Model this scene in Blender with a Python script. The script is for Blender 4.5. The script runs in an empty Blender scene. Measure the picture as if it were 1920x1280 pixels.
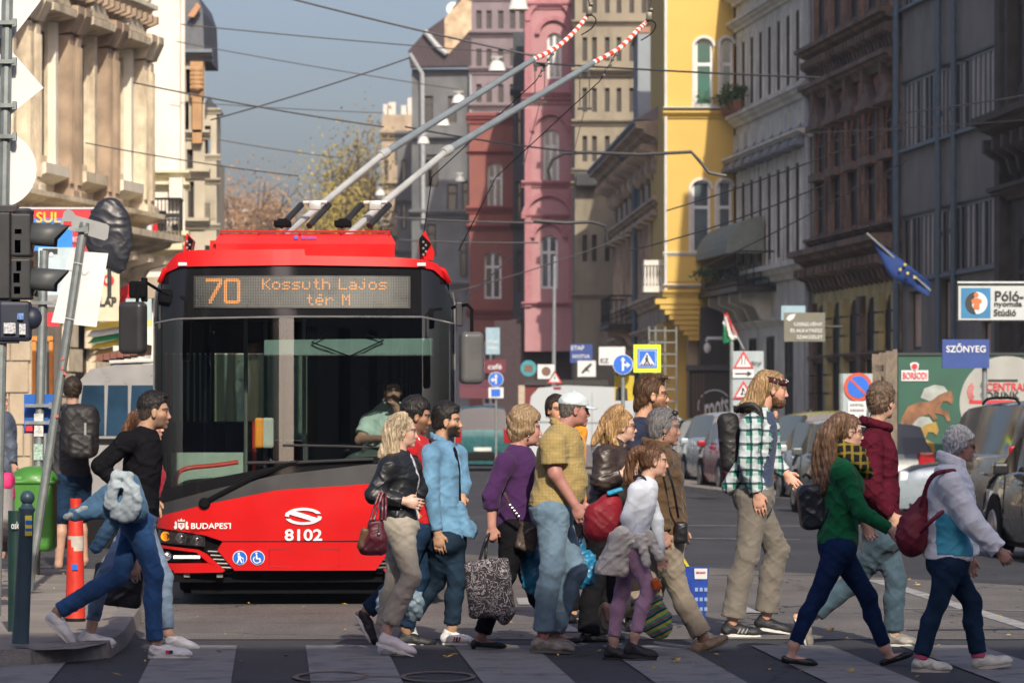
import bpy,bmesh,math,random
import numpy as np
from mathutils import Vector,Matrix
rnd=random.Random(7)
scene=bpy.context.scene
PI=math.pi
# camera, sky, sun, exposure
FP,CX,CY,EYE=7200.0,960.0,777.0,1.6
cam_data=bpy.data.cameras.new('camera')
cam=bpy.data.objects.new('camera',cam_data);scene.collection.objects.link(cam)
cam.location=(0,0,EYE);cam.rotation_euler=(PI/2,0,0)
cam_data.sensor_width=36;cam_data.lens=135;cam_data.shift_y=(CY-640)/1920
cam_data.clip_start=1;cam_data.clip_end=3000
cam_data.dof.use_dof=True;cam_data.dof.focus_distance=27.0;cam_data.dof.aperture_fstop=6.0
scene.camera=cam
SUN_AZ,SUN_EL=math.radians(9.5),math.radians(33)
world=bpy.data.worlds.new('World');scene.world=world;world.use_nodes=True
wn=world.node_tree.nodes;wl=world.node_tree.links
bg=wn['Background'];sky=wn.new('ShaderNodeTexSky');sky.sky_type='NISHITA'
sky.sun_disc=False;sky.sun_elevation=SUN_EL;sky.sun_rotation=PI-SUN_AZ
sky.air_density=1.0;sky.dust_density=4.2;sky.ozone_density=3.2
bg.inputs['Strength'].default_value=0.13
tint=wn.new('ShaderNodeVectorMath');tint.operation='MULTIPLY';tint.inputs[1].default_value=(1.12,1.01,1.04)
wl.new(sky.outputs['Color'],tint.inputs[0]);wl.new(tint.outputs[0],bg.inputs['Color'])
sun_data=bpy.data.lights.new('sun','SUN');sun=bpy.data.objects.new('sun',sun_data)
scene.collection.objects.link(sun)
sun_data.energy=4.8;sun_data.angle=math.radians(0.6);sun_data.color=(1.0,0.90,0.74)
to_sun=Vector((math.sin(SUN_AZ)*math.cos(SUN_EL),-math.cos(SUN_AZ)*math.cos(SUN_EL),math.sin(SUN_EL)))
sun.rotation_euler=to_sun.to_track_quat('Z','Y').to_euler();sun.location=(10,-10,40)
scene.view_settings.view_transform='Standard';scene.view_settings.look='None'
scene.view_settings.exposure=0.1;scene.view_settings.gamma=1
scene.view_settings.use_curve_mapping=False
scene.cycles.max_bounces=7;scene.cycles.transparent_max_bounces=16
# helpers
def W(px,py,d):
 return Vector(((px-CX)*d/FP,d,EYE+(CY-py)*d/FP))
def gd(py):return FP*EYE/(py-CY)
def lin(c):
 return tuple((v/12.92 if v<=.04045 else((v+.055)/1.055)**2.4)for v in c)
def hexc(r,g,b):return lin((r/255,g/255,b/255))
MATS={}
def mat(name,col,rough=.6,metal=0,var=.12,vscale=6.0,bump=.0,bscale=40.0,spec=.5,coat=0,emit=None,estr=0,stretch=(1,1,1),stain=None,stain_amt=.5,stain_scale=1.2,sheen=0,trans=0):
 if name in MATS:return MATS[name]
 m=bpy.data.materials.new(name);m.use_nodes=True
 nt=m.node_tree;N=nt.nodes;L=nt.links;b=N['Principled BSDF']
 b.inputs['Roughness'].default_value=rough;b.inputs['Metallic'].default_value=metal
 b.inputs['Specular IOR Level'].default_value=spec
 b.inputs['Coat Weight'].default_value=coat;b.inputs['Sheen Weight'].default_value=sheen
 if trans:b.inputs['Subsurface Weight'].default_value=trans;b.inputs['Subsurface Radius'].default_value=(.02,.008,.004)
 tc=N.new('ShaderNodeTexCoord');mp=N.new('ShaderNodeMapping');L.new(tc.outputs['Object'],mp.inputs['Vector'])
 mp.inputs['Scale'].default_value=stretch
 col4=tuple(col)+(1,)
 if var or stain:
  n=N.new('ShaderNodeTexNoise');n.inputs['Scale'].default_value=vscale;n.inputs['Detail'].default_value=5
  L.new(mp.outputs['Vector'],n.inputs['Vector'])
  r=N.new('ShaderNodeMapRange');r.inputs['From Min'].default_value=.3;r.inputs['From Max'].default_value=.7
  r.inputs['To Min'].default_value=1-var;r.inputs['To Max'].default_value=1+var
  L.new(n.outputs['Fac'],r.inputs['Value'])
  mx=N.new('ShaderNodeVectorMath');mx.operation='SCALE'
  mx.inputs[0].default_value=col;L.new(r.outputs['Result'],mx.inputs['Scale'])
  out=mx.outputs['Vector']
  if stain:
   n2=N.new('ShaderNodeTexNoise');n2.inputs['Scale'].default_value=stain_scale;n2.inputs['Detail'].default_value=8
   n2.inputs['Roughness'].default_value=.65
   mp2=N.new('ShaderNodeMapping');mp2.inputs['Scale'].default_value=(1,1,.35)
   L.new(tc.outputs['Object'],mp2.inputs['Vector']);L.new(mp2.outputs['Vector'],n2.inputs['Vector'])
   r2=N.new('ShaderNodeMapRange');r2.inputs['From Min'].default_value=.48;r2.inputs['From Max'].default_value=.68
   r2.inputs['To Max'].default_value=stain_amt;L.new(n2.outputs['Fac'],r2.inputs['Value'])
   mm=N.new('ShaderNodeMix');mm.data_type='RGBA';L.new(r2.outputs['Result'],mm.inputs['Factor'])
   L.new(out,mm.inputs['A']);mm.inputs['B'].default_value=tuple(stain)+(1,);out=mm.outputs['Result']
  L.new(out,b.inputs['Base Color'])
  r3=N.new('ShaderNodeMapRange');r3.inputs['To Min'].default_value=max(0,rough-.1);r3.inputs['To Max'].default_value=min(1,rough+.1)
  L.new(n.outputs['Fac'],r3.inputs['Value']);L.new(r3.outputs['Result'],b.inputs['Roughness'])
 else:
  b.inputs['Base Color'].default_value=col4
 if bump:
  n3=N.new('ShaderNodeTexNoise');n3.inputs['Scale'].default_value=bscale;n3.inputs['Detail'].default_value=4
  L.new(mp.outputs['Vector'],n3.inputs['Vector'])
  bp=N.new('ShaderNodeBump');bp.inputs['Strength'].default_value=bump;bp.inputs['Distance'].default_value=.02
  L.new(n3.outputs['Fac'],bp.inputs['Height']);L.new(bp.outputs['Normal'],b.inputs['Normal'])
 if emit:
  b.inputs['Emission Color'].default_value=tuple(emit)+(1,);b.inputs['Emission Strength'].default_value=estr
 MATS[name]=m
 return m
def glass_mat(name,tint=(.8,.85,.85),rough=.02,base=.06):
 if name in MATS:return MATS[name]
 m=bpy.data.materials.new(name);m.use_nodes=True;N=m.node_tree.nodes;L=m.node_tree.links
 N.remove(N['Principled BSDF']);o=N['Material Output']
 t=N.new('ShaderNodeBsdfTransparent');t.inputs['Color'].default_value=tuple(tint)+(1,)
 g=N.new('ShaderNodeBsdfGlossy');g.inputs['Roughness'].default_value=rough
 f=N.new('ShaderNodeFresnel');f.inputs['IOR'].default_value=1.5
 a=N.new('ShaderNodeMath');a.operation='ADD';a.inputs[1].default_value=base;L.new(f.outputs['Fac'],a.inputs[0])
 x=N.new('ShaderNodeMixShader');L.new(a.outputs[0],x.inputs['Fac']);L.new(t.outputs[0],x.inputs[1]);L.new(g.outputs[0],x.inputs[2])
 L.new(x.outputs[0],o.inputs['Surface']);MATS[name]=m
 return m
def link(o,parent=None):
 scene.collection.objects.link(o)
 if parent:o.parent=parent
 return o
def tag(o,label=None,cat=None,group=None,kind=None):
 if label:o['label']=label
 if cat:o['category']=cat
 if group:o['group']=group
 if kind:o['kind']=kind
 return o
ROOTLOC={}
def thing(name,loc,label,cat,group=None,rz=0):
 o=bpy.data.objects.new(name,None);o.location=loc;o.rotation_euler=(0,0,rz);o.empty_display_size=.2
 link(o);tag(o,label,cat,group);ROOTLOC[o.name]=Vector(loc)
 return o
def origin_of(o):
 v=Vector((0,0,0))
 while o is not None:
  v+=o.location;o=o.parent
 return v
class MB:
 """collects geometry in world coordinates, build() links it as one mesh object"""
 def __init__(s):s.v=[];s.f=[]
 def add(s,vs,fs):
  n=len(s.v);s.v+=[Vector(p)for p in vs];s.f+=[tuple(i+n for i in f)for f in fs];return s
 def box(s,c,size,rot=None,ch=0):
  x,y,z=[q/2 for q in size];M=Matrix(rot)if rot else None
  if ch>0:
   c0=ch;vs=[];
   bm=bmesh.new();bmesh.ops.create_cube(bm,size=1)
   for v in bm.verts:v.co=Vector((v.co.x*size[0],v.co.y*size[1],v.co.z*size[2]))
   bmesh.ops.bevel(bm,geom=bm.edges[:],offset=c0,segments=2,affect='EDGES',profile=.5)
   vs=[v.co.copy()for v in bm.verts];bm.verts.index_update();fs=[[v.index for v in f.verts]for f in bm.faces];bm.free()
  else:
   vs=[Vector((a*x,b*y,d*z))for a in(-1,1)for b in(-1,1)for d in(-1,1)]
   fs=[(0,1,3,2),(4,6,7,5),(0,4,5,1),(2,3,7,6),(0,2,6,4),(1,5,7,3)]
  if M:vs=[M@v for v in vs]
  return s.add([v+Vector(c)for v in vs],fs)
 def hexa(s,p):
  return s.add(p,[(3,2,1,0),(4,5,6,7),(0,1,5,4),(1,2,6,5),(2,3,7,6),(3,0,4,7)])
 def tube(s,pts,r,n=8,cap=True):
  pts=[Vector(p)for p in pts];rs=r if isinstance(r,(list,tuple))else[r]*len(pts)
  vs=[];fs=[];prev=None
  for i,p in enumerate(pts):
   a=pts[max(i-1,0)];b=pts[min(i+1,len(pts)-1)];t=(b-a)
   t=t.normalized()if t.length>1e-9 else Vector((0,0,1))
   if prev is None:
    u=t.orthogonal().normalized()
   else:
    u=prev-t*prev.dot(t);u=u.normalized()if u.length>1e-6 else t.orthogonal().normalized()
   prev=u;w=t.cross(u)
   for k in range(n):
    an=2*PI*k/n;vs.append(p+(u*math.cos(an)+w*math.sin(an))*rs[i])
  for i in range(len(pts)-1):
   for k in range(n):
    k2=(k+1)%n;fs.append((i*n+k,i*n+k2,(i+1)*n+k2,(i+1)*n+k))
  if cap:fs.append(tuple(range(n-1,-1,-1)));fs.append(tuple(range((len(pts)-1)*n,len(pts)*n)))
  return s.add(vs,fs)
 def lathe(s,prof,c,axis=(0,0,1),n=16,sc=(1,1)):
  ax=Vector(axis).normalized();u=ax.orthogonal().normalized();w=ax.cross(u);c=Vector(c);vs=[];fs=[]
  for r,h in prof:
   for k in range(n):
    a=2*PI*k/n;vs.append(c+ax*h+u*(r*math.cos(a)*sc[0])+w*(r*math.sin(a)*sc[1]))
  for i in range(len(prof)-1):
   for k in range(n):
    k2=(k+1)%n;fs.append((i*n+k,i*n+k2,(i+1)*n+k2,(i+1)*n+k))
  fs.append(tuple(range(n-1,-1,-1)));fs.append(tuple(range((len(prof)-1)*n,len(prof)*n)))
  return s.add(vs,fs)
 def prism(s,poly,off):
  n=len(poly);off=Vector(off);vs=[Vector(p)for p in poly]+[Vector(p)+off for p in poly]
  fs=[tuple(range(n-1,-1,-1)),tuple(range(n,2*n))]+[(i,(i+1)%n,n+(i+1)%n,n+i)for i in range(n)]
  return s.add(vs,fs)
 def grid(s,P):
  n,m=len(P),len(P[0]);return s.add([q for row in P for q in row],[(i*m+j,i*m+j+1,(i+1)*m+j+1,(i+1)*m+j)for i in range(n-1)for j in range(m-1)])
 def ball(s,c,r,n=10,m=7):
  rr=(r,r,r)if not isinstance(r,(tuple,list))else r
  P=[[Vector((c[0]+rr[0]*math.sin(PI*i/m)*math.cos(2*PI*j/n),c[1]+rr[1]*math.sin(PI*i/m)*math.sin(2*PI*j/n),c[2]+rr[2]*math.cos(PI*i/m)))for j in range(n+1)]for i in range(m+1)]
  return s.grid(P)
 def build(s,name,m=None,parent=None,smooth=True,ang=35,fix=True):
  me=bpy.data.meshes.new(name);o0=origin_of(parent)if parent else Vector((0,0,0))
  me.from_pydata([tuple(v-o0)for v in s.v],[],s.f)
  if fix:
   bm=bmesh.new();bm.from_mesh(me);bmesh.ops.remove_doubles(bm,verts=bm.verts,dist=1e-5)
   bmesh.ops.recalc_face_normals(bm,faces=bm.faces);bm.to_mesh(me);bm.free()
  if m:me.materials.append(m)
  if smooth:
   me.polygons.foreach_set('use_smooth',[True]*len(me.polygons));me.set_sharp_from_angle(angle=math.radians(ang))
  o=bpy.data.objects.new(name,me)
  return link(o,parent)
def copy_tree(o,parent=None):
 c=o.copy();link(c)
 if parent:c.parent=parent
 for ch in list(o.children):copy_tree(ch,c)
 return c
FONT_CACHE={}
def text_mesh(s,size,bold=0.0,extrude=.002,space=1.0,shear=0):
 cu=bpy.data.curves.new('lettering','FONT');cu.body=s;cu.size=size;cu.offset=bold*size;cu.extrude=extrude
 cu.align_x='CENTER';cu.align_y='CENTER';cu.space_character=space;cu.shear=shear;cu.resolution_u=3
 o=bpy.data.objects.new('lettering',cu);scene.collection.objects.link(o)
 dg=bpy.context.evaluated_depsgraph_get();me=bpy.data.meshes.new_from_object(o.evaluated_get(dg))
 bpy.data.objects.remove(o);bpy.data.curves.remove(cu);return me
def text(s,size,c,xdir,ydir,m,parent,bold=0.0,extrude=.002,name='lettering',wfit=None,hfit=None,space=1.0,shear=0):
 """flat lettering centred on c, reading along xdir with ydir up"""
 me=text_mesh(s,size,bold,extrude,space,shear);x=Vector(xdir).normalized();y=Vector(ydir).normalized();z=x.cross(y)
 co=[v.co.copy()for v in me.vertices]
 if not co:return None
 x0,x1=min(v.x for v in co),max(v.x for v in co);y0,y1=min(v.y for v in co),max(v.y for v in co)
 sx=wfit/(x1-x0)if wfit else 1;sy=hfit/(y1-y0)if hfit else(sx if wfit else 1)
 o0=origin_of(parent)if parent else Vector((0,0,0))
 for v,q in zip(me.vertices,co):
  v.co=Vector(c)+x*((q.x-(x0+x1)/2)*sx)+y*((q.y-(y0+y1)/2)*sy)+z*q.z-o0
 me.materials.clear();me.materials.append(m)
 return link(bpy.data.objects.new(name,me),parent)
 # smooth solids (signed distance, surface nets)
def _cone(P,a,b,ra,rb,flat=0):
 a=np.array(a,np.float32);b=np.array(b,np.float32);ba=b-a;L2=float(ba@ba)+1e-12
 X,Y,Z=P[0]-a[0],P[1]-a[1],P[2]-a[2]
 t=(X*ba[0]+Y*ba[1]+Z*ba[2])/L2;tc=np.clip(t,0,1)
 d=np.sqrt((X-tc*ba[0])**2+(Y-tc*ba[1])**2+(Z-tc*ba[2])**2)-(ra+(rb-ra)*tc)
 L=math.sqrt(L2)
 if flat&1:d=np.maximum(d,(t-1)*L)
 if flat&2:d=np.maximum(d,-t*L)
 return d
def _ell(P,c,R,r):
 X,Y,Z=P[0]-c[0],P[1]-c[1],P[2]-c[2]
 if R is not None:
  X,Y,Z=(X*R[0][0]+Y*R[0][1]+Z*R[0][2],X*R[1][0]+Y*R[1][1]+Z*R[1][2],X*R[2][0]+Y*R[2][1]+Z*R[2][2])
 k0=np.sqrt((X/r[0])**2+(Y/r[1])**2+(Z/r[2])**2);k1=np.sqrt((X/r[0]**2)**2+(Y/r[1]**2)**2+(Z/r[2]**2)**2)+1e-9
 return k0*(k0-1)/k1
def _box(P,c,R,r,rr):
 X,Y,Z=P[0]-c[0],P[1]-c[1],P[2]-c[2]
 if R is not None:
  X,Y,Z=(X*R[0][0]+Y*R[0][1]+Z*R[0][2],X*R[1][0]+Y*R[1][1]+Z*R[1][2],X*R[2][0]+Y*R[2][1]+Z*R[2][2])
 qx,qy,qz=abs(X)-(r[0]-rr),abs(Y)-(r[1]-rr),abs(Z)-(r[2]-rr)
 return np.sqrt(np.maximum(qx,0)**2+np.maximum(qy,0)**2+np.maximum(qz,0)**2)+np.minimum(np.maximum(qx,np.maximum(qy,qz)),0)-rr
def soft_lumps(P,s=9.0,seed=0):
 x,y,z=P[0]*s,P[1]*s,P[2]*s;q=seed*1.7
 a=x+1.3*np.sin(z*.9+q)+.8*np.sin(y*1.7+q*2);b=z*1.15+1.1*np.sin(x*1.1+q*3)+.7*np.sin(y*1.3-q);c=y+np.sin(x*.8+z*.6+q)
 return(np.sin(a*1.1+b*1.6)*.5+np.sin(a*2.3-b*1.9+c)*.3+np.sin(b*4.1+c*1.7+a)*.2)
def wrinkle(P,s=9.0,seed=0):
 """sharp creases that come in patches, mostly slanting, over a soft low swell"""
 x,y,z=P[0],P[1],P[2];q=seed*1.7;k=s/10.0
 w1=np.sin(x*7+1.3*q)+np.sin(z*5.3+y*6+q)+.7*np.sin(x*13-z*9+2*q);w2=np.sin(z*6.1-x*8+q)+.8*np.sin(y*9+z*11-q)
 cr=lambda t:(1-np.abs(np.sin(t)))**1.6
 m1=np.clip(.45+.8*np.sin(x*11+z*8+q)*np.sin(z*6.3+y*7+q*2),0,1);m2=np.clip(.4+.8*np.sin(x*9-z*7-q)*np.sin(z*8.1+q*3),0,1)
 f=cr(z*34*k+x*22*k+w1*1.25)*m1*1.5+cr(z*40*k-x*30*k+w2*1.3)*m2*1.3+cr(z*70*k+x*12*k+w1+w2*1.2)*m1*m2*1.2
 return.55-f*1.15+.25*w1*.4
class Solid:
 def __init__(s):s.ops=[]
 def cone(s,a,b,ra,rb,k=.02,flat=0,op='+'):s.ops.append(('c',(tuple(a),tuple(b),ra,rb,flat),k,op));return s
 def ell(s,c,r,R=None,k=.02,op='+'):s.ops.append(('e',(tuple(c),R,tuple(r)),k,op));return s
 def box(s,c,r,R=None,rr=.01,k=.01,op='+'):s.ops.append(('b',(tuple(c),R,tuple(r),rr),k,op));return s
 def cut(s,p,n):s.ops.append(('p',(tuple(p),tuple(Vector(n).normalized())),0,'x'));return s
 def bump(s,amp,scale,seed=0,fn=None):s.ops.append(('w',(amp*.95,scale,seed,fn),0,'w'));return s
 def aabb(s,o,m=0):
  t,a,k,_=o
  if t=='c':
   A,B=np.array(a[0]),np.array(a[1]);r=max(a[2],a[3])+m;return np.minimum(A,B)-r,np.maximum(A,B)+r
  c=np.array(a[0])
  if t=='e':
   r=np.array(a[2])if a[1]is None else np.sqrt((np.array(a[1]).T**2)@(np.array(a[2])**2))
  else:
   r=np.array(a[2])if a[1]is None else np.abs(np.array(a[1]).T)@np.array(a[2])
  return c-r-m,c+r+m
 def mesh(s,h=.01,bands=(),hz=None):
  lo=np.array([1e9]*3);hi=-lo
  for o in s.ops:
   if o[3]=='+':a,b=s.aabb(o,.03);lo=np.minimum(lo,a);hi=np.maximum(hi,b)
  ax=[]
  for i in range(2):ax.append(np.arange(lo[i],hi[i]+h,h,dtype=np.float32))
  z=[lo[2]];hz=hz or h
  while z[-1]<hi[2]:
   st=hz
   for z0,z1,hh in bands:
    if z0<=z[-1]<=z1:st=min(st,hh)
   z.append(z[-1]+st)
  ax.append(np.array(z,np.float32));n=[len(a)for a in ax]
  Fd=np.full(n,.08,np.float32)
  for o in s.ops:
   t,a,k,op=o
   if t=='w':
    amp,sc,seed,fn=a;m=np.abs(Fd)<.05;I=np.nonzero(m);P=(ax[0][I[0]],ax[1][I[1]],ax[2][I[2]])
    Fd[I]+=(fn(P)if fn else amp*(soft_lumps if sc>24 else wrinkle)(P,sc,seed)*(1 if sc>24 else.5)).astype(np.float32);continue
   if t=='p':
    c,nn=a;P=(ax[0][:,None,None],ax[1][None,:,None],ax[2][None,None,:])
    Fd=np.maximum(Fd,(P[0]-c[0])*nn[0]+(P[1]-c[1])*nn[1]+(P[2]-c[2])*nn[2]).astype(np.float32);continue
   b0,b1=s.aabb(o,max(k,.0)+2.5*h+.012);I=[]
   for i in range(3):
    i0=int(np.searchsorted(ax[i],b0[i]));i1=int(np.searchsorted(ax[i],b1[i]));I.append(slice(i0,max(i1,i0)))
   P=(ax[0][I[0]][:,None,None],ax[1][I[1]][None,:,None],ax[2][I[2]][None,None,:])
   if 0 in(P[0].size,P[1].size,P[2].size):continue
   d={'c':_cone,'e':_ell,'b':_box}[t](P,*a);g=Fd[I[0],I[1],I[2]]
   if op=='+':
    if k>0:
     hh=np.clip(.5+.5*(g-d)/k,0,1);r=g+(d-g)*hh-k*hh*(1-hh)
    else:r=np.minimum(g,d)
   else:
    r=np.maximum(g,-d)if k<=0 else None
    if r is None:hh=np.clip(.5-.5*(g+d)/k,0,1);r=g+(-d-g)*hh+k*hh*(1-hh)
   Fd[I[0],I[1],I[2]]=r
  Fd[0]=Fd[-1]=.08;Fd[:,0]=.08;Fd[:,-1]=.08;Fd[:,:,0]=.08;Fd[:,:,-1]=.08
  S=Fd<0;nx,ny,nz=n
  cnt=np.zeros((nx-1,ny-1,nz-1),np.int8)
  for i in(0,1):
   for j in(0,1):
    for q in(0,1):cnt+=S[i:nx-1+i,j:ny-1+j,q:nz-1+q]
  act=np.nonzero((cnt>0)&(cnt<8));m=len(act[0]);idx=np.full(cnt.shape,-1,np.int32);idx[act]=np.arange(m)
  acc=np.zeros((m,3));num=np.zeros(m)
  cr=[(i,j,q)for i in(0,1)for j in(0,1)for q in(0,1)]
  val={c:Fd[act[0]+c[0],act[1]+c[1],act[2]+c[2]]for c in cr}
  pos=lambda c:np.stack([ax[0][act[0]+c[0]],ax[1][act[1]+c[1]],ax[2][act[2]+c[2]]],1)
  for c in cr:
   for e in range(3):
    if c[e]==0:
     c2=list(c);c2[e]=1;c2=tuple(c2);a,b=val[c],val[c2];ms=(a<0)!=(b<0)
     t=np.where(ms,a/np.where(ms,a-b,1),0)[:,None]
     acc+=np.where(ms[:,None],pos(c)*(1-t)+pos(c2)*t,0);num+=ms
  V=acc/np.maximum(num,1)[:,None];Fs=[]
  for e,(u,w)in enumerate(((1,2),(2,0),(0,1))):
   sl0=[slice(None)]*3;sl1=[slice(None)]*3;sl0[e]=slice(0,-1);sl1[e]=slice(1,None)
   A,B=S[tuple(sl0)],S[tuple(sl1)];I=np.nonzero(A!=B)
   fl=A[I];c=np.stack(I,1);U=np.zeros(3,int);U[u]=1;Wv=np.zeros(3,int);Wv[w]=1
   g=lambda q:idx[tuple(np.clip(q,0,np.array(idx.shape)-1).T)]
   q4=np.stack([g(c-U-Wv),g(c-Wv),g(c),g(c-U)],1)
   q4[~fl]=q4[~fl][:,::-1];Fs.append(q4[(q4>=0).all(1)])
  return V,np.concatenate(Fs)
 def build(s,name,m,parent=None,h=.01,bands=(),hz=None,colour=None,smooth=True):
  V,Fq=s.mesh(h,bands,hz);o0=np.array(origin_of(parent))if parent else np.zeros(3)
  me=bpy.data.meshes.new(name);me.vertices.add(len(V));me.vertices.foreach_set('co',(V-o0).astype(np.float32).ravel())
  me.loops.add(4*len(Fq));me.loops.foreach_set('vertex_index',Fq.ravel().astype(np.int32));me.polygons.add(len(Fq))
  me.polygons.foreach_set('loop_start',np.arange(0,4*len(Fq),4,dtype=np.int32));me.update(calc_edges=True);me.validate()
  if smooth:me.polygons.foreach_set('use_smooth',[True]*len(me.polygons))
  if colour is not None:
   ca=me.color_attributes.new('tone','FLOAT_COLOR','POINT');cc=np.ones((len(V),4),np.float32);cc[:,:3]=colour(V)
   ca.data.foreach_set('color',cc.ravel())
  me.materials.append(m)
  return link(bpy.data.objects.new(name,me),parent)
def spline(pts,n=8):
 pts=[Vector(p)for p in pts];out=[]
 for i in range(len(pts)-1):
  p0,p1,p2,p3=pts[max(i-1,0)],pts[i],pts[i+1],pts[min(i+2,len(pts)-1)]
  for k in range(n):
   t=k/n;out.append(.5*((2*p1)+(p2-p0)*t+(2*p0-5*p1+4*p2-p3)*t*t+(3*p1-p0-3*p2+p3)*t**3))
 out.append(pts[-1]);return out
 # ground
def road_mat(name,col,col2,sc=1.2,streak=None):
 m=mat(name,col,.8,var=.16,vscale=sc*3,bump=.45,bscale=90,stain=col2,stain_amt=.75,stain_scale=sc,stretch=(1,.35,1))
 N=m.node_tree.nodes;L=m.node_tree.links;b=N['Principled BSDF'];src=b.inputs['Base Color'].links[0].from_socket;tc=N.new('ShaderNodeTexCoord')
 out=src
 for s_,lo,hi,a,e in((75,.35,.75,.55,1.6),(.35,.3,.7,.8,1.2)):
  n=N.new('ShaderNodeTexNoise');n.inputs['Scale'].default_value=s_;n.inputs['Detail'].default_value=3;L.new(tc.outputs['Object'],n.inputs['Vector'])
  r=N.new('ShaderNodeMapRange');r.inputs['From Min'].default_value=lo;r.inputs['From Max'].default_value=hi;r.inputs['To Min'].default_value=a;r.inputs['To Max'].default_value=e;L.new(n.outputs['Fac'],r.inputs['Value'])
  v=N.new('ShaderNodeVectorMath');v.operation='SCALE';L.new(out,v.inputs[0]);L.new(r.outputs['Result'],v.inputs['Scale']);out=v.outputs['Vector']
 vo=N.new('ShaderNodeTexVoronoi');vo.feature='DISTANCE_TO_EDGE';vo.inputs['Scale'].default_value=.45;nz=N.new('ShaderNodeTexNoise');nz.inputs['Scale'].default_value=1.5;L.new(tc.outputs['Object'],nz.inputs['Vector'])
 ad=N.new('ShaderNodeVectorMath');ad.operation='MULTIPLY_ADD';ad.inputs[1].default_value=(.9,.9,0);L.new(nz.outputs['Color'],ad.inputs[0]);L.new(tc.outputs['Object'],ad.inputs[2]);L.new(ad.outputs[0],vo.inputs['Vector'])
 lt=N.new('ShaderNodeMath');lt.operation='LESS_THAN';lt.inputs[1].default_value=.006;L.new(vo.outputs['Distance'],lt.inputs[0]);mx=N.new('ShaderNodeMix');mx.data_type='RGBA';L.new(lt.outputs[0],mx.inputs['Factor']);L.new(out,mx.inputs['A']);mx.inputs['B'].default_value=(.018,.018,.02,1)
 L.new(mx.outputs['Result'],b.inputs['Base Color']);return m
asph=road_mat('asphalt',(.042,.043,.048),(.027,.029,.034),.5)  # shade of the far street is put into this dark bluish tone
asph2=road_mat('sun_toned_asphalt',(.135,.125,.115),(.095,.09,.085),.6)  # lighter tone paints in the sunlit band before the bus
paint=mat('worn_road_paint',(.34,.34,.33),.75,var=.25,vscale=20,bump=.3,bscale=80,stain=(.10,.105,.11),stain_amt=.85,stain_scale=5)
old_paint=mat('faded_crossing_paint',(.22,.217,.21),.8,var=.2,vscale=16,bump=.3,bscale=80,stain=(.085,.088,.095),stain_amt=.9,stain_scale=3.5,stretch=(.5,3,1))
conc=mat('concrete_paving',(.23,.205,.18),.85,var=.14,vscale=3,bump=.3,bscale=60,stain=(.13,.12,.11),stain_amt=.6,stain_scale=1)
granite=mat('granite_kerb',(.19,.18,.17),.8,var=.25,vscale=14,bump=.5,bscale=70)
def sheet(name,pts,z,m,label,kind='structure'):
 B=MB();B.add([(x,y,z)for x,y in pts],[tuple(range(len(pts)))]);o=B.build(name,m,smooth=False);return tag(o,label,kind=kind)
def gp(px,py,h=0.0):
 d=FP*(EYE-h)/(py-CY);return((px-CX)*d/FP,d)
sheet('road',[(-200,-120),(200,-120),(200,560),(-200,560)],0,asph,'asphalt road toned dark blue grey for the far shade')
sheet('sun_toned_patch',[gp(262,1199),gp(2500,1199),gp(2500,1135),gp(1920,1098),gp(1320,1064),(-.6,44),(-.9,62),(-4.6,62),(-3.4,33)],.004,asph2,'asphalt between the crossing and the bus with the sunlit band painted in lighter')
def strip(name,a,b,w,m,label,z=.008):
 a=Vector((a[0],a[1],0));b=Vector((b[0],b[1],0));t=(b-a).normalized();n=Vector((-t.y,t.x,0))*w/2
 B=MB();q=[a-n,b-n,b+n,a+n];B.add([(v.x,v.y,z)for v in q],[(0,1,2,3)]);return tag(B.build(name,m,smooth=False),label,kind='structure')
road_dir=Vector((-.062,1,0)).normalized()
for i in range(-2,8):
 x0=(290-CX)*26.35/FP+i*1.025;y0=26.55 if i>=0 else 25.6
 B=MB();a=Vector((x0,y0,.008));b=a-Vector((-.062,1,0))*(5.2 if i>=0 else 4);w=Vector((.55,0,0));B.add([a,a+w,b+w,b],[(0,1,2,3)])
 tag(B.build('crossing_stripe',old_paint,smooth=False),kind='structure')
seam=mat('road_seam',(.16,.16,.165),.8);strip('road_seam',gp(262,1198),gp(2300,1199),.035,seam,'thin pale joint across the road')
strip('stop_line',gp(1640,1088),gp(2000,1199),.16,paint,'white line slanting across the road')
strip('lane_line',gp(1180,985),gp(1560,987),.25,old_paint,'faint white line across the far road');strip('lane_line',gp(1130,1008),gp(1500,1012),.2,old_paint,'faint white line behind the walkers')
strip('lane_line',gp(1650,1141),gp(2000,1147),.1,old_paint,'pale patch edge on the road')
strip('tram_groove',gp(1700,1182),gp(1990,1180),.12,mat('tar',(.02,.02,.024),.6),'dark tar joint in the road')
for t in(((968,1122),(1012,1122),(1000,1135),(972,1135)),((1030,1160),(1055,1166),(1090,1186),(1040,1186)),((1392,1150),(1394,1136),(1420,1148),(1470,1152))):
 B=MB();B.add([(*gp(*q),.012)for q in t],[(0,1,2,3)]);tag(B.build('road_marking',paint,smooth=False),'worn white arrow paint on the road',kind='structure')
B=MB();rusty=mat('cycle_symbol_paint',(.17,.12,.09),.8,stain=(.06,.06,.07),stain_amt=.8,stain_scale=6)
for cx in(-1.1,-.45):B.add([(cx+r*math.cos(a),23.35+2*r*math.sin(a),.012)for a in[2*PI*i/20 for i in range(20)]for r in(.2,.235)],[(2*i,2*i+1,(2*i+3)%40,(2*i+2)%40)for i in range(20)])
B.add([(-1.1,23.33,.013),(-.8,23.36,.013),(-.45,23.33,.013),(-.8,23.3,.013)],[(0,1,2,3)]);tag(B.build('cycle_symbol',rusty,smooth=False),'faded orange bicycle symbol on the crossing',kind='structure')
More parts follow.
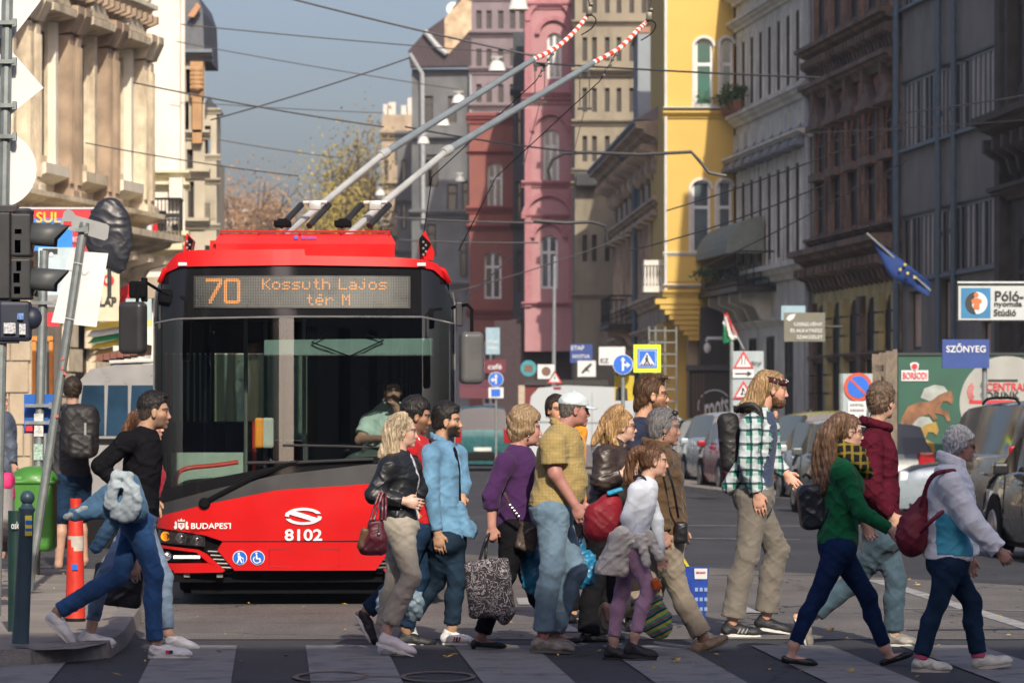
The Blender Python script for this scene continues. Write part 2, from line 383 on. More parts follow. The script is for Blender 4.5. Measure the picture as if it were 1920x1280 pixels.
edge=[gp(p,q,.10)for p,q in((-260,1223),(-60,1220),(60,1218),(150,1215),(202,1204),(232,1184),(248,1160),(262,1140))]
edge+=[(-3.55,33.5),(-4.1,40),(-5.0,52),(-7.2,90)]
pav=tag(MB().add([(x,y,.10)for x,y in edge]+[(-14,90,.10),(-14,edge[0][1],.10)],[tuple(range(len(edge)+2))]).build('pavement',conc,smooth=False),'pale concrete pavement island at the corner',kind='structure')
def kerb(edge,h=.12,w=.16,L=.9,name='kerb_stone',parent=None,m=granite,maxd=70):
 P=[Vector((x,y,0))for x,y in edge];pts=[P[0]]
 for a,b in zip(P,P[1:]):
  n=max(1,int((b-a).length/(L*.5)));pts+=[a+(b-a)*(i+1)/n for i in range(n)]
 pts=[p for p in pts if p.y<maxd];step=2
 for i in range(0,len(pts)-step,step):
  a,b=pts[i],pts[i+step];t=(b-a).normalized();n=Vector((-t.y,t.x,0));g=.006;a2,b2=a+t*g,b-t*g
  B=MB();z0,z1=.001,h+.006
  B.hexa([a2-n*w*.12+Vector((0,0,z0)),b2-n*w*.12+Vector((0,0,z0)),b2+n*w+Vector((0,0,z0)),a2+n*w+Vector((0,0,z0)),a2+Vector((0,0,z1)),b2+Vector((0,0,z1)),b2+n*w+Vector((0,0,z1)),a2+n*w+Vector((0,0,z1))]);B.build(name,m,parent,smooth=False)
kerb(edge,h=.10,parent=pav)
sheet('path',[(-14,37.4),(-3.95,37.4),(-5.2,54),(-14,54)],.104,asph,'dark asphalt path crossing the pavement island')
redge=[(16.4-.1056*y-4.4,y)for y in(45,60,80,100,120,150)]
rp=tag(MB().add([(x,y,.12)for x,y in redge]+[(19.6-.1056*y,y,.12)for y in(150,100,45)],[tuple(range(9))]).build('pavement',conc,smooth=False),'pavement along the right hand house fronts',kind='structure')
kerb([(x,y)for x,y in redge],w=-.16,L=1.0,parent=rp,maxd=110)
rl=random.Random(3);B=MB()
def leaf(x,y,z,s):
 a=rl.uniform(0,6.3);t=Vector((math.cos(a),math.sin(a),rl.uniform(-.1,.4)))*s;n=Vector((-math.sin(a),math.cos(a),rl.uniform(-.1,.5)))*s*.6;c=Vector((x,y,z+.012))
 B.add([c-t,c+n*.9,c+t,c-n*.7,c+Vector((0,0,.006))],[(0,1,4),(1,2,4),(2,3,4),(3,0,4)])
for i in range(60):x,y=gp(rl.uniform(250,1920),rl.uniform(1075,1275));leaf(x,y,.006,rl.uniform(.012,.028))
for i in range(110):x,y=gp(248+rl.gauss(8,6),rl.uniform(1148,1192));leaf(x+.12,y,.004,rl.uniform(.008,.026))
for px,py in((836,1236),(853,1232),(1390,1100),(1700,1090),(1720,1100),(1740,1122),(1890,1195),(1560,1185),(215,1270),(1600,1262),(1340,1232),(1270,1243)):
 for k in range(2):x,y=gp(px+rl.uniform(-6,6),py);leaf(x,y,.012,.035)
for i in range(40):leaf(rl.uniform(-5.5,-3.9),rl.uniform(27,36),.102,rl.uniform(.01,.03))
tag(B.build('fallen_leaves',mat('yellow_leaf',(.50,.32,.06),.7,var=.5,vscale=8),smooth=False),'yellow autumn leaves scattered on road and pavement',kind='stuff')
# buildings
def wall_glass(name,col,rough=.06):
 return mat(name,col,rough,var=.5,vscale=.9,spec=.8)
pane_dark=wall_glass('window_glass',(.018,.022,.028));pane_curtain=wall_glass('curtained_glass',(.16,.16,.155),.1);pane_green=wall_glass('green_blind_glass',(.006,.085,.065),.12);pane_sky=wall_glass('pale_glass',(.10,.13,.15),.05)
pane_dusty=mat('dusty_glass',(.012,.013,.015),.55,var=.5,vscale=1.3,spec=.25);shut_pale=mat('drawn_curtain',(.30,.29,.26),.8,var=.3,vscale=2)
frame_white=mat('white_frame',(.62,.63,.64),.5);frame_dark=mat('brown_frame',(.035,.028,.024),.6);iron=mat('wrought_iron',(.014,.014,.015),.5);zinc=mat('zinc_pipe',(.09,.13,.17),.5,.3)
class Fac:
 """a house front between two plan points; u along it, v up, w out towards the street"""
 def __init__(s,A,B,out):
  s.A=Vector((A[0],A[1],0));s.B=Vector((B[0],B[1],0));s.L=(s.B-s.A).length;s.t=(s.B-s.A).normalized()
  s.n=Vector((-s.t.y,s.t.x,0));s.n=s.n if s.n.dot(Vector((out[0],out[1],0)))>0 else-s.n
 def P(s,u,v,w=0):return s.A+s.t*u+s.n*w+Vector((0,0,v))
 def at(s,px,py):
  k=(px-CX)/FP;u=(k*s.A.y-s.A.x)/(s.t.x-k*s.t.y);d=s.A.y+s.t.y*u;return u,EYE+(CY-py)*d/FP
 def U(s,px):return s.at(px,700)[0]
 def box(s,B,u0,u1,v0,v1,w0,w1):
  B.hexa([s.P(u0,v0,w0),s.P(u1,v0,w0),s.P(u1,v0,w1),s.P(u0,v0,w1),s.P(u0,v1,w0),s.P(u1,v1,w0),s.P(u1,v1,w1),s.P(u0,v1,w1)]);return B
 def prof(s,B,u0,u1,prof):
  n=len(prof);B.add([s.P(u0,v,w)for w,v in prof]+[s.P(u1,v,w)for w,v in prof],[tuple(range(n-1,-1,-1)),tuple(range(n,2*n))]+[(i,(i+1)%n,n+(i+1)%n,n+i)for i in range(n)]);return B
 def cornice(s,B,u0,u1,v,h,w):
  return s.prof(B,u0,u1,[(-.05,v),(w*.25,v),(w*.35,v+h*.25),(w*.7,v+h*.45),(w*.75,v+h*.65),(w,v+h*.7),(w,v+h),(-.05,v+h*1.08)])
 def wall(s,rects,v0,v1,depth=.28,u0=0,u1=None,back=10,skew=0):
  """front with real openings (rects: u0,u1,v0,v1,arched), reveals and a closed body behind"""
  u1=s.L if u1 is None else u1;B=MB();us=sorted({u0,u1,*[q for r in rects for q in r[:2]]});vs=sorted({v0,v1,*[q for r in rects for q in r[2:4]]})
  for a,b in zip(us,us[1:]):
   for c,d in zip(vs,vs[1:]):
    m,n=(a+b)/2,(c+d)/2
    if any(r[0]<m<r[1]and r[2]<n<r[3]for r in rects):continue
    B.add([s.P(a,c),s.P(b,c),s.P(b,d),s.P(a,d)],[(0,1,2,3)])
  for r in rects:
   a,b,c,d=r[:4];q=[(a,c),(b,c),(b,d),(a,d)]
   for(x,y),(x2,y2)in zip(q,q[1:]+q[:1]):B.add([s.P(x,y),s.P(x2,y2),s.P(x2,y2,-depth),s.P(x,y,-depth)],[(0,1,2,3)])
   if len(r)>4 and r[4]:
    rad=(b-a)/2;cx=(a+b)/2;cy=d-rad*r[4];N=8
    for sg in(-1,1):
     arc=[(cx+sg*rad*math.cos(t),cy+rad*r[4]*math.sin(t))for t in[PI/2*i/N for i in range(N+1)]];poly=arc+[(cx+sg*rad,d)]
     B.prism([s.P(x,y,0.001)for x,y in poly],s.n*(-depth*.96))
  A=lambda u,v,w:s.P(u,v,w)+s.t*(w*-skew if w<0 else 0)
  q=[A(u0,v0,0),A(u1,v0,0),A(u1,v0,-back),A(u0,v0,-back),A(u0,v1,0),A(u1,v1,0),A(u1,v1,-back),A(u0,v1,-back)]
  B.add(q,[(1,2,6,5),(2,3,7,6),(3,0,4,7),(4,5,6,7)])
  return B
 def window(s,root,r,fm=None,gm=None,depth=.2,fw=.07,mull=1,trans=.68,name='window'):
  a,b,c,d=r[:4];fm=fm or frame_white;gm=gm or pane_dark;B=MB();w0,w1=-depth-.03,-depth+.03
  s.box(B,a,a+fw,c,d,w0,w1);s.box(B,b-fw,b,c,d,w0,w1);s.box(B,a+fw,b-fw,c,c+fw,w0,w1);s.box(B,a+fw,b-fw,d-fw,d,w0,w1)
  for i in range(mull):x=a+(b-a)*(i+1)/(mull+1);s.box(B,x-fw*.6,x+fw*.6,c+fw,d-fw,w0,w1-.005)
  if trans:y=c+(d-c)*trans;s.box(B,a+fw,b-fw,y-fw*.6,y+fw*.6,w0,w1+.005)
  o=B.build(name,fm,root,smooth=False);G=MB();G.add([s.P(a+.01,c+.01,-depth),s.P(b-.01,c+.01,-depth),s.P(b-.01,d-.01,-depth),s.P(a+.01,d-.01,-depth)],[(0,1,2,3)])
  G.build('pane',gm,o,smooth=False);return o
def house(label,F,v0=0):
 c=F.P(F.L/2,0);return thing('building',(c.x,c.y,0),label,'building')
def part(B,name,m,root,kind=None,smooth=False):
 o=B.build(name,m,root,smooth=smooth)
 if kind:o['kind']=kind
 return o
def corbels(F,B,u0,u1,v,h,w,n,bw=.16):
 for i in range(n):
  u=u0+(u1-u0)*(i+.5)/n;F.prof(B,u-bw/2,u+bw/2,[(0,v),(w*.35,v+h*.15),(w*.5,v+h*.5),(w,v+h*.7),(w,v+h),(0,v+h)])
def balustrade(F,root,u0,u1,v,w,h=1.0,n=18,name='balcony',m=iron,slab=None,ornate=True):
 B=MB();F.box(B,u0-.05,u1+.05,v-.16,v,.0,w+.06);o=part(B,name,slab or m,root);R=MB()
 for(a,b)in((F.P(u0,v+h,w),F.P(u1,v+h,w)),(F.P(u0,v+.08,w),F.P(u1,v+.08,w)),(F.P(u0,v+h,0),F.P(u0,v+h,w)),(F.P(u1,v+h,0),F.P(u1,v+h,w))):R.tube([a,b],.03,6)
 for i in range(n+1):
  u=u0+(u1-u0)*i/n;R.tube([F.P(u,v,w),F.P(u,v+h,w)],.014,5)
  if ornate and i<n:R.lathe([(.06,-.008),(.06,.008)],F.P(u+(u1-u0)/n*.5,v+h*.62,w),F.n,8);R.tube([F.P(u,v+.1,w),F.P(u+(u1-u0)/n,v+h*.5,w)],.012,4)
 for k in range(5):R.tube([F.P(u0,v,w*k/5),F.P(u0,v+h,w*k/5)],.014,5);R.tube([F.P(u1,v,w*k/5),F.P(u1,v+h,w*k/5)],.014,5)
 r=part(R,'railing',m,o,smooth=True);return o
def XR(px,x0=19.5,k=.1056):d=x0/(k+(px-CX)/FP);return((px-CX)*d/FP,d)
rb=random.Random(11)
# right row, grey rendered block with ribbon windows
def grey_block():
 F=Fac(XR(1690),XR(1886),(-1,-.1));root=house('dark grey rendered block with ribbon windows and blue downpipes',F);L=F.L
 rects=[];bands=[(4.86,6.40),(8.05,9.68),(11.5,13.1)]
 for c,d in bands:rects.append((.35,L-.15,c,d))
 grounds=[(F.U(1704),F.U(1727),F.at(1715,655)[1],F.at(1715,545)[1]),(F.U(1764),F.U(1786),F.at(1775,640)[1],F.at(1775,522)[1]),(F.U(1838),F.U(1858),1.2,F.at(1850,600)[1])]
 B=F.wall(rects+grounds,0,17);part(B,'wall',mat('grey_render',(.20,.195,.18),.9,var=.1,vscale=2,bump=.4,bscale=25,stain=(.10,.10,.10),stain_amt=.5,stain_scale=.7),root)
 shut=mat('pale_blind',(.36,.33,.30),.6,var=.2,vscale=1.5)
 for c,d in bands:
  n=22;u0,u1=.35,L-.15
  for i in range(n):
   a=u0+(u1-u0)*i/n;b=u0+(u1-u0)*(i+1)/n
   F.window(root,(a,b,c,d),mat('alu_frame',(.10,.10,.105),.4,.4),(pane_dusty,shut,shut,pane_dusty,shut)[rb.randrange(5)],depth=.035,fw=.07,mull=0,trans=0)
  S=MB();F.box(S,u0-.1,u1+.1,c-.07,c,0,.14);part(S,'sill',zinc,root);S=MB();F.box(S,u0-.1,u1+.1,d,d+.05,0,.05);part(S,'lintel',iron,root)
 for g in grounds:F.window(root,g,frame_dark,mat('peach_blind',(.55,.40,.31),.6,var=.25,vscale=1.2),depth=.15,mull=0,trans=0)
 for px,r,pyb in((1691,.09,742),(1770,.075,660),(1799,.075,640)):
  u=F.U(px);B=MB();B.tube([F.P(u,1.9,.14),F.P(u,17,.14)],r,10)
  for v in(3.0,5.8,8.6,11.4):B.lathe([(r*1.35,-.06),(r*1.35,.06)],F.P(u,v,.14))
  part(B,'downpipe',zinc,root,smooth=True)
 B=MB();F.box(B,L-.45,L-.25,0,17,0,.12);part(B,'pilaster',frame_dark,root)
grey_block()
def dark_palace():
 F=Fac(XR(1886),(12.2,64),(-1,-.1));root=house('soot dark ornate house at the right edge with heavy cornices',F);L=F.L
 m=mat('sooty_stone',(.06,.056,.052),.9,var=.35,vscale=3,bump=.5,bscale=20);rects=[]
 for i in range(5):
  for c,d in((3.0,5.4),(8.6,11.2),(12.6,14.8)):rects.append((1.3+i*3.4,2.6+i*3.4,c,d,.5))
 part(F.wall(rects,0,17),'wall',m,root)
 for r in rects:F.window(root,r,frame_dark,pane_dusty,depth=.05)
 for v,h,w in((7.5,.5,.75),(6.2,.3,.4),(11.6,.35,.4),(16.3,.7,.9)):B=MB();F.cornice(B,-.2,L,v,h,w);part(B,'cornice',m,root)
 B=MB();corbels(F,B,0,L,6.6,.9,.6,20,.25);part(B,'corbel',m,root,'stuff')
 for i in range(5):
  u=1.95+i*3.4;B=MB();F.box(B,u-1.05,u-.72,8.2,11.6,0,.22);F.box(B,u+.72,u+1.05,8.2,11.6,0,.22);F.prof(B,u-1.2,u+1.2,[(0,11.4),(.4,11.5),(.4,11.75),(0,11.8)]);part(B,'window_surround',m,root)
 B=MB();F.box(B,-.02,.5,0,16.3,0,.25);part(B,'pilaster',m,root)
dark_palace()
def brick_house():
 F=Fac(XR(1525),XR(1690),(-1,-.1));root=house('sooty red brick house with pointed window hoods and dark cornices',F);L=F.L
 m=mat('old_brick',(.20,.085,.05),.9,var=0)
 nt=m.node_tree;N=nt.nodes;K=nt.links;b=N['Principled BSDF'];tc=N.new('ShaderNodeTexCoord');mp=N.new('ShaderNodeMapping');mp.inputs['Rotation'].default_value=(PI/2,0,0)
 mp.inputs['Rotation'].default_value=(PI/2,0,-math.atan2(F.t.y,F.t.x));K.new(tc.outputs['Object'],mp.inputs['Vector']);sp=N.new('ShaderNodeSeparateXYZ');K.new(tc.outputs['Object'],sp.inputs[0])
 cb=N.new('ShaderNodeCombineXYZ');K.new(sp.outputs['Y'],cb.inputs['X']);K.new(sp.outputs['Z'],cb.inputs['Y'])
 bt=N.new('ShaderNodeTexBrick');bt.inputs['Color1'].default_value=(.52,.22,.12,1);bt.inputs['Color2'].default_value=(.27,.11,.065,1);bt.inputs['Mortar'].default_value=(.22,.17,.13,1)
 bt.inputs['Scale'].default_value=1;bt.inputs['Brick Width'].default_value=.5;bt.inputs['Row Height'].default_value=.16;bt.inputs['Mortar Size'].default_value=.014;K.new(cb.outputs[0],bt.inputs['Vector'])
 nz=N.new('ShaderNodeTexNoise');nz.inputs['Scale'].default_value=.8;nz.inputs['Detail'].default_value=8;K.new(tc.outputs['Object'],nz.inputs['Vector'])
 rr=N.new('ShaderNodeMapRange');rr.inputs['From Min'].default_value=.42;rr.inputs['From Max'].default_value=.66;K.new(nz.outputs['Fac'],rr.inputs['Value'])
 mx=N.new('ShaderNodeMix');mx.data_type='RGBA';K.new(rr.outputs['Result'],mx.inputs['Factor']);K.new(bt.outputs['Color'],mx.inputs['A']);mx.inputs['B'].default_value=(.075,.055,.045,1);K.new(mx.outputs['Result'],b.inputs['Base Color'])
 st=mat('dark_brown_stone',(.16,.115,.09),.9,var=.35,vscale=2.5,bump=.5,bscale=18,stain=(.045,.04,.038),stain_amt=.9,stain_scale=.9)
 n=5;cs=[L*(i+.55)/(n+.1)for i in range(n)];rects=[]
 for u in cs:rects+=[(u-.62,u+.62,6.5,8.0),(u-.58,u+.58,8.15,9.3,.9),(u-.6,u+.6,11.9,14.2)]
 ar=[(u-.8,u+.8,.3,4.6,.8)for u in cs]
 part(F.wall(rects,5.7,18),'wall',m,root);cream=mat('yellow_stucco',(.46,.39,.19),.9,var=.2,vscale=2,bump=.3,stain=(.12,.11,.08),stain_amt=.6);part(F.wall(ar,0,5.7),'ground_floor',cream,root)
 for r in rects+ar:F.window(root,r,frame_dark,pane_dusty,depth=.05,mull=1 if r[3]>5 else 0)
 for v,h,w in((5.55,.5,.75),(6.15,.25,.3),(10.2,.4,.45),(11.25,.35,.55),(16.5,.6,.8),(3.0,.2,.18)):B=MB();F.cornice(B,0,L,v,h,w);part(B,'cornice',st,root)
 B=MB();corbels(F,B,0,L,10.65,.6,.4,26,.2);part(B,'frieze',st,root,'stuff');B=MB();corbels(F,B,0,L,4.9,.65,.6,18,.25);part(B,'corbel',st,root,'stuff')
 for u in cs:
  B=MB();F.box(B,u-.85,u-.62,6.3,9.3,0,.07);F.box(B,u+.62,u+.85,6.3,9.3,0,.07);F.prof(B,u-.9,u+.9,[(0,9.3),(.3,9.35),(.3,9.5),(0,9.55)])
  B.prism([F.P(u-.85,9.5,.02),F.P(u+.85,9.5,.02),F.P(u,10.15,.02)],F.n*.22);F.box(B,u-.1,u+.1,9.8,10.4,0,.3);F.box(B,u-.75,u+.75,7.95,8.15,0,.25);part(B,'window_hood',st,root)
  B=MB();F.box(B,u-.85,u-.6,11.6,14.4,0,.06);F.box(B,u+.6,u+.85,11.6,14.4,0,.06);part(B,'window_surround',st,root)
 for i in range(n+1):
  u=min(max(L*(i+.05)/(n+.1),.3),L-.3)
  for k in range(9):B=MB();F.box(B,u-.28+(k%2)*.06,u+.28-(k%2)*.06,.2+k*.5,.2+k*.5+.44,0,.14);part(B,'stone_block',cream if i not in(0,3)else st,root)
brick_house()
def cream_house():
 F=Fac(XR(1372),XR(1525),(-1,-.1));root=house('grey cream classical house with tall narrow windows and black iron balcony',F);L=F.L
 m=mat('grey_cream_stucco',(.56,.56,.50),.9,var=.12,vscale=2,bump=.25,bscale=20,stain=(.24,.23,.21),stain_amt=.5,stain_scale=.8);n=9;rects=[]
 cs=[L*(i+.5)/n for i in range(n)]
 for u in cs:rects+=[(u-.36,u+.36,11.0,13.0),(u-.38,u+.38,6.15,8.7)]
 gr=[(u-.75,u+.75,.3,3.9)for u in cs[::2]]
 part(F.wall(rects+gr,0,14.7,depth=.22),'wall',m,root)
 for r in rects:F.window(root,r,frame_dark,pane_dusty,depth=.035,fw=.05,mull=1)
 for r in gr:F.window(root,r,frame_dark,pane_dusty,depth=.05,mull=1)
 for v,h,w in((10.45,.35,.35),(9.25,.25,.45),(5.45,.45,.5),(13.4,.3,.3),(14.2,.45,.5),(4.2,.2,.2)):B=MB();F.cornice(B,0,L,v,h,w);part(B,'cornice',m,root)
 for u in cs:
  for a_,b_,v_,h_,w_ in((-.52,-.38,5.95,9.0,.05),(.38,.52,5.95,9.0,.05),(-.5,-.36,10.8,13.2,.04),(.36,.5,10.8,13.2,.04)):B=MB();F.box(B,u+a_,u+b_,v_,h_,0,w_);part(B,'pilaster',m,root)
  B=MB();F.box(B,u-.4,u+.4,9.6,10.2,0,.08);part(B,'panel',m,root)
  B=MB();F.prof(B,u-.5,u+.5,[(0,9.05),(.45,9.08),(.45,9.18),(0,9.8)]);part(B,'window_canopy',mat('blue_grey_lead',(.16,.18,.21),.6),root)
 B=MB();B.tube([F.P(L-.15,0,.12),F.P(L-.15,15,.12)],.1,8);part(B,'downpipe',mat('pale_pipe',(.3,.32,.33),.5),root,smooth=True)
 u0,u1=F.U(1368),F.U(1455);u0=.1;balustrade(F,root,u0,u1,5.35,1.1,1.0,16)
 B=MB();corbels(F,B,u0,u1,4.3,.9,.9,4,.3);part(B,'corbel',m,root,'stuff')
 a0,a1=F.U(1376),F.U(1440);B=MB();P=[]
 for i in range(9):
  an=PI/2*i/8;P.append([F.P(a0,6.35+1.1*math.sin(an),.15+1.1*math.cos(an)),F.P(a1,6.35+1.1*math.sin(an),.15+1.1*math.cos(an))])
 B.grid(P);B.add([F.P(a0,6.35,.1)]+[p[0]for p in P],[(0,i+1,i+2)for i in range(8)]);B.add([F.P(a1,6.35,.1)]+[p[1]for p in P],[(0,i+1,i+2)for i in range(8)]);part(B,'awning',mat('sage_canvas',(.19,.22,.19),.9),root)
 for u in[F.U(q)for q in(1384,1392,1400,1409)]:
  t=thing('window_plant',F.P(u,10.8,.4),['leafy potted plant nearest the yellow house on the cream ledge','second bushy potted plant from the yellow house on the cream ledge','third leafy potted plant from the yellow house on the ledge','potted plant farthest from the yellow house on the cream ledge'][int(round((u-F.U(1384))/(F.U(1392)-F.U(1384))))],'plant','potted plants on the cream house ledge')
  B=MB();B.lathe([(.12,0),(.17,.28)],F.P(u,10.8,.4));part(B,'pot',mat('terracotta',(.2,.09,.05)),t,smooth=True);foliage(F.P(u,11.35,.4),(.3,.3,.38),90,.07,mat('pot_leaf',(.05,.09,.025),.7,var=.5),t)
 B=MB();t=thing('flower_box',F.P((u0+u1)/2,5.4,1.0),'green plants in a box on the black iron balcony','plant');F.box(B,u0+1,u1-1,5.4,5.65,.75,1.0);part(B,'planter',iron,t);foliage(F.P((u0+u1)/2,5.95,.85),(1.4,.25,.4),200,.09,mat('dark_leaf',(.025,.06,.02),.7,var=.5),t)
LEAFMATS={}
def foliage(c,r,n,s,m,parent=None,name='leaves',seed=None,gaps=True):
 q=random.Random(seed if seed is not None else int(abs(c[0]*131+c[1]*17)));B=MB();vs=[];fs=[]
 cl=[(q.gauss(0,.45),q.gauss(0,.45),q.gauss(0,.42))for _ in range(max(6,n//45))]
 for i in range(n):
  k=q.choice(cl);p=Vector((c[0]+r[0]*(k[0]+q.gauss(0,.22)),c[1]+r[1]*(k[1]+q.gauss(0,.22)),c[2]+r[2]*(k[2]+q.gauss(0,.22))))
  t=Vector((q.gauss(0,1),q.gauss(0,1),q.gauss(0,1))).normalized();u=t.orthogonal().normalized();z=s*q.uniform(.6,1.4);b=len(vs);vs+=[p-t*z,p+u*z*.6,p+t*z,p-u*z*.6];fs.append((b,b+1,b+2,b+3))
 B.v=vs;B.f=fs;o=B.build(name,m,parent,smooth=False,fix=False);o['kind']='stuff';return o
cream_house()
def yellow_house():
 x0,y0=XR(1378);F=Fac(((1250-CX)*119/FP,119),((1376-CX)*119/FP,119),(0,-1));root=house('bright yellow corner house with white arched windows and a white balcony',F);L=F.L
 m=mat('yellow_stucco_bright',(.56,.385,.10),.85,var=.05,vscale=1.2,bump=.12,bscale=20);wh=mat('white_stucco',(.58,.57,.53),.8,var=.08,vscale=4)
 z=lambda py:EYE+(CY-py)*119/FP;rects=[]
 for p0,p1 in((1303,1337),(1351,1374)):
  u0,u1=F.U(p0),F.U(p1);rects+=[(u0,u1,z(203),z(72),.9),(u0-.1,u1-.08+(.0 if p0<1340 else.05),z(474),z(338),.9)]
 part(F.wall(rects,z(560),16.5,depth=.3,back=14),'wall',m,root)
 for i,r in enumerate(rects):F.window(root,r,frame_white,pane_green if i%2==0 else pane_sky,depth=.16,fw=.085,mull=0,trans=.63)
 for i,r in enumerate(rects):
  B=MB();a,b,c,d=r[:4];w=.09;F.box(B,a-w,a-.002,c,d-(b-a)*.45,0,.04);rad=(b-a)/2;cx=(a+b)/2;cy=d-rad*.9
  P=[(cx+(rad+k)*math.cos(t),cy+(rad*.9+k)*math.sin(t))for t in[PI*j/12 for j in range(13)]for k in(.0,w)]
  B.add([F.P(x,y,.04)for x,y in P]+[F.P(x,y,0)for x,y in P],[(2*j,2*j+1,2*j+3,2*j+2)for j in range(12)]+[(26+2*j+1,26+2*j+3,2*j+3,2*j+1)for j in range(12)]);part(B,'window_surround',wh,root)
 for v,h,w,mm in((z(208),.1,.35,wh),(z(222),.22,.25,m),(z(480),.12,.12,wh),(z(540),.12,.22,wh),(z(556),.2,.18,m)):B=MB();F.cornice(B,-.12,L+.02,v,h,w);part(B,'cornice',mm,root)
 B=MB();F.box(B,0,L,z(528),z(482),0,.05);part(B,'panel',m,root)
 G=Fac(((1290-CX)*120.5/FP,120.5),((1378-CX)*120.5/FP,120.5),(0,-1));B=MB();G.box(B,0,G.L,0,z(560)-.02,-12,0);part(B,'ground_floor',mat('cream_stone',(.48,.38,.26),.8,var=.1),root)
 G2=Fac(((1242-CX)*121.5/FP,121.5),((1292-CX)*121.5/FP,121.5),(0,-1));B=MB();G2.box(B,0,G2.L,0,z(600),-12,0);part(B,'side_wall',m,root)
 B=MB();n=8
 for i in range(n):t0,t1=i/n,(i+1)/n;F.box(B,-.5+t1*1.2,L,z(560)-.16*(i+1),z(560)-.16*i-.002,-1.2-.1*i,-.05*i)
 part(B,'corbel',m,root);BF=Fac(((1206-CX)*120/FP,120),((1252-CX)*120/FP,120),(0,-1));bz=lambda py:EYE+(CY-py)*120/FP
 B=MB();BF.box(B,0,BF.L,bz(548),bz(536),-1.6,.3);BF.box(B,.02,BF.L-.1,bz(498),bz(488),.05,.2);o=part(B,'balcony',wh,root);S=MB()
 for i in range(7):u=.06+(BF.L-.15)*i/6;S.lathe([(.03,0),(.055,.12),(.03,.35),(.04,bz(498)-bz(536)-.02)],BF.P(u,bz(536),.12),n=8)
 for i in range(6):S.lathe([(.03,0),(.055,.12),(.03,.35),(.04,.6)],BF.P(.06,bz(536),-.15-.25*i),n=8)
 part(S,'baluster',wh,o,'stuff',True);B=MB();BF.box(B,.02,.14,bz(498),bz(488),-1.5,.04);part(B,'handrail',wh,o)
 B=MB();B.tube([F.P(-.03,z(545),.06),F.P(-.03,16,.06)],.05,8);part(B,'downpipe',wh,root,smooth=True)
 SF=Fac(((1292-CX)*118.6/FP,118.6),((1372-CX)*118.6/FP,118.6),(0,-1));sz=lambda py:EYE+(CY-py)*118.6/FP
 s_=thing('shopfront',SF.P(SF.L/2,0),'black shop front lettered roots under the yellow house','shop');bl=mat('black_shop_paint',(.012,.012,.014),.35)
 B=MB();SF.box(B,.0,SF.L,0,sz(690),-1.6,0);part(B,'front_panel',bl,s_);B=MB();SF.box(B,.35,SF.L-.1,sz(690)+.002,sz(575),-1.5,-.1);part(B,'upper_panel',bl,s_);B=MB();SF.box(B,-.1,SF.L+.05,sz(694),sz(684),0.002,.25);part(B,'ledge',mat('dark_grey_ledge',(.06,.06,.065)),s_)
 wt=mat('white_lettering',(.7,.7,.7),.6);q=SF.P(SF.U(1343),sz(765),.02);text('roots',.8,q,(1,0,.25),(-.1,0,1),wt,s_,bold=.012,wfit=.78,hfit=.62,shear=.25)
 B=MB();c=SF.P(SF.U(1340),sz(762),.015);P=[c+Vector((r*math.cos(a),0,r*1.0*math.sin(a)))for a in[2*PI*i/28 for i in range(29)]for r in(.5,.53)];B.add(P,[(2*i,2*i+1,2*i+3,2*i+2)for i in range(28)if i not in(1,2,15,16)]);part(B,'ring_mark',wt,s_)
 for k in range(4):
  u=.12+k*.1;B=MB();SF.box(B,u,u+.05,.1,sz(700),.001,.04);part(B,'shutter_slat',mat('brown_slat',(.10,.05,.04)),s_)
 for j,px in enumerate((1307,1321,1335,1353,1368)):
  u=F.U(px);t=thing('window_plant',F.P(u,z(205),.2),('flowering plant at the left end of the left arched window sill','flowering plant in the middle of the left arched window sill','flowering plant at the right end of the left arched window sill','flowering plant at the left of the right arched window sill','flowering plant at the right end of the right arched window sill')[j],'plant','plants on the yellow house sill')
  B=MB();B.box(F.P(u,z(205)+.08,.18),(.2,.14,.14));part(B,'pot',mat('pot_grey',(.3,.3,.3)),t);foliage(F.P(u,z(205)+.3,.2),(.14,.1,.2),45,.035,mat('pot_leaf',(.05,.09,.025),.7,var=.5),t)
yellow_house()
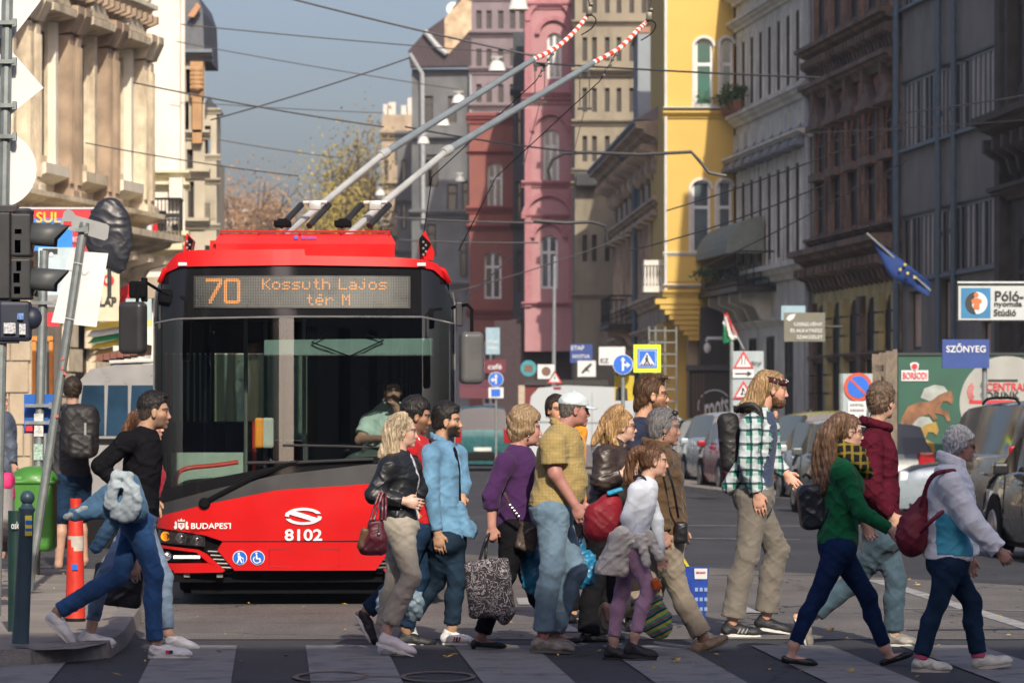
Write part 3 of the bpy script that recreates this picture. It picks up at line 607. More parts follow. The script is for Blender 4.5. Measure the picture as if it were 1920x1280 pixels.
def tan_house():
 A,Bp=XR(1152),XR(1246);A=((1152-CX)*152/FP,152);Bp=((1248-CX)*126/FP,126)
 F=Fac(A,Bp,(-1,-.1));root=house('weathered tan ornate house with deep eaves beside the yellow house',F);L=F.L
 m=mat('tan_stone',(.42,.33,.24),.9,var=.25,vscale=1.6,bump=.4,bscale=12,stain=(.15,.115,.09),stain_amt=.7,stain_scale=.6);n=9;cs=[L*(i+.5)/n for i in range(n)];rects=[]
 for u in cs:rects+=[(u-.55,u+.55,5.9,8.1),(u-.5,u+.5,9.0,10.2),(u-.6,u+.6,.4,3.8)]
 part(F.wall(rects,0,11.4,depth=.35),'wall',m,root)
 for r in rects:F.window(root,r,frame_dark,pane_dusty,depth=.05)
 for v,h,w in((10.5,.7,1.0),(8.4,.35,.45),(5.2,.4,.4),(4.3,.25,.3)):B=MB();F.cornice(B,-.3,L+.2,v,h,w);part(B,'cornice',m,root)
 for u in cs:
  B=MB();F.box(B,u-.8,u-.58,5.6,8.4,0,.1);F.box(B,u+.58,u+.8,5.6,8.4,0,.1);F.prof(B,u-.85,u+.85,[(0,8.1),(.4,8.2),(.4,8.35),(0,8.4)]);B.ball(F.P(u,9.9,.1),(.3,.3,.35),8,6);part(B,'window_surround',m,root)
 B=MB();corbels(F,B,0,L,9.9,.6,.8,26,.22);part(B,'corbel',m,root,'stuff')
 tile=mat('grey_roof_sheet',(.2,.17,.19),.6,var=.15,vscale=2)
 B=MB();B.add([F.P(-.3,11.25,1.0),F.P(L+.2,11.25,1.0),F.P(L+.2,14.6,-4.5),F.P(-.3,14.6,-4.5),F.P(-.3,11.2,-4.5),F.P(L+.2,11.2,-4.5)],[(0,1,2,3),(0,3,4),(1,2,5)]);part(B,'roof',tile,root)
 B=MB();B.tube([F.P(0,11.2,1.0),F.P(L,11.2,1.0)],.1,8);B.tube([F.P(L*.55,11.2,1.0),F.P(L*.55,10.2,.2),F.P(L*.55,0,.2)],.09,8);part(B,'gutter',zinc,root,smooth=True)
 balustrade(F,root,L*.3,L*.5,4.9,1.0,1.0,10);B=MB();corbels(F,B,L*.3,L*.5,4.0,.75,.8,3,.3);part(B,'console',m,root,'stuff')
 G=Fac(((1196-CX)*138/FP,138),((1256-CX)*138/FP,138),(0,-1));g=house('bare grey gable wall with sunlit brick stack above the tan house',G);gz=lambda py:EYE+(CY-py)*138/FP
 B=MB();G.box(B,0,G.L+1,9,gz(62),-5,0);part(B,'wall',mat('grey_blue_plaster',(.22,.25,.27),.9,var=.12,vscale=1,bump=.2),g);B=MB();B.prism([G.P(-.1,gz(62)+.002,.05),G.P(G.L+1,gz(62)+.002,.05),G.P(G.L+1,gz(20),.05),G.P(G.L*.55,gz(45),.05)],-G.n*5.1);part(B,'gable_coping',mat('tile_red',(.28,.14,.08)),g)
 G=Fac(((1222-CX)*142/FP,142),((1262-CX)*142/FP,142),(0,-1));B=MB();G.box(B,0,G.L+1,9,gz(-60),-5,0);part(B,'stack',mat('lit_brick',(.52,.34,.19),.9,var=.3,vscale=3,bump=.4,bscale=8),g)
tan_house()
def flat_block(label,p0,p1,d,top,m,fm,rects,fw=.1,gm=None,cor=(),cm=None,back=12,bot=0,depth=.3,surround=None,mull=1,trans=.68,name='building',skew=0):
 F=Fac(((p0-CX)*d/FP,d),((p1-CX)*d/FP,d),(0,-1));root=house(label,F);z=lambda py:EYE+(CY-py)*d/FP;R=[]
 for r in rects:R.append((F.U(r[0]),F.U(r[1]),z(r[3]),z(r[2]),r[4]if len(r)>4 else 0))
 part(F.wall(R,bot,z(top),depth=depth,back=back,skew=skew),'wall',m,root)
 for r in R:F.window(root,r,fm,gm or pane_dark,depth=depth*.7,fw=fw,mull=mull,trans=trans)
 for py,h,w in cor:B=MB();F.cornice(B,-.15,F.L+.15,z(py),h,w);part(B,'cornice',cm or m,root)
 return F,root,z
def cream_slab():
 m=mat('ochre_cream_plaster',(.24,.21,.155),.9,var=.12,vscale=1,bump=.2,stain=(.12,.105,.08),stain_amt=.7)
 F,r,z=flat_block('narrow cream wall with tiny windows between pink and tan houses',1078,1228,156,-60,m,frame_dark,[(x,x+9,y,y+h)for x in(1092,1110,1134,1156,1180,1203)for y,h in((-20,45),(70,45),(165,45),(255,48),(440,50))],cor=((352,.25,.3),(560,.2,.2),(145,.35,.5),(48,.2,.25),(236,.25,.3),(325,.2,.2)),mull=0,trans=0)
 B=MB();B.box(F.P(F.U(1098),z(338),.4),(.8,.7,.55),ch=.04);o=part(B,'cooling_unit',mat('cooler_black',(.03,.035,.04),.5),r);B=MB()
 for k in range(6):B.box(F.P(F.U(1098),z(348)+k*.08,.76),(.6,.02,.02))
 part(B,'grille',iron,o)
 B=MB();B.tube([F.P(F.U(1082),z(350),.7),F.P(F.U(1118),z(350),.7)],.04,6);B.tube([F.P(F.U(1118),z(350),0),F.P(F.U(1118),z(350),.7)],.04,6);part(B,'bracket',iron,r)
cream_slab()
def pink_house():
 m=mat('pink_stucco',(.38,.20,.215),.88,var=.08,vscale=1,bump=.15,stain=(.27,.13,.15),stain_amt=.4);md=mat('pink_moulding',(.34,.15,.17),.88,var=.15)
 F,r,z=flat_block('pink house front with a column of white arched windows',984,1080,164,-30,m,frame_white,[(1026,1053,62,148,.9),(1018,1048,243,342,.9),(1013,1046,441,541,.9)],cor=((196,.5,.35),(182,.18,.45),(352,.3,.3),(436-24,.25,.25),(575,.2,.25),(18,.3,.3)),cm=md,gm=pane_sky,bot=4.3)
 for cx,cy,rr in((1038,65,26),(1032,246,30),(1028,410,42),(1029,446,26),(1030,40,36)):
  B=MB();c=F.P(F.U(cx),z(cy),0);R=rr*164/FP
  P=[c+Vector((a*math.cos(t),w,a*math.sin(t)))for t in[PI*j/14 for j in range(15)]for a,w in((R,0),(R,-.22),(R+.2,-.22),(R+.2,0))]
  B.add(P,[(4*j+k,4*j+k+1,4*j+5+k,4*j+4+k)for j in range(14)for k in range(3)]);part(B,'arch_moulding',md,r)
 for px in(990,1072):
  for v_,h_ in((575,205),(175,5)):B=MB();F.box(B,F.U(px)-.14,F.U(px)+.14,z(v_),z(h_),0,.14);part(B,'pilaster',md,r)
 B=MB();F.box(B,-.6,F.L-.2,0,z(597),-10,-1.2);part(B,'ground_floor',mat('dark_maroon',(.035,.018,.022),.7,var=.3),r)
 B=MB();F.box(B,-1.3,-.02,0,z(600),-10,-1.0);part(B,'recess_wall',mat('dark_maroon',(.035,.018,.022)),r)
 m2=mat('salmon_stucco',(.23,.085,.07),.9,var=.1,vscale=1,bump=.15,stain=(.17,.05,.05),stain_amt=.5)
 flat=dict(cm=mat('salmon_moulding',(.24,.07,.065),.9));F2,r2,z2=flat_block('brick red house with arched windows left of the pink house',880,966,186,228,m2,frame_white,[(914,942,305,395,.9),(908,940,472,560,.9),(905,935,640,760)],cor=((400,.35,.35),(596,.5,.5),(432,.3,.4),(290,.2,.25),(232,.5,.4)),gm=pane_dark,**flat)
 F3,r3,z3=flat_block('mauve grey plaster gable above the brick red house',884,1000,196,-60,mat('mauve_plaster',(.19,.155,.17),.9,var=.2,vscale=.8,stain=(.15,.12,.12),stain_amt=.8),frame_dark,[(x,x+10,y,y+34)for x in(893,912,934,956,974)for y in(20,92,158)]+[(934,948,222,262)],cor=((140,.4,.4),(70,.3,.35),(206,.3,.3),(2,.4,.4)),mull=0)
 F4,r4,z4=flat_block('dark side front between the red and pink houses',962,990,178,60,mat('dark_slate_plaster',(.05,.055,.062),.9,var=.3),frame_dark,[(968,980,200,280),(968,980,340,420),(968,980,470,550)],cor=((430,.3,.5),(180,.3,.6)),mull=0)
pink_house()
def far_right_houses():
 m=mat('slate_grey_stucco',(.125,.13,.135),.9,var=.25,vscale=.6,bump=.2,stain=(.045,.05,.055),stain_amt=.7,stain_scale=.4);lm=mat('sunlit_rough_brick',(.46,.34,.22),.9,var=.4,vscale=2,bump=.6,bscale=6)
 F,r,z=flat_block('dark grey gabled house with white satellite dishes on its roof',772,886,222,130,m,frame_dark,[(796,812,180,230),(796,812,300,350),(800,822,290,350),(840,856,180,230),(838,858,345,400),(866,880,340,400),(800,818,420,480),(862,876,450,520),(800,818,560,620),(838,856,560,620)],cor=((410,.5,.6),(268,.4,.5),(540,.4,.5)),back=20,mull=0)
 B=MB();pts=[F.P(F.U(766),z(98),.8),F.P(F.U(800),z(60),.8),F.P(F.U(842),z(30),.8),F.P(F.U(905),z(-70),.8),F.P(F.U(905),z(126),.8),F.P(F.U(770),z(128),.8)];B.prism(pts,-F.n*.9);part(B,'gable',mat('charcoal_slate',(.05,.033,.038),.8,var=.3),r)
 B=MB();B.prism([F.P(F.U(834),z(102),.9),F.P(F.U(834),z(38),.9),F.P(F.U(905),z(-40),.9),F.P(F.U(928),z(-40),.9),F.P(F.U(928),z(22),.9),F.P(F.U(880),z(62),.9),F.P(F.U(842),z(104),.9)],-F.n*.6+Vector((0,.8,0)));part(B,'lit_gable_wall',lm,r)
 B=MB();B.tube([F.P(F.U(797),z(62),1.1),F.P(F.U(822),z(92),1.1),F.P(F.U(838),z(104),1.1)],.16,8);B.tube([F.P(F.U(769),z(104),1.0),F.P(F.U(792),z(140),.6),F.P(F.U(794),z(420),.4)],.13,8);B.tube([F.P(F.U(884),z(120),.6),F.P(F.U(884),z(560),.4)],.14,8);part(B,'gutter',mat('pale_zinc',(.32,.34,.35),.5),r,smooth=True)
 for px,py,rr,c in((850,17,13,.8),(907,28,13,.8),(888,38,11,.35)):
  d=223;t=thing('satellite_dish',W(px,py,d),{850:'white satellite dish on the roof ridge of the dark gabled house',907:'white satellite dish beside the sunlit gable wall',888:'grey satellite dish next to a white one on the gable'}[px],'satellite dish')
  R=rr*d/FP;B=MB();B.lathe([(R,0),(R*.8,.09),(R*.4,.16),(.02,.19)],W(px,py,d),(.1,1,-.1),18);part(B,'dish',mat('dish_'+('white'if c>.5 else 'grey'),(c,c,c),.5),t,smooth=True);B=MB();B.tube([W(px,py,d)+Vector((0,.2,0)),W(px+6,py+30,d+.6)],.05,6);B.tube([W(px,py,d)+Vector((0,-.5,.1)),W(px,py+12,d)],.03,5);part(B,'mast',zinc,t)
 for px,py in((798,130),(846,118),(862,186),(840,200)):pass
 m2=mat('beige_far_stone',(.34,.27,.19),.9,var=.25,vscale=.8,stain=(.16,.13,.1),stain_amt=.6)
 F,r,z=flat_block('pale far house with chimneys left of the dark gabled house',716,775,262,215,m2,frame_dark,[(740,750,270,310),(740,750,360,400),(720,728,300,340),(756,764,300,345),(756,764,430,480),(738,748,520,580)],cor=((262,.6,.7),(352,.4,.5),(450,.4,.5)),back=20,mull=0,trans=0)
 for px,w,h in((722,8,22),(735,14,26),(757,10,20),(768,8,34)):B=MB();F.box(B,F.U(px-w/2),F.U(px+w/2),z(217),z(217-h),-2,-.3);part(B,'chimney',mat('pale_chimney',(.5,.47,.42)),r)
 F,r,z=flat_block('shadowed grey house front below the pale far house',745,800,240,245,m,frame_dark,[(752,762,300,350),(776,790,300,350),(752,762,380,430),(776,790,400,450),(752,762,500,560),(776,790,520,580)],cor=((262,.5,.5),(385,.4,.4),(480,.4,.4)),back=20,mull=0,trans=0)
 F,r,z=flat_block('distant cream house at the end of the street',560,720,330,500,mat('distant_cream',(.36,.33,.28),.9,var=.2),frame_dark,[(600+k*24,610+k*24,560,600)for k in range(4)],cor=((510,.4,.4),),back=20,mull=0,trans=0)
 F,r,z=flat_block('low distant white house behind the autumn trees',396,470,330,400,mat('distant_white',(.5,.48,.44),.9,var=.2),frame_dark,[(405,414,420,450),(425,434,420,450),(445,454,420,450),(405,414,480,510)],cor=((405,.5,.5),),back=20,mull=0,trans=0)
far_right_houses()
# left row: stone palace, white corner house, turreted house
def left_palace():
 F=Fac(((-40-CX)*70/FP,70),((258-CX)*81/FP,81),(1,-.2));root=house('sunlit stone palace on the left with pilasters and broken pediments',F);L=F.L
 m=mat('palace_stone',(.58,.50,.37),.9,var=.2,vscale=4,bump=.6,bscale=9,stain=(.22,.17,.12),stain_amt=.85,stain_scale=1.3);dk=mat('palace_dark_stone',(.32,.24,.17),.9,var=.3,vscale=2,bump=.5,bscale=14);cr=mat('palace_cream',(.68,.63,.52),.85,var=.12,vscale=2,bump=.25)
 rects=[];cs=[1.15+i*2.8 for i in range(4)]
 for u in cs:rects+=[(u-.48,u+.48,6.6,9.0),(u-.45,u+.45,10.6,12.6),(u-.7,u+.7,.5,4.0,.5)]
 part(F.wall(rects,0,17.5,depth=.3),'wall',m,root)
 for r in rects:F.window(root,r,frame_dark,pane_dusty,depth=.1)
 for v,h,w in((4.9,.45,1.0),(5.5,.3,.6),(9.9,.3,.45),(13.6,.5,.9),(16.9,.6,1.1)):B=MB();F.cornice(B,-.2,L,v,h,w);part(B,'cornice',cr if v>9 else m,root)
 for i,u in enumerate(cs):
  B=MB();F.prof(B,u-.8,u+.8,[(0,9.2),(.5,9.3),(.5,9.45),(0,9.5)]);B.prism([F.P(u-.8,9.5,.0),F.P(u+.8,9.5,.0),F.P(u+.1,9.9,.0),F.P(u-.1,9.9,0)],F.n*.4);part(B,'pediment',m,root)
  B=MB();F.box(B,u-.68,u-.5,6.4,9.2,0,.16);F.box(B,u+.5,u+.68,6.4,9.2,0,.16);F.prof(B,u-.8,u+.8,[(0,6.05),(.35,6.2),(.35,6.4),(0,6.42)]);part(B,'window_surround',cr if i%2 else m,root)
  B=MB();F.box(B,u-.65,u-.47,10.4,12.8,0,.14);F.box(B,u+.47,u+.65,10.4,12.8,0,.14);F.prof(B,u-.8,u+.8,[(0,12.8),(.5,12.9),(.5,13.1),(0,13.15)]);part(B,'window_surround',cr,root)
  p=u+1.4;mm=dk if i in(1,2)else m
  for sgn in(-.27,.27):
   B=MB();F.box(B,p+sgn-.14,p+sgn+.14,5.8,9.0,0,.3);[F.box(B,p+sgn-.10+.07*k-.014,p+sgn-.10+.07*k+.014,6.1,8.8,.3,.33)for k in range(4)]
   F.prof(B,p+sgn-.22,p+sgn+.22,[(0,9.0),(.34,9.05),(.5,9.4),(.5,9.55),(0,9.6)]);F.prof(B,p+sgn-.2,p+sgn+.2,[(0,5.8),(.4,5.8),(.4,5.95),(.34,6.0),(0,6.01)]);part(B,'pilaster',mm,root)
   B=MB();F.box(B,p+sgn-.12,p+sgn+.12,10.3,13.3,0,.25);F.prof(B,p+sgn-.2,p+sgn+.2,[(0,13.2),(.3,13.2),(.42,13.5),(0,13.53)]);part(B,'pilaster',cr if i%2==0 else m,root)
 B=MB();corbels(F,B,0,L,12.9,.7,.8,18,.22);part(B,'modillion',dk,root,'stuff');B=MB();corbels(F,B,0,L,9.45,.5,.5,26,.14);part(B,'dentil',dk,root,'stuff');B=MB();corbels(F,B,0,L,4.35,.55,.8,9,.3);part(B,'bracket',m,root,'stuff')
 rs=random.Random(5)
 for k in range(9):
  u=-.0;
  while u<L-.2:
   w=rs.uniform(.8,1.2);u2=min(u+w,L)
   if not any(r[4:]and r[0]-.05<(u+u2)/2<r[1]+.05 and k*.48<r[3]-.1 for r in rects if len(r)>4):B=MB();F.box(B,u+.02,u2-.02,.05+k*.48,.05+k*.48+.44,0,.12+rs.uniform(0,.03));part(B,'stone_block',m,root)
   u=u2
left_palace()
def corner_wall_stone():
 F=Fac((-9.4,55.5),(-7.05,58.5),(.5,-1));root=house('rusticated stone corner pier of the left palace',F);m=mat('pier_stone',(.42,.345,.25),.9,var=.15,vscale=2,bump=.35,bscale=14,stain=(.22,.17,.12),stain_amt=.5)
 F=Fac(((-60-CX)*58/FP,58),((58-CX)*58/FP,58),(0,-1));B=MB();F.box(B,0,F.L,0,3.4,-4,-.08);part(B,'core',m,root);rs=random.Random(8)
 for k in range(7):
  u=-(k%2)*.2
  while u<F.L:
   w=rs.choice([.32,.42,.5]);a,b=max(u,0),min(u+w,F.L)
   if b-a>.05:B=MB();F.box(B,a+.012,b-.012,.02+k*.48,.02+k*.48+.46,-.07,rs.uniform(-.01,.015));part(B,'stone_block',m,root)
   u+=w
corner_wall_stone()
def white_corner_house():
 wm=mat('white_lit_plaster',(.74,.70,.62),.85,var=.06,vscale=1,bump=.15,stain=(.5,.45,.36),stain_amt=.4,stain_scale=.8);cr=mat('butter_plaster',(.62,.56,.38),.85,var=.1)
 F,r,z=flat_block('white plastered corner house with ironwork balcony',238,345,92,-60,wm,frame_dark,[(262,276,420,455),(292,312,395,458),(322,334,420,455)],cor=((335,.18,.3),(357,.18,.25),(462,.35,.5),(478,.3,.35)),cm=cr,bot=0,skew=-.12)
 for k in range(30):
  B=MB();w=7 if k%2 else 12;F.box(B,F.U(240),F.U(240+w+8),z(460-k*16),z(446-k*16),0,.05);part(B,'quoin',cr,r)
 for k,(py,w)in enumerate(((180,.42),(250,.3),(330,.25))):B=MB();F.prof(B,F.U(245),F.U(282),[(0,z(py)),(w*.5,z(py)+.1),(w,z(py)+.4),(w,z(py)+.5),(0,z(py)+.52)]);B.ball(F.P(F.U(262),z(py+12),.1),(.16,.14,.25),8,6);part(B,'bracket',cr,r)
 B=MB();B.tube([F.P(F.U(343),0,.08),F.P(F.U(343),14,.08)],.06,8);part(B,'downpipe',wm,r,smooth=True);B=MB();F.box(B,F.U(320),F.L,z(375),z(335),.0,.4);part(B,'bay_base',wm,r)
 balustrade(F,r,F.U(238),F.U(343),z(458),.7,1.05,15,slab=cr)
 B=MB();F.box(B,-.0,F.L,z(560),z(520),.0,.5);part(B,'sign_band',mat('tan_band',(.35,.29,.22)),r)
 for j,(px,cols)in enumerate(((283,('g','w','r')),)):
  t=thing('flag',F.P(F.U(286),z(458),.8),'rolled red white green flag hanging on the balcony','flag')
  for k,(nm,c)in enumerate((('green_stripe',(.02,.22,.10)),('white_stripe',(.7,.7,.7)),('red_stripe',(.55,.02,.02)))):
   B=MB();P=[];x0=F.U(270+k*11)
   for i in range(8):P.append([F.P(x0+q*.065+.02*math.sin(i+q),z(398+i*9),.78+.03*math.sin(i*1.3+q*2+k))for q in range(3)])
   B.grid(P);o=part(B,nm,mat('flag_'+nm,c,.8),t,smooth=True);md=o.modifiers.new('cloth','SOLIDIFY');md.thickness=.01
white_corner_house()
def turret_house():
 cm=mat('turret_cream',(.42,.38,.30),.9,var=.15,vscale=1.5,bump=.3);om=mat('ochre_stone',(.40,.24,.12),.9,var=.2,vscale=2,bump=.3);sl=mat('blue_slate',(.06,.07,.085),.6,var=.3)
 F,r,z=flat_block('slim house with dark mansard and open corner turret beyond the white house',340,384,104,105,cm,frame_dark,[(348,356,130,175),(347,354,190,250),(350,362,280,320),(352,364,340,410),(352,364,450,520)],cor=((262,.25,.3),(335,.25,.35),(430,.3,.4)),back=8,mull=0,trans=0,skew=-.11)
 B=MB();F.box(B,F.U(362),F.U(380),z(270),z(185),0,.3);part(B,'pilaster',om,r);B=MB();F.prof(B,F.U(359),F.U(383),[(0,z(185)),(.3,z(185)),(.5,z(150)),(.4,z(118)),(0,z(118))]);[B.ball(F.P(F.U(371),z(150)+.12*k,.45),(.2,.12,.1),7,5)for k in range(-2,3)];part(B,'capital',om,r)
 B=MB();F.cornice(B,F.U(342),F.U(400),z(116),.3,.5);part(B,'eaves_cornice',mat('slate_ledge',(.14,.17,.20),.6),r)
 B=MB();B.prism([F.P(F.U(346),z(104),.2),F.P(F.U(384),z(104),.2),F.P(F.U(380),z(20),.0),F.P(F.U(370),z(-10),0),F.P(F.U(346),z(-20),0)],-F.n*5);part(B,'mansard_roof',sl,r);B=MB();B.prism([F.P(F.U(354),z(34),.25),F.P(F.U(366),z(36),.25),F.P(F.U(379),z(16),.25),F.P(F.U(372),z(8),.25)],F.n*.2);part(B,'roof_patch',mat('copper_tile',(.4,.2,.1)),r)
 G=Fac(((376-CX)*106/FP,106),((406-CX)*106/FP,106),(0,-1));z2=lambda py:EYE+(CY-py)*106/FP;R=[(G.U(382),G.U(395),z2(292),z2(232),.9)]
 B=MB();G.box(B,0,G.L,0,z2(300),-3,0);part(B,'turret_base',cm,r);W_=MB();a,b=R[0][0],R[0][1]
 G.box(W_,0,a,z2(300),z2(214),-1.5,0);G.box(W_,b,G.L,z2(300),z2(214),-1.5,0);G.box(W_,a,b,z2(236),z2(214),-1.5,0);part(W_,'turret_arch',cm,r)
 for py,w in((214,.15),(300,.12),(345,.18),(430,.15)):B=MB();G.cornice(B,-.12,G.L+.12,z2(py),.16,w);part(B,'cornice',cm,r)
 B=MB();c=G.P(G.L*.42,0,-.7);B.lathe([(.42,z2(212)),(.3,z2(200)),(.1,z2(188)),(.03,z2(178))],c,n=10);part(B,'turret_cap',sl,r,smooth=True)
 for k,py in enumerate((380,460,540)):B=MB();G.box(B,G.U(384),G.U(394),z2(py+40),z2(py),.0,.03);part(B,'window',pane_dark,r)
 for k in range(7):B=MB();G.box(B,G.U(378+k*4),G.U(379.5+k*4),z2(410),z2(372),.03,.08);part(B,'baluster',cm,r)
turret_house()
# unseen blocks behind, put in to shade the crossing and mirror in the windscreen
def corner_block(label,x0,x1,y0,y1,h,col,nm):
 root=thing('building',((x0+x1)/2,(y0+y1)/2,0),label,'building');m=mat(nm,col,.9,var=.12,vscale=1,bump=.2)
 fl=int(h//3.6)
 for A,B_,out,back in(((x0,y1),(x1,y1),(0,1),y1-y0),((x0,y0),(x0,y1),(-1,0),.5)):
  F=Fac(A,B_,out);n=max(2,int(F.L/3));R=[(F.L*(i+.5)/n-.6,F.L*(i+.5)/n+.6,.9+3.6*k,3.0+3.6*k)for i in range(n)for k in range(fl)]
  part(F.wall(R,0,h,back=back),'wall',m,root);G=MB()
  for r in R:G.add([F.P(r[0],r[2],-.2),F.P(r[1],r[2],-.2),F.P(r[1],r[3],-.2),F.P(r[0],r[3],-.2)],[(0,1,2,3)])
  o=part(G,'window_row',pane_dark,root,'stuff');C=MB();F.cornice(C,0,F.L,h-.5,.5,.6);part(C,'cornice',m,root)
corner_block('tall unseen stone house put in behind the photographer to shade the crossing',-1.5,40,-34,-5.5,20.6,(.22,.19,.15),'rear_stone')
corner_block('unseen brown house behind the photographer, added to leave a sky gap for the windscreen',-52,-4.2,-50,-8,19,(.16,.12,.09),'rear_brown')  # its edge is set so the windscreen mirrors a narrow strip of sky
# autumn trees
def tree(label,x,y,h,r,n,leafc,seed,group='autumn trees at the end of the street',crown_z=.6,leaf=.13):
 q=random.Random(seed);root=thing('tree',(x,y,0),label,'tree',group);B=MB();th=h*.42
 B.tube([(x,y,0),(x+q.uniform(-.2,.2),y,th*.5),(x+q.uniform(-.3,.3),y,th)],[h*.028,h*.02,h*.015],8)
 for i in range(26):
  a=q.uniform(0,6.28);s=Vector((x,y,th*q.uniform(.7,1.05)));e=Vector((x+r*q.uniform(.3,1)*math.cos(a),y+r*q.uniform(.3,1)*math.sin(a),h*q.uniform(.6,1.03)));mid=(s+e)/2+Vector((0,0,h*.05))
  B.tube([s,mid,e],[h*.009,h*.005,h*.0015],5)
  for k in range(4):t=q.uniform(.4,.95);p=s+(e-s)*t;B.tube([p,p+Vector((q.gauss(0,.12),q.gauss(0,.12),q.uniform(.02,.2)))*h*.5],[h*.003,h*.0008],4)
 part(B,'trunk',mat('bark',(.09,.065,.05),.9),root,smooth=True);foliage(Vector((x,y,h*.7)),(r,r,h*.3),n,leaf,mat('autumn_leaf_'+leafc[0],leafc[1],.8,var=.5,vscale=.6),root,'crown',seed)
for lab,px,py,d,rr,n,lc in(('ochre autumn tree left of the bus roof at the end of the street',475,348,300,3.4,8000,('ochre',(.30,.17,.07))),('brown leaved tree beside the turreted house',432,360,280,2.4,5000,('brown',(.24,.14,.075))),('pale autumn tree above the left part of the bus roof',525,362,310,2.8,5000,('tan',(.32,.2,.1))),('tall yellow green tree behind the trolley poles',655,290,250,2.2,9000,('olive',(.20,.16,.05))),('bare topped tree beside the far pale house',692,262,270,1.2,1500,('rust',(.27,.15,.06))),('low green yellow tree between the trolley poles',618,350,240,2.3,5000,('gold',(.33,.26,.06)))):
 tree(lab,(px-CX)*d/FP,d,EYE+(CY-py)*d/FP,rr,n,lc,px)
 # trolleybus
BUS_D=32.0;BYAW=math.radians(2.4);BC=Vector(((570-CX)*BUS_D/FP,BUS_D,0));BX=Vector((math.cos(BYAW),math.sin(BYAW),0));BY=Vector((-math.sin(BYAW),math.cos(BYAW),0))
bus=thing('trolleybus',tuple(BC),'red and black trolleybus 8102 waiting at the crossing with both poles raised','trolleybus')
SB=FP/BUS_D
def bl(px):return(px-570)/SB
def bz(py):return EYE+(CY-py)/SB
def BT(x,y,z):return BC+BX*x+BY*y+Vector((0,0,z))
def fy(x,z):
 a=abs(x)/1.27;return.10*a**2+.30*a**9+(max(0,z-1.0)*.045)+(max(0,.75-z)*.10)+(max(0,z-2.45)*.10)
def interp(pl,x):
 for(a,b),(c,d)in zip(pl,pl[1:]):
  if a<=x<=c:return b+(d-b)*(x-a)/(c-a)if c>a else b
 return pl[0][1]if x<pl[0][0]else pl[-1][1]
def band(top,bot,x0,x1,n=28,m=4,off=0.0,thick=.0,B=None):
 B=B or MB();xs=sorted(set([x0+(x1-x0)*i/n for i in range(n+1)]+[p[0]for p in top+bot if x0<p[0]<x1]));P=[]
 for px in xs:
  t,b=interp(top,px),interp(bot,px);P.append([BT(bl(px),fy(bl(px),bz(b+(t-b)*j/m))-off,bz(b+(t-b)*j/m))for j in range(m+1)])
 B.grid(P)
 if thick:
  k=len(xs);ring=[P[i][0]for i in range(k)]+[P[-1][j]for j in range(1,m+1)]+[P[i][m]for i in range(k-2,-1,-1)]+[P[0][j]for j in range(m-1,0,-1)]
  n0=len(ring);B.add(ring+[p+BY*thick for p in ring],[(i,(i+1)%n0,n0+(i+1)%n0,n0+i)for i in range(n0)])
 return B
def FPt(px,py,off=0.0):return BT(bl(px),fy(bl(px),bz(py))-off,bz(py))
RED=mat('bus_red_paint',(.52,.006,.007),.34,var=.05,vscale=3,coat=.25,spec=.3,stain=(.42,.03,.03),stain_amt=.35,stain_scale=2);BLK=mat('bus_black_gloss',(.010,.010,.011),.07,var=0);GRY=mat('bus_dark_metallic',(.04,.04,.043),.42,.2,var=.1)
MBL=mat('bus_matt_black',(.006,.006,.007),.85,spec=.08);RUB=mat('rubber',(.012,.012,.012),.9,var=.2,spec=.1);SILV=mat('bright_trim',(.5,.5,.5),.3,.8);WPR=mat('white_vinyl',(.75,.75,.75),.5,var=.03)
BGL=glass_mat('windscreen_glass',(.80,.88,.85),.012,.12);SGL=glass_mat('side_glass',(.40,.50,.47),.02,.03)
top_roof=[(300,512),(312,492),(330,474),(350,468),(570,466),(572,478),(750,481),(800,485),(822,492),(838,520)]
bot_roof=[(298,520),(312,508),(332,500),(350,498.5),(570,496),(790,499),(815,504),(838,524)]
part(band(top_roof,bot_roof,299,838,40,3,.03,.05),'roof_front',RED,bus,smooth=True)
hd_bot=[(286,604),(330,597),(560,593),(792,593),(854,605)]
hd_top=[(286,545),(296,525),(312,509),(332,501),(350,499.5),(570,497),(790,500),(815,505),(838,525),(850,560),(854,590)]
hb=part(band(hd_top,hd_bot,286,854,40,5,0,.04),'header_panel',BLK,bus,smooth=True)
gl_bot=[(290,920),(400,896),(520,873),(690,856),(852,851)]
ws=part(band([(p,q+1.5)for p,q in hd_bot],gl_bot,301,847,44,10,.012),'windscreen',BGL,bus,smooth=True)
for a,b in((285,301),(847,856)):part(band(hd_bot,[(280,955),(300,950),(840,866),(860,866)],a,b,3,10,.015,.06),'pillar',BLK,bus,smooth=True)
B=MB();B.tube([FPt(p,interp(hd_bot,p),.02)for p in range(288,856,12)],.008,6);part(B,'trim_strip',SILV,bus,smooth=True)
for a in(290,850):B=MB();B.tube([FPt(a-(5 if a<400 else-5)*(1 if q>560 else.2),q,.03)for q in range(545,940 if a<400 else 860,20)],.008,6);part(B,'trim_strip',SILV,bus,smooth=True)
bb=[(288,948),(400,917),(520,890),(690,870),(856,868)];gb=[(288,972),(300,967),(400,942),(520,918),(690,907),(856,905)]
part(band(gl_bot,bb,288,855,40,3,.02,.05),'screen_base',BLK,bus,smooth=True);part(band(bb,gb,288,855,40,3,.035,.06),'cowl',GRY,bus,smooth=True)
rb_=[(290,990),(340,996),(385,1003),(418,1014),(720,1013),(755,1003),(856,990)]
part(band(gb,rb_,291,854,44,5,.045,.07),'front_panel',RED,bus,smooth=True)
part(band([(p,q+2)for p,q in rb_],[(290,1076),(856,1076)],291,854,30,4,-.02,.05),'bumper_core',MBL,bus,smooth=True)
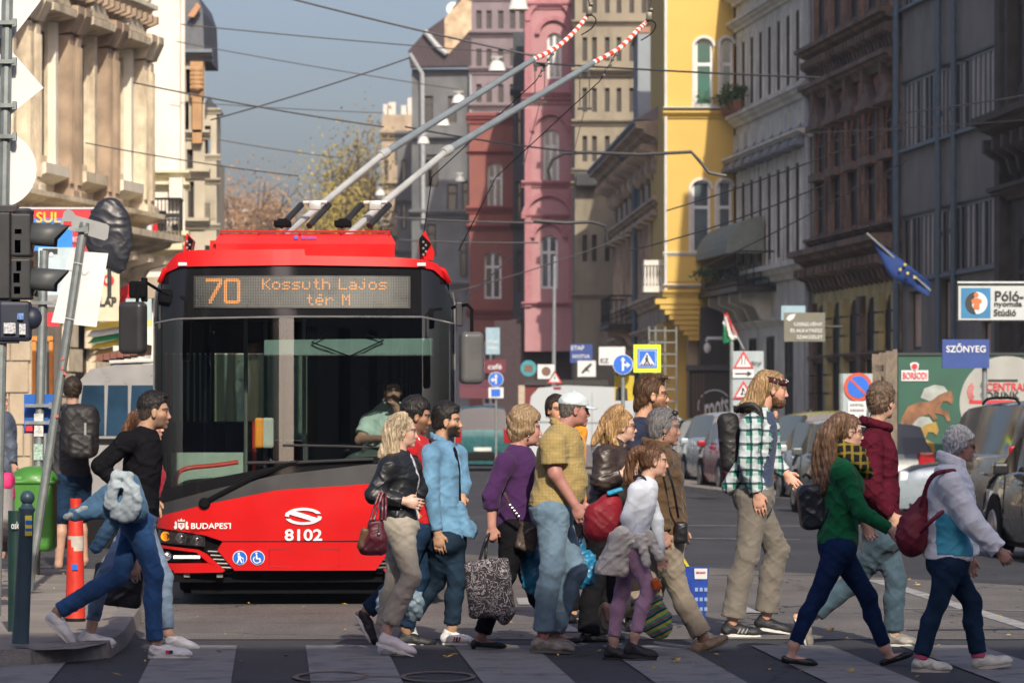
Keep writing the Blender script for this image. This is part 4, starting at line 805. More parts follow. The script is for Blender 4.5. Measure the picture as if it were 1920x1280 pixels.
lw_t=[(408,1030),(417,1015.5),(724,1015),(732,1030)];lw_b=[(408,1032),(440,1068),(700,1068),(732,1032)]
part(band([(408,1030),(417,1015.5),(724,1015),(733,1028)],[(408,1031),(440,1069),(704,1069),(733,1030)],408,733,30,4,.05,.07),'lower_panel',RED,bus,smooth=True)
for sg in(1,-1):
 mp=(lambda q:q)if sg==1 else(lambda q:1141-q)
 def bd(top,bot,x0,x1,off,th,**k):
  t=sorted((mp(a),b)for a,b in top);b_=sorted((mp(a),b)for a,b in bot);return band(t,b_,min(mp(x0),mp(x1)),max(mp(x0),mp(x1)),16,3,off,th,**k)
 part(bd([(293,1022),(372,1030),(388,1038),(422,1068)],[(293,1027),(368,1035),(390,1054),(422,1069)],294,422,.055,.06),'bumper_wing',RED,bus,smooth=True)
 part(bd([(293,1057),(390,1055),(422,1068)],[(293,1075),(416,1072.5),(422,1070)],294,421,.055,.06),'bumper_lip',RED,bus,smooth=True)
 lens=glass_mat('headlight_glass',(.9,.9,.9),.03,.05);hl=part(bd([(293,993),(340,998),(384,1005)],[(293,1018),(385,1025)],294,384,-.0,.02),'headlight',mat('headlight_bowl',(.05,.05,.052),.3,.4),bus,smooth=True)
 for cx_,r,c in((309,8.5,'amber'),(339,10,'clear'),(369,10.5,'clear')):
  cy={309:1006,339:1008,369:1012}[cx_];p=FPt(mp(cx_),cy,.01);m=mat('amber_lamp',(.8,.25,.01),.2,emit=(1,.35,.02),estr=.6)if c=='amber'else mat('chrome_reflector',(.75,.75,.75),.12,1,var=.1)
  B=MB();B.lathe([(r/SB,0),(r*1.05/SB,-.02),(r*.8/SB,-.02),(r*.75/SB,0),(r*.45/SB,.01),(r*.3/SB,-.012),(.002,-.018)],p,BY,20);part(B,'lamp',m,hl,smooth=True)
 part(bd([(293,994),(340,999),(384,1006)],[(293,1017),(385,1024)],294,384,.035,0),'lens_cover',lens,hl,smooth=True)
 fp=part(bd([(296,1031),(366,1036),(386,1052)],[(296,1054),(386,1054)],297,386,.0,.02),'fog_recess',MBL,bus,smooth=True)
 B=MB();B.lathe([(9/SB,0),(9/SB,-.03),(6/SB,-.02),(.003,-.03)],FPt(mp(311),1043,.02),BY,18);part(B,'fog_lamp',mat('chrome_reflector',(.75,.75,.75),.12,1),fp,smooth=True)
 B=MB();B.box(FPt(mp(350),1044,.045),(50/SB,.02,5.5/SB),ch=.004);part(B,'daylight_strip',mat('lit_lamp_strip',(.9,.9,.9),.3,emit=(1,.97,.9),estr=1.3),fp)
 for k in range(5):B=MB();B.tube([FPt(mp(390+k*5),1033+k*7.5,.03),FPt(mp(412+k*5.5),1034+k*7.5,.03)],.008,5);part(B,'grille_bar',mat('grille_grey',(.25,.25,.25),.4,.6),bus,smooth=True)
B=MB();c=[FPt(x,y,.052)for x,y in((505,1029),(636,1029),(636,1061),(505,1061))];B.tube(c+[c[0]],.0035,4);part(B,'plate_recess',mat('panel_gap',(.15,.005,.005)),bus)
B=MB();B.tube([FPt(x,1014.2,.05)for x in range(418,724,15)],.004,4);part(B,'panel_gap',MBL,bus)
fw=(BX,Vector((0,0,1)))
text('BUDAPEST',.06,FPt(398,985,.062),BX,(0,0,1),WPR,bus,bold=.012,wfit=78/SB,hfit=11/SB,extrude=.001);text('8102',.1,FPt(569,1002,.056),BX,(0,0,1),WPR,bus,bold=.02,wfit=70/SB,hfit=22/SB,extrude=.001)
def front_poly(name,polys,m,parent=bus,off=.058):
 B=MB()
 for pl in polys:B.prism([FPt(x,y,off)for x,y in pl],BY*.004)
 return part(B,name,m,parent)
E1=[(569+34.5*math.cos(t),967-16*math.sin(t))for t in[math.radians(a)for a in range(18,186,8)]];E2=[(569+27*math.cos(t),967-11*math.sin(t))for t in[math.radians(a)for a in range(186,20,-8)]]
front_poly('emblem',[[*E1,*E2]],WPR);E1=[(569+34.5*math.cos(t),967-16*math.sin(t))for t in[math.radians(a)for a in range(198,366,8)]];E2=[(569+27*math.cos(t),967-11*math.sin(t))for t in[math.radians(a)for a in range(366,200,-8)]]
front_poly('emblem',[[*E1,*E2]],WPR);front_poly('emblem',[[(535,961),(546,956),(570,962),(603,973),(592,978),(566,970)]],WPR)
front_poly('crest',[[(334,980),(346,980),(346,988),(340,993),(334,988)],[(333,977),(334,973),(337,976),(340,971),(343,976),(346,973),(347,977)]]+[[(340+s*8.5,979),(340+s*11,976.5),(340+s*13,980),(340+s*11.5,984),(340+s*14.5,987),(340+s*13,992),(340+s*8.5,991),(340+s*8,985)]for s in(-1,1)],WPR)
front_poly('crest_detail',[[(337,982),(343,982),(343,984),(337,984)],[(338.5,985.5),(341.5,985.5),(340,989)]],RED,off=.061)
BLUE=mat('sign_blue',(.01,.12,.55),.45,var=.04)
for k,cx_ in enumerate((450,483)):
 o=front_poly('access_badge',[[(cx_+13.5*math.cos(a),1045+13.5*math.sin(a))for a in[2*PI*i/24 for i in range(24)]]],WPR,off=.060);q=front_poly('badge_field',[[(cx_+12.3*math.cos(a),1045+12.3*math.sin(a))for a in[2*PI*i/24 for i in range(24)]]],BLUE,o,.064)
 if k==0:front_poly('badge_figure',[[(cx_-2+2.2*math.cos(a),1037+2.2*math.sin(a))for a in[2*PI*i/10 for i in range(10)]],[(cx_-4,1040),(cx_+1,1040),(cx_+2,1047),(cx_+5,1054),(cx_+3,1055),(cx_-.5,1048),(cx_-4,1055),(cx_-6.5,1055),(cx_-3,1047)],[(cx_+1,1042),(cx_+6,1045),(cx_+6,1047),(cx_+1,1044)],[(cx_+6,1045),(cx_+7,1045),(cx_+7,1055),(cx_+6,1055)]],WPR,o,.068)
 else:front_poly('badge_figure',[[(cx_-2+2*math.cos(a),1036.5+2*math.sin(a))for a in[2*PI*i/10 for i in range(10)]],[(cx_-3,1039),(cx_-.5,1039),(cx_,1045),(cx_+5,1045),(cx_+7,1052),(cx_+5,1053),(cx_+3,1047.5),(cx_-3,1047.5)],[(cx_-1+r*math.cos(t),1048+r*math.sin(t))for r,ts in((7.5,range(-30,211,20)),(5.7,range(210,-31,-20)))for t in[math.radians(a+20)for a in ts]]],WPR,o,.068)
disp=part(band([(362,516),(770,516)],[(362,577),(770,577)],362,770,20,2,.012),'destination_display',mat('display_back',(.02,.021,.02),.3,var=.1),bus,smooth=True)
FONT5={'K':'10001 10010 10100 11000 10100 10010 10001','o':'00000 00000 01110 10001 10001 10001 01110','s':'00000 00000 01111 10000 01110 00001 11110','u':'00000 00000 10001 10001 10001 10001 01110','t':'00100 00100 01110 00100 00100 00100 00011','h':'10000 10000 11110 10001 10001 10001 10001','L':'10000 10000 10000 10000 10000 10000 11111','a':'00000 00000 01110 00001 01111 10001 01111','j':'00010 00000 00110 00010 00010 10010 01100','é':'00110 00000 01110 10001 11111 10000 01110','r':'00000 00000 10110 11001 10000 10000 10000','M':'10001 11011 10101 10101 10001 10001 10001',' ':'000 000 000 000 000 000 000','7':'1111111111 1111111111 0000000011 0000000111 0000000110 0000001110 0000001100 0000011100 0000011000 0000111000 0000110000 0001110000 0001100000 0011100000 0011000000 0011000000','0':'0111111110 1111111111 1100000011 1100000011 1100000011 1100000011 1100000011 1100000011 1100000011 1100000011 1100000011 1100000011 1100000011 1100000011 1111111111 0111111110'}
NX,NY=128,19;on=set()
def put(ch,x,y):
 rows=FONT5[ch].split();w=len(rows[0])
 for j,r in enumerate(rows):
  for i,c in enumerate(r):
   if c=='1':on.add((x+i,y+j))
 return w
x=6
for ch in '70':x+=put(ch,x,1)+1
x=40
for ch in 'Kossuth Lajos':x+=put(ch,x,1)+1
x=66
for ch in 'tér M':x+=put(ch,x,11)+1
Bo,Bf=MB(),MB()
for i in range(NX):
 for j in range(NY):
  px,py=366+400*(i+.5)/NX,518.5+56*(j+.5)/NY;B=Bo if(i,j)in on else Bf;s=1.15 if B is Bo else.62
  B.add([FPt(px+a*s,py+b*s*.95,.014)for a,b in((-1,-1),(1,-1),(1,1),(-1,1))],[(0,1,2,3)])
part(Bo,'lit_dot',mat('amber_led',(.55,.22,.05),.5,emit=(1.0,.36,.04),estr=.22),disp,'stuff');part(Bf,'unlit_dot',mat('pale_led',(.20,.215,.20),.5),disp,'stuff')
def side(x,z):return BT(x,0,z)
L_=12.0
def bodybox(B,x0,x1,y0,y1,z0,z1):B.hexa([BT(x0,y0,z0),BT(x1,y0,z0),BT(x1,y1,z0),BT(x0,y1,z0),BT(x0,y0,z1),BT(x1,y0,z1),BT(x1,y1,z1),BT(x0,y1,z1)]);return B
for sg,nm in((-1,'door_side'),(1,'road_side')):
 a,b=sg*1.22,sg*1.17;x0,x1=min(a,b),max(a,b)
 B=bodybox(MB(),x0,x1,.42,L_,.32,1.0 if sg>0 else.40);part(B,'side_panel',RED,bus);part(bodybox(MB(),x0,x1,.42,L_,2.45,2.72),'side_cantrail',BLK,bus)
 ys=[.42,1.7,3.1,4.6,6.1,7.6,9.1,10.6,L_]
 for i,y in enumerate(ys):part(bodybox(MB(),x0,x1,y-.0 if i else y,min(y+(.1 if i else.12),L_+.1),.41 if sg<0 else 1.001,2.449),'side_post',BLK,bus)
 for y,y2 in zip(ys,ys[1:]):part(bodybox(MB(),x0+.02,x1-.02,y+.1,y2,1.0 if sg>0 or y>2 else.42,2.45),'side_window',SGL,bus)
 if sg<0:part(bodybox(MB(),x0,x1,1.8,L_,.401,1.0),'side_panel',RED,bus)
part(bodybox(MB(),-1.2,1.2,.3,L_,.30,.36),'floor',mat('bus_floor',(.05,.05,.055),.7),bus)
B=MB();P=[]
for y in(.3,.5,2,6,L_):P.append([BT(sx,y,sz)for sx,sz in((-1.2,2.70),(-1.16,2.80),(-.98,2.86),(0,2.88),(.98,2.86),(1.16,2.80),(1.2,2.70))])
B.grid(P);o=part(B,'roof',RED,bus,smooth=True);o.modifiers.new('skin','SOLIDIFY').thickness=-.04
part(bodybox(MB(),-1.19,1.19,.35,L_,2.66,2.68),'ceiling',mat('bus_ceiling',(.10,.11,.11),.7),bus);part(bodybox(MB(),-1.26,1.26,L_,L_+.06,.3,1.3),'rear_panel',RED,bus);part(bodybox(MB(),-1.26,1.26,L_,L_+.06,2.3,2.75),'rear_panel',BLK,bus);part(bodybox(MB(),-1.2,1.2,L_+.01,L_+.03,1.31,2.29),'rear_window',SGL,bus)
part(bodybox(MB(),-1.16,1.16,.14,L_,.20,.298),'underbody',MBL,bus);part(bodybox(MB(),-.95,.95,.25,.5,.10,.199),'skirt',MBL,bus)
for x,y in((-1.0,2.6),(1.0,2.6),(-1.0,8.6),(1.0,8.6)):
 B=MB();B.lathe([(.30,-.14),(.46,-.14),(.49,-.10),(.49,.10),(.46,.14),(.30,.14)],BT(x,y,.49),BX,28);o=part(B,'wheel',RUB,bus,smooth=True);B=MB();B.lathe([(.30,-.1),(.31,.12),(.2,.08),(.12,.12),(.02,.13)],BT(x,y,.49),BX*(1 if x>0 else-1),20);part(B,'hub',mat('wheel_grey',(.3,.3,.3),.5,.5),o,smooth=True)
for px in(350,412):B=MB();B.box(FPt(px,1079,.0),(.05,.04,.03));part(B,'tow_cap',mat('dull_metal',(.2,.2,.2),.5,.5),bus)
DG=mat('dashboard',(.07,.10,.095),.55,var=.08);dk=mat('interior_black',(.035,.035,.037),.6)
S=Solid();S.box(BT(.62,.75,1.03),(.56,.34,.16),(tuple(BX),tuple(BY),(0,0,1)),.08);S.ell(BT(.75,.80,1.2),(.42,.3,.12),(tuple(BX),tuple(BY),(0,0,1)),.05);S.box(BT(-.35,.65,.9),(.7,.2,.1),(tuple(BX),tuple(BY),(0,0,1)),.05);S.build('dashboard',DG,bus,h=.02)
part(bodybox(MB(),-.75,1.2,.35,.9,.36,.82),'dash_base',dk,bus)
part(bodybox(MB(),-.02,.02,1.0,2.3,.4,1.35),'cab_door',dk,bus);part(bodybox(MB(),.0,1.18,2.3,2.36,.4,2.65),'cab_partition',dk,bus);part(bodybox(MB(),.02,1.18,2.2,2.28,.4,1.2),'cab_back_wall',dk,bus)
B=bodybox(MB(),bl(548)-.0,bl(600)+.06,2.2,2.24,bz(755)-.05,bz(668));
S=Solid();S.box(BT(.72,1.35,1.05),(.25,.25,.09),None,.06);S.box(BT(.72,1.65,1.45),(.25,.07,.42),None,.07);S.build('driver_seat',mat('seat_fabric',(.03,.035,.06),.9),bus,h=.02)
B=MB();c=BT(.72,.72,1.30);ax=(BY*-.5+Vector((0,0,.87))).normalized();u=BX;w=ax.cross(u);B.tube([c+(u*math.cos(a)+w*math.sin(a))*.23 for a in[2*PI*i/24 for i in range(25)]],.016,7);B.tube([c,c+u*.22],.014,6);B.tube([c,c-u*.22],.014,6);B.tube([c,BT(.72,.6,1.1)],.03,8);part(B,'steering_wheel',dk,bus,smooth=True)
redp=mat('red_handrail',(.55,.03,.02),.4);B=MB();hz0,hz1=bz(905),bz(872)
B.tube(spline([BT(bl(322),.7,bz(925)),BT(bl(325),.75,bz(893)),BT(bl(345),.8,bz(880)),BT(bl(400),.8,bz(874)),BT(bl(442),.8,bz(868))],5),.02,8);part(B,'handrail',redp,bus,smooth=True)
for px,y,a,b in((470,1.2,940,790),(312,.55,760,662)):B=MB();B.tube([BT(bl(px),y,bz(a)),BT(bl(px),y,bz(b))],.018,8);part(B,'handrail',redp,bus,smooth=True)
for px,y in((566,1.6),(486,2.4),(512,5.0),(455,1.0)):B=MB();B.tube([BT(bl(px),y,.36),BT(bl(px),y,2.86)],.018,8);part(B,'grab_pole',mat('pole_steel',(.3,.33,.3),.35,.7),bus,smooth=True)
part(bodybox(MB(),-1.15,bl(450),1.0,1.04,.4,bz(850)),'modesty_panel',mat('pale_green_panel',(.30,.38,.34),.5),bus)
B=MB();B.box(BT(bl(482),.75,bz(812)),(.075,.08,.26),ch=.02);B2=MB();B2.box(BT(bl(499),.77,bz(812)),(.10,.1,.26),ch=.02);part(B,'ticket_machine',mat('machine_orange',(.8,.28,.02),.5),bus);part(B2,'ticket_machine',mat('machine_grey',(.42,.45,.42),.5),bus)
for i in range(7):
 for x in(-.85,.6):
  if i==0:continue
  S=MB();S.box(BT(x,2.4+i*1.2,.85),(.8,.42,.08),ch=.02);S.box(BT(x,2.6+i*1.2,1.2),(.8,.06,.65),ch=.02);part(S,'seat',mat('seat_blue',(.02,.05,.15),.8),bus)
blind=mat('teal_blind',(.13,.21,.20),.6,var=.06);B=MB();B.grid([[BT(bl(x),.30+.04*math.sin(x*.15)*.1,bz(y))for y in(636-(x-494)*.012,660,663)]for x in range(494,816,8)]);o=part(B,'sun_blind',blind,bus,smooth=True)
B=MB();B.tube([BT(bl(494),.29,bz(664)),BT(bl(815),.29,bz(664))],.008,6);part(B,'blind_bar',SILV,bus,smooth=True)
for pts in(((655,667),(583,640),(612,626)),((655,667),(720,636),(688,626))):B=MB();B.tube([BT(bl(x),.26,bz(y))for x,y in pts],.007,5);part(B,'blind_arm',MBL,bus,smooth=True)
for pts,r in(([(382,942),(470,896),(540,869),(560,866)],.022),([(462,867),(560,866),(700,860)],.012),([(530,834),(640,836),(745,840)],.010),([(690,837),(745,848),(790,900)],.016)):
 B=MB();B.tube([FPt(x,y,.05+.01*(r<.015))for x,y in pts],r,6);part(B,'wiper',MBL if r>.015 else GRY,bus,smooth=True)
B=MB();B.lathe([(.045,0),(.05,.03),(.03,.05)],FPt(384,943,.03),-BY,14);part(B,'wiper_hub',MBL,bus,smooth=True)
def mirror(p0,p1,q0,q1,y,arm,fmat,tilt):
 S=Solid();cx_,cz=bl((p0+p1)/2),bz((q0+q1)/2);S.box(BT(cx_,y,cz),((p1-p0)/2/SB,.075,(q1-q0)/2/SB),Matrix.Rotation(tilt,3,'Z'),.045);o=S.build('mirror',fmat,bus,h=.009)
 B=MB();B.tube([BT(bl(x),yy,bz(z))for x,z,yy in arm],.014,8);part(B,'mirror_arm',MBL,bus,smooth=True)
mirror(229,279,568,665,-.28,[(262,568,-.28),(263,535,-.28),(275,530,-.2),(300,545,.1),(318,552,.12)],mat('mirror_black',(.03,.03,.032),.35),.35)
mirror(861,905,622,720,-.1,[(884,622,-.1),(884,580,-.1),(876,571,-.05),(858,572,.2),(850,575,.3)],mat('mirror_grey',(.10,.10,.10),.35),-.3)
B=MB();B.box(BT(bl(262),-.22,bz(545)),(.14,.1,.14),ch=.02);B.box(BT(bl(274),-.2,bz(545)),(.05,.08,.2),ch=.01);part(B,'mirror_bracket',MBL,bus);B=MB();B.box(FPt(309,557,.03),(.13,.05,.14),ch=.03);part(B,'front_mirror',MBL,bus);B=MB();B.box(BT(bl(862),.1,bz(588)),(.06,.1,.2),ch=.01);part(B,'mirror_bracket',GRY,bus)
for px in(341,791):B=MB();B.box(FPt(px,494,.045),(.075,.02,.03),ch=.005);part(B,'marker_lamp',mat('clear_lamp',(.6,.6,.6),.2),bus)
def rbx(nm,m,x0,x1,z0,z1,y0,y1,ch=0):B=MB();B.hexa([BT(bl(x0)-ch,y0,bz(z1)),BT(bl(x1)+ch,y0,bz(z1)),BT(bl(x1)+ch,y1,bz(z1)),BT(bl(x0)-ch,y1,bz(z1)),BT(bl(x0),y0+ch,bz(z0)),BT(bl(x1),y0+ch,bz(z0)),BT(bl(x1),y1,bz(z0)),BT(bl(x0),y1,bz(z0))]);return part(B,nm,m,bus)
rbx('roof_box',RED,404,734,428,448,.95,3.6,.05);rbx('roof_box',RED,398,742,448.6,492,.92,3.6);rbx('roof_box_end',RED,386,397,441,488,1.0,3.6)
B=MB();B.tube([BT(bl(406),.98,bz(424)),BT(bl(734),.98,bz(424))],.009,6)
for px in(408,480,560,640,732):B.tube([BT(bl(px),.98,bz(429)),BT(bl(px),.98,bz(424))],.008,5)
part(B,'rail',RED,bus,smooth=True)
for px in(468,668):front=.90;B=MB();B.prism([BT(bl(px-5),.985,bz(446)),BT(bl(px+5),.985,bz(446)),BT(bl(px),.985,bz(437))],BY*.01-BY*.02);part(B,'warning_triangle',mat('warning_yellow',(.85,.6,.03),.5),bus)
text('ŠKODA',.05,BT(bl(577),.955,bz(435)),BX,(0,0,1),mat('logo_blue',(.10,.10,.5),.5),bus,bold=.015,wfit=30/SB,hfit=7/SB,extrude=.001);B=MB();B.lathe([(.018,0),(.018,.004)],BT(bl(552),.96,bz(435)),-BY,14);part(B,'logo_disc',mat('logo_blue',(.10,.10,.5)),bus)
for a,b,sg in((338,356,1),(792,830,-1)):
 B=MB();x0=bl(a);
 if sg>0:pts=[BT(bl(333),.6,bz(478)),BT(bl(337),.6,bz(470)),BT(bl(345),.6,bz(430)),BT(bl(357),.6,bz(443)),BT(bl(350),.6,bz(478))]
 else:pts=[BT(bl(788),.6,bz(442)),BT(bl(800),.6,bz(425)),BT(bl(818),.6,bz(468)),BT(bl(815),.6,bz(482)),BT(bl(790),.6,bz(480))]
 B.prism(pts,BY*.5);part(B,'roof_fairing',RED,bus);B=MB();B.prism([p-BY*.004+(Vector((0,0,-.01)))for p in[pts[2]*.75+pts[3]*.25,pts[3],pts[4],pts[4]*.5+pts[2]*.5]]if sg>0 else[p-BY*.004 for p in[pts[0],pts[0]*.5+pts[1]*.5,pts[1]*.4+pts[2]*.6,pts[4]]],-BY*.03);part(B,'fairing_equipment',MBL,bus)
 for k in range(5):B=MB();B.ball(BT(bl((346 if sg>0 else 796)+k%2*5),.56,bz(448+k*6)),.012,6,5);part(B,'connector',SILV,bus)
B=MB();B.hexa([BT(bl(358),.35,bz(478)),BT(bl(568),.35,bz(478)),BT(bl(568),1.0,bz(478)),BT(bl(358),1.0,bz(478)),BT(bl(366),.4,bz(465)),BT(bl(568),.4,bz(464)),BT(bl(568),1.0,bz(462)),BT(bl(366),1.0,bz(464))]);part(B,'roof_hatch',RED,bus)
stripe_w=mat('pole_white',(.75,.74,.7),.5);stripe_r=mat('pole_red',(.75,.06,.02),.5);ALU=mat('pole_grey',(.26,.30,.31),.35,.4,var=.1);ALW=mat('pole_pale',(.42,.44,.43),.4,.2)
D0,D1=38.0,42.0;pd=lambda t:D0+(D1-D0)*t
for k,(path,lite)in enumerate((([(520,452),(606,381),(720,288),(1000,112),(1040,92),(1075,62),(1100,32)],720),([(640,452),(722,378),(838,283),(1112,118),(1160,92),(1195,58),(1212,42)],838))):
 tt=lambda px:(px-path[0][0])/(path[-1][0]-path[0][0]);Wp=lambda p:W(p[0],p[1],pd(tt(p[0])))
 root=MB();root.tube([Wp(p)for p in path[:3]],[.038,.036,.034],10);pole=part(root,'trolley_pole',ALW,bus,smooth=True)
 B=MB();B.tube([Wp(path[2]),Wp(path[3])],[.040,.031],10);part(B,'outer_tube',ALU,pole,smooth=True)
 sp=spline([Wp(p)for p in path[3:]],8);n=len(sp)-1
 for i in range(n):
  B=MB();B.tube([sp[i],sp[i+1]],.029-.006*i/n,9);part(B,'stripe',stripe_r if i%2 else stripe_w,pole,smooth=True)
  if i%2==0 and i<n:mid=(sp[i]+sp[i+1])/2
 B=MB();B.lathe([(.05,-.06),(.055,0),(.05,.06)],Wp(path[2]),Wp(path[3])-Wp(path[2]),12);part(B,'clamp',ALW,pole,smooth=True)
 h=Wp(path[-1]);B=MB();B.box(h+Vector((.03,0,.06)),(.06,.16,.09),ch=.01);B.tube([h,h+Vector((.04,0,.12))],.018,7);B.box(h+Vector((.05,0,.13)),(.035,.2,.03),ch=.005);part(B,'collector_head',mat('head_metal',(.16,.15,.12),.5,.6),pole,smooth=True)
 B=MB();B.tube(spline([h+Vector((.0,0,.05)),h+Vector((.10,0,-.02)),h+Vector((.06,0,-.12)),h+Vector((-.06,0,-.2))],5),.007,5);part(B,'loop_cable',MBL,pole,smooth=True)
 q=Wp(path[4]);B=MB();b=[q,W(path[4][0]-35,path[4][1]+60,41),W(path[4][0]-230,path[4][1]+180+60,40),W(790+k*70,470,38.4)];B.tube(b,.006,5);part(B,'retrieve_rope',MBL,pole,smooth=True)
 for i in range(6):B=MB();B.ball(q+(b[1]-q)*(i/6)+Vector((.01*(i%2),0,0)),.02,6,5);part(B,'rope_bead',mat('bead',(.1,.1,.09)),pole,smooth=True)
 bx=(527,640)[k]
 for dx in(0,52):B=MB();a_=W(bx+dx,424,D0-.1);b_=W(bx+38+dx,384,D0+.2);B.tube([a_,b_],.032,10);o=part(B,'tension_spring',mat('spring_black',(.02,.02,.02),.35),bus,smooth=True)
 B=MB();a_=W(bx+42,380,D0+.1);b_=W(bx+86,379,D0+.1);B.tube([a_,b_],.02,8);B.box((a_+b_)/2-Vector((0,0,.03)),(.12,.08,.09),ch=.01);part(B,'spring_yoke',ALW,bus,smooth=True)
 B=MB();B.box(W(bx+3,420,D0-.3),(.16,.3,.06),ch=.01);B.box(W(bx+3,415,D0-.3),(.09,.1,.05));part(B,'pole_base',MBL,bus)
 # parked and passing vehicles
CGL=mat('car_glass',(.012,.015,.018),.04,var=.3,vscale=2,spec=.9);TYRE=mat('tyre',(.013,.013,.013),.9,spec=.1);RIM=mat('alloy_rim',(.35,.35,.36),.35,.8);TAIL=mat('tail_light',(.30,.008,.01),.2,coat=.5);HEADL=mat('head_light',(.6,.62,.65),.1,coat=.6)
def car(label,x,y,yaw,col,kind='hatch',L=4.2,Wd=1.72,H_=1.48,rack=False,group=None,name='parked_car',plate=True,cat='car',metal=.6):
 """yaw 0 = front towards +y"""
 root=thing(name,(x,y,0),label,cat,group);R=Matrix.Rotation(yaw,3,'Z');O=Vector((x,y,0));T=lambda a,b,c:O+R@Vector((a,b,c));h=Wd/2
 key='car_paint_%02d%02d%02d'%tuple(int(c*99)for c in col);pm=mat(key,col,.28,metal*.5,var=.03,coat=.7)
 P={'hatch':dict(st=[(-.5,.45,0),(-.495,.86,0),(-.47,.96,.02),(-.40,.98,.9),(-.34,.99,1),(-.1,.97,1),(.08,.97,.97),(.13,.96,.9),(.27,.95,.04),(.3,.94,0),(.42,.84,0),(.485,.72,0),(.5,.45,0)]),'sedan':dict(st=[(-.5,.45,0),(-.495,.88,0),(-.46,.98,0),(-.33,1.0,.02),(-.2,.99,.93),(-.12,.98,1),(.02,.97,1),(.08,.96,.93),(.22,.95,.04),(.26,.93,0),(.42,.82,0),(.485,.70,0),(.5,.45,0)]),'van':dict(st=[(-.5,.45,0),(-.495,1.0,0),(-.49,1.08,.1),(-.47,1.1,.92),(-.44,1.1,1),(0,1.08,1),(.18,1.05,.95),(.24,1.04,.85),(.37,1.02,.04),(.4,.98,0),(.46,.84,0),(.49,.7,0),(.5,.45,0)])}[kind]['st']
 body,glass,winG=MB(),MB(),[]
 def sec(yf,zb,rf):
  yy=yf*L;tp=1-.10*abs(2*yf)**4;hw=h*tp;zr=zb+(H_-zb)*rf;tin=hw-.18*rf*(H_-zb)/.5*.9
  return[T(s*a,yy,z)for s,a,z in((-1,hw*.93,.20),(-1,hw,.36),(-1,hw*1.0,.62),(-1,hw*.975,zb-.04),(-1,hw*.94,zb),(-1,tin,zr-.03*rf),(-1,tin*.8,zr+.01*rf),(0,0,zr+.035*rf+.02),(1,tin*.8,zr+.01*rf),(1,tin,zr-.03*rf),(1,hw*.94,zb),(1,hw*.975,zb-.04),(1,hw*1.0,.62),(1,hw,.36),(1,hw*.93,.20))]
 S=[sec(*q)for q in P]
 G={'rear_window':MB(),'windscreen':MB(),'side_window':MB(),'body':MB()}
 for i in range(len(P)-1):
  a,b=P[i],P[i+1]
  for j in range(14):
   quad=[S[i][j],S[i][j+1],S[i+1][j+1],S[i+1][j]];slope=abs(a[2]-b[2])>.4
   if slope and 5<=j<=8 or(slope and j in(5,8)):k='rear_window'if a[0]<-.1 else 'windscreen'
   elif j in(4,9)and(a[2]>.3 and b[2]>.3):k='side_window'
   elif j in(4,9)and slope:k='side_window'
   else:k='body'
   G[k].add(quad,[(0,1,2,3)])
 for q in(S[0],S[-1]):G['body'].add(q,[tuple(range(15))])
 bo=part(G['body'],'body',pm,root,smooth=True);bo.data.set_sharp_from_angle(angle=.9)
 for k in('rear_window','windscreen','side_window'):part(G[k],k,CGL,root,'stuff'if k=='side_window'else None,smooth=True)
 ub=MB()
 for a,b,c,d in((-h*.9,h*.9,-.45*L,.45*L),):ub.hexa([T(a,c,.14),T(b,c,.14),T(b,d,.14),T(a,d,.14),T(a,c,.3),T(b,c,.3),T(b,d,.3),T(a,d,.3)])
 part(ub,'underbody',TYRE,root)
 for s in(-1,1):
  for yf in(-.31,.31):
   B=MB();B.lathe([(.2,-.1),(.31,-.1),(.33,-.07),(.33,.07),(.31,.1),(.2,.1)],T(s*(h-.09),yf*L,.33),R@Vector((1,0,0)),20);w=part(B,'wheel',TYRE,root,smooth=True)
   B=MB();B.lathe([(.21,0),(.2,.02),(.1,-.0),(.04,.02),(.005,.02)],T(s*(h+.012),yf*L,.33),R@Vector((s,0,0)),14);part(B,'rim',RIM,w,smooth=True)
   A=MB();A.lathe([(.37,-.012),(.395,0),(.37,.012)],T(s*(h-.0),yf*L,.33),R@Vector((s,0,0)),20);part(A,'wheel_arch',TYRE,w,smooth=True)
  z=.80 if kind!='van'else 1.0
  B=MB();B.box(T(s*h*.80,-.487*L,z),(.26,.12,.24 if kind=='sedan'else.42),R,ch=.03);part(B,'tail_light',TAIL,root)
  B=MB();B.box(T(s*h*.72,.468*L,.68),(.34,.14,.17),R,ch=.03);part(B,'headlight',HEADL,root)
  B=MB();B.box(T(s*(h+.09),.13*L,1.0),(.18,.1,.13),R,ch=.03);part(B,'door_mirror',pm,root)
  B=MB();B.tube([T(s*(h*1.003),-.02*L,.5),T(s*(h*.978),-.02*L,.93)],.005,4);B.tube([T(s*(h*1.003),.2*L,.5),T(s*(h*.978),.2*L,.93)],.005,4);part(B,'door_gap',TYRE,root,'stuff')
  for yf in(.0,-.2):B=MB();B.box(T(s*(h*.995),yf*L,.84),(.03,.16,.03),R,ch=.008);part(B,'door_handle',pm,root)
  if rack:B=MB();B.tube(spline([T(s*h*.66,-.38*L,H_),T(s*h*.66,-.3*L,H_+.07),T(s*h*.66,.0*L,H_+.07),T(s*h*.66,.08*L,H_)],5),.018,6);part(B,'roof_rail',TYRE,root,smooth=True)
 for e,nm in((-.5,'rear'),(.5,'front')):
  B=MB();B.box(T(0,e*L*.998,.42),(Wd*.93,.12,.22),R,ch=.04);part(B,'bumper',pm if kind!='van'else TYRE,root)
  B=MB();B.box(T(0,e*L*1.018,.46 if e>0 else.62),(.5,.02,.11),R,ch=.004);part(B,'number_plate',mat('plate_white',(.55,.56,.55),.5),root)
 return root,T
def xr(px,d):return(px-CX)*d/FP
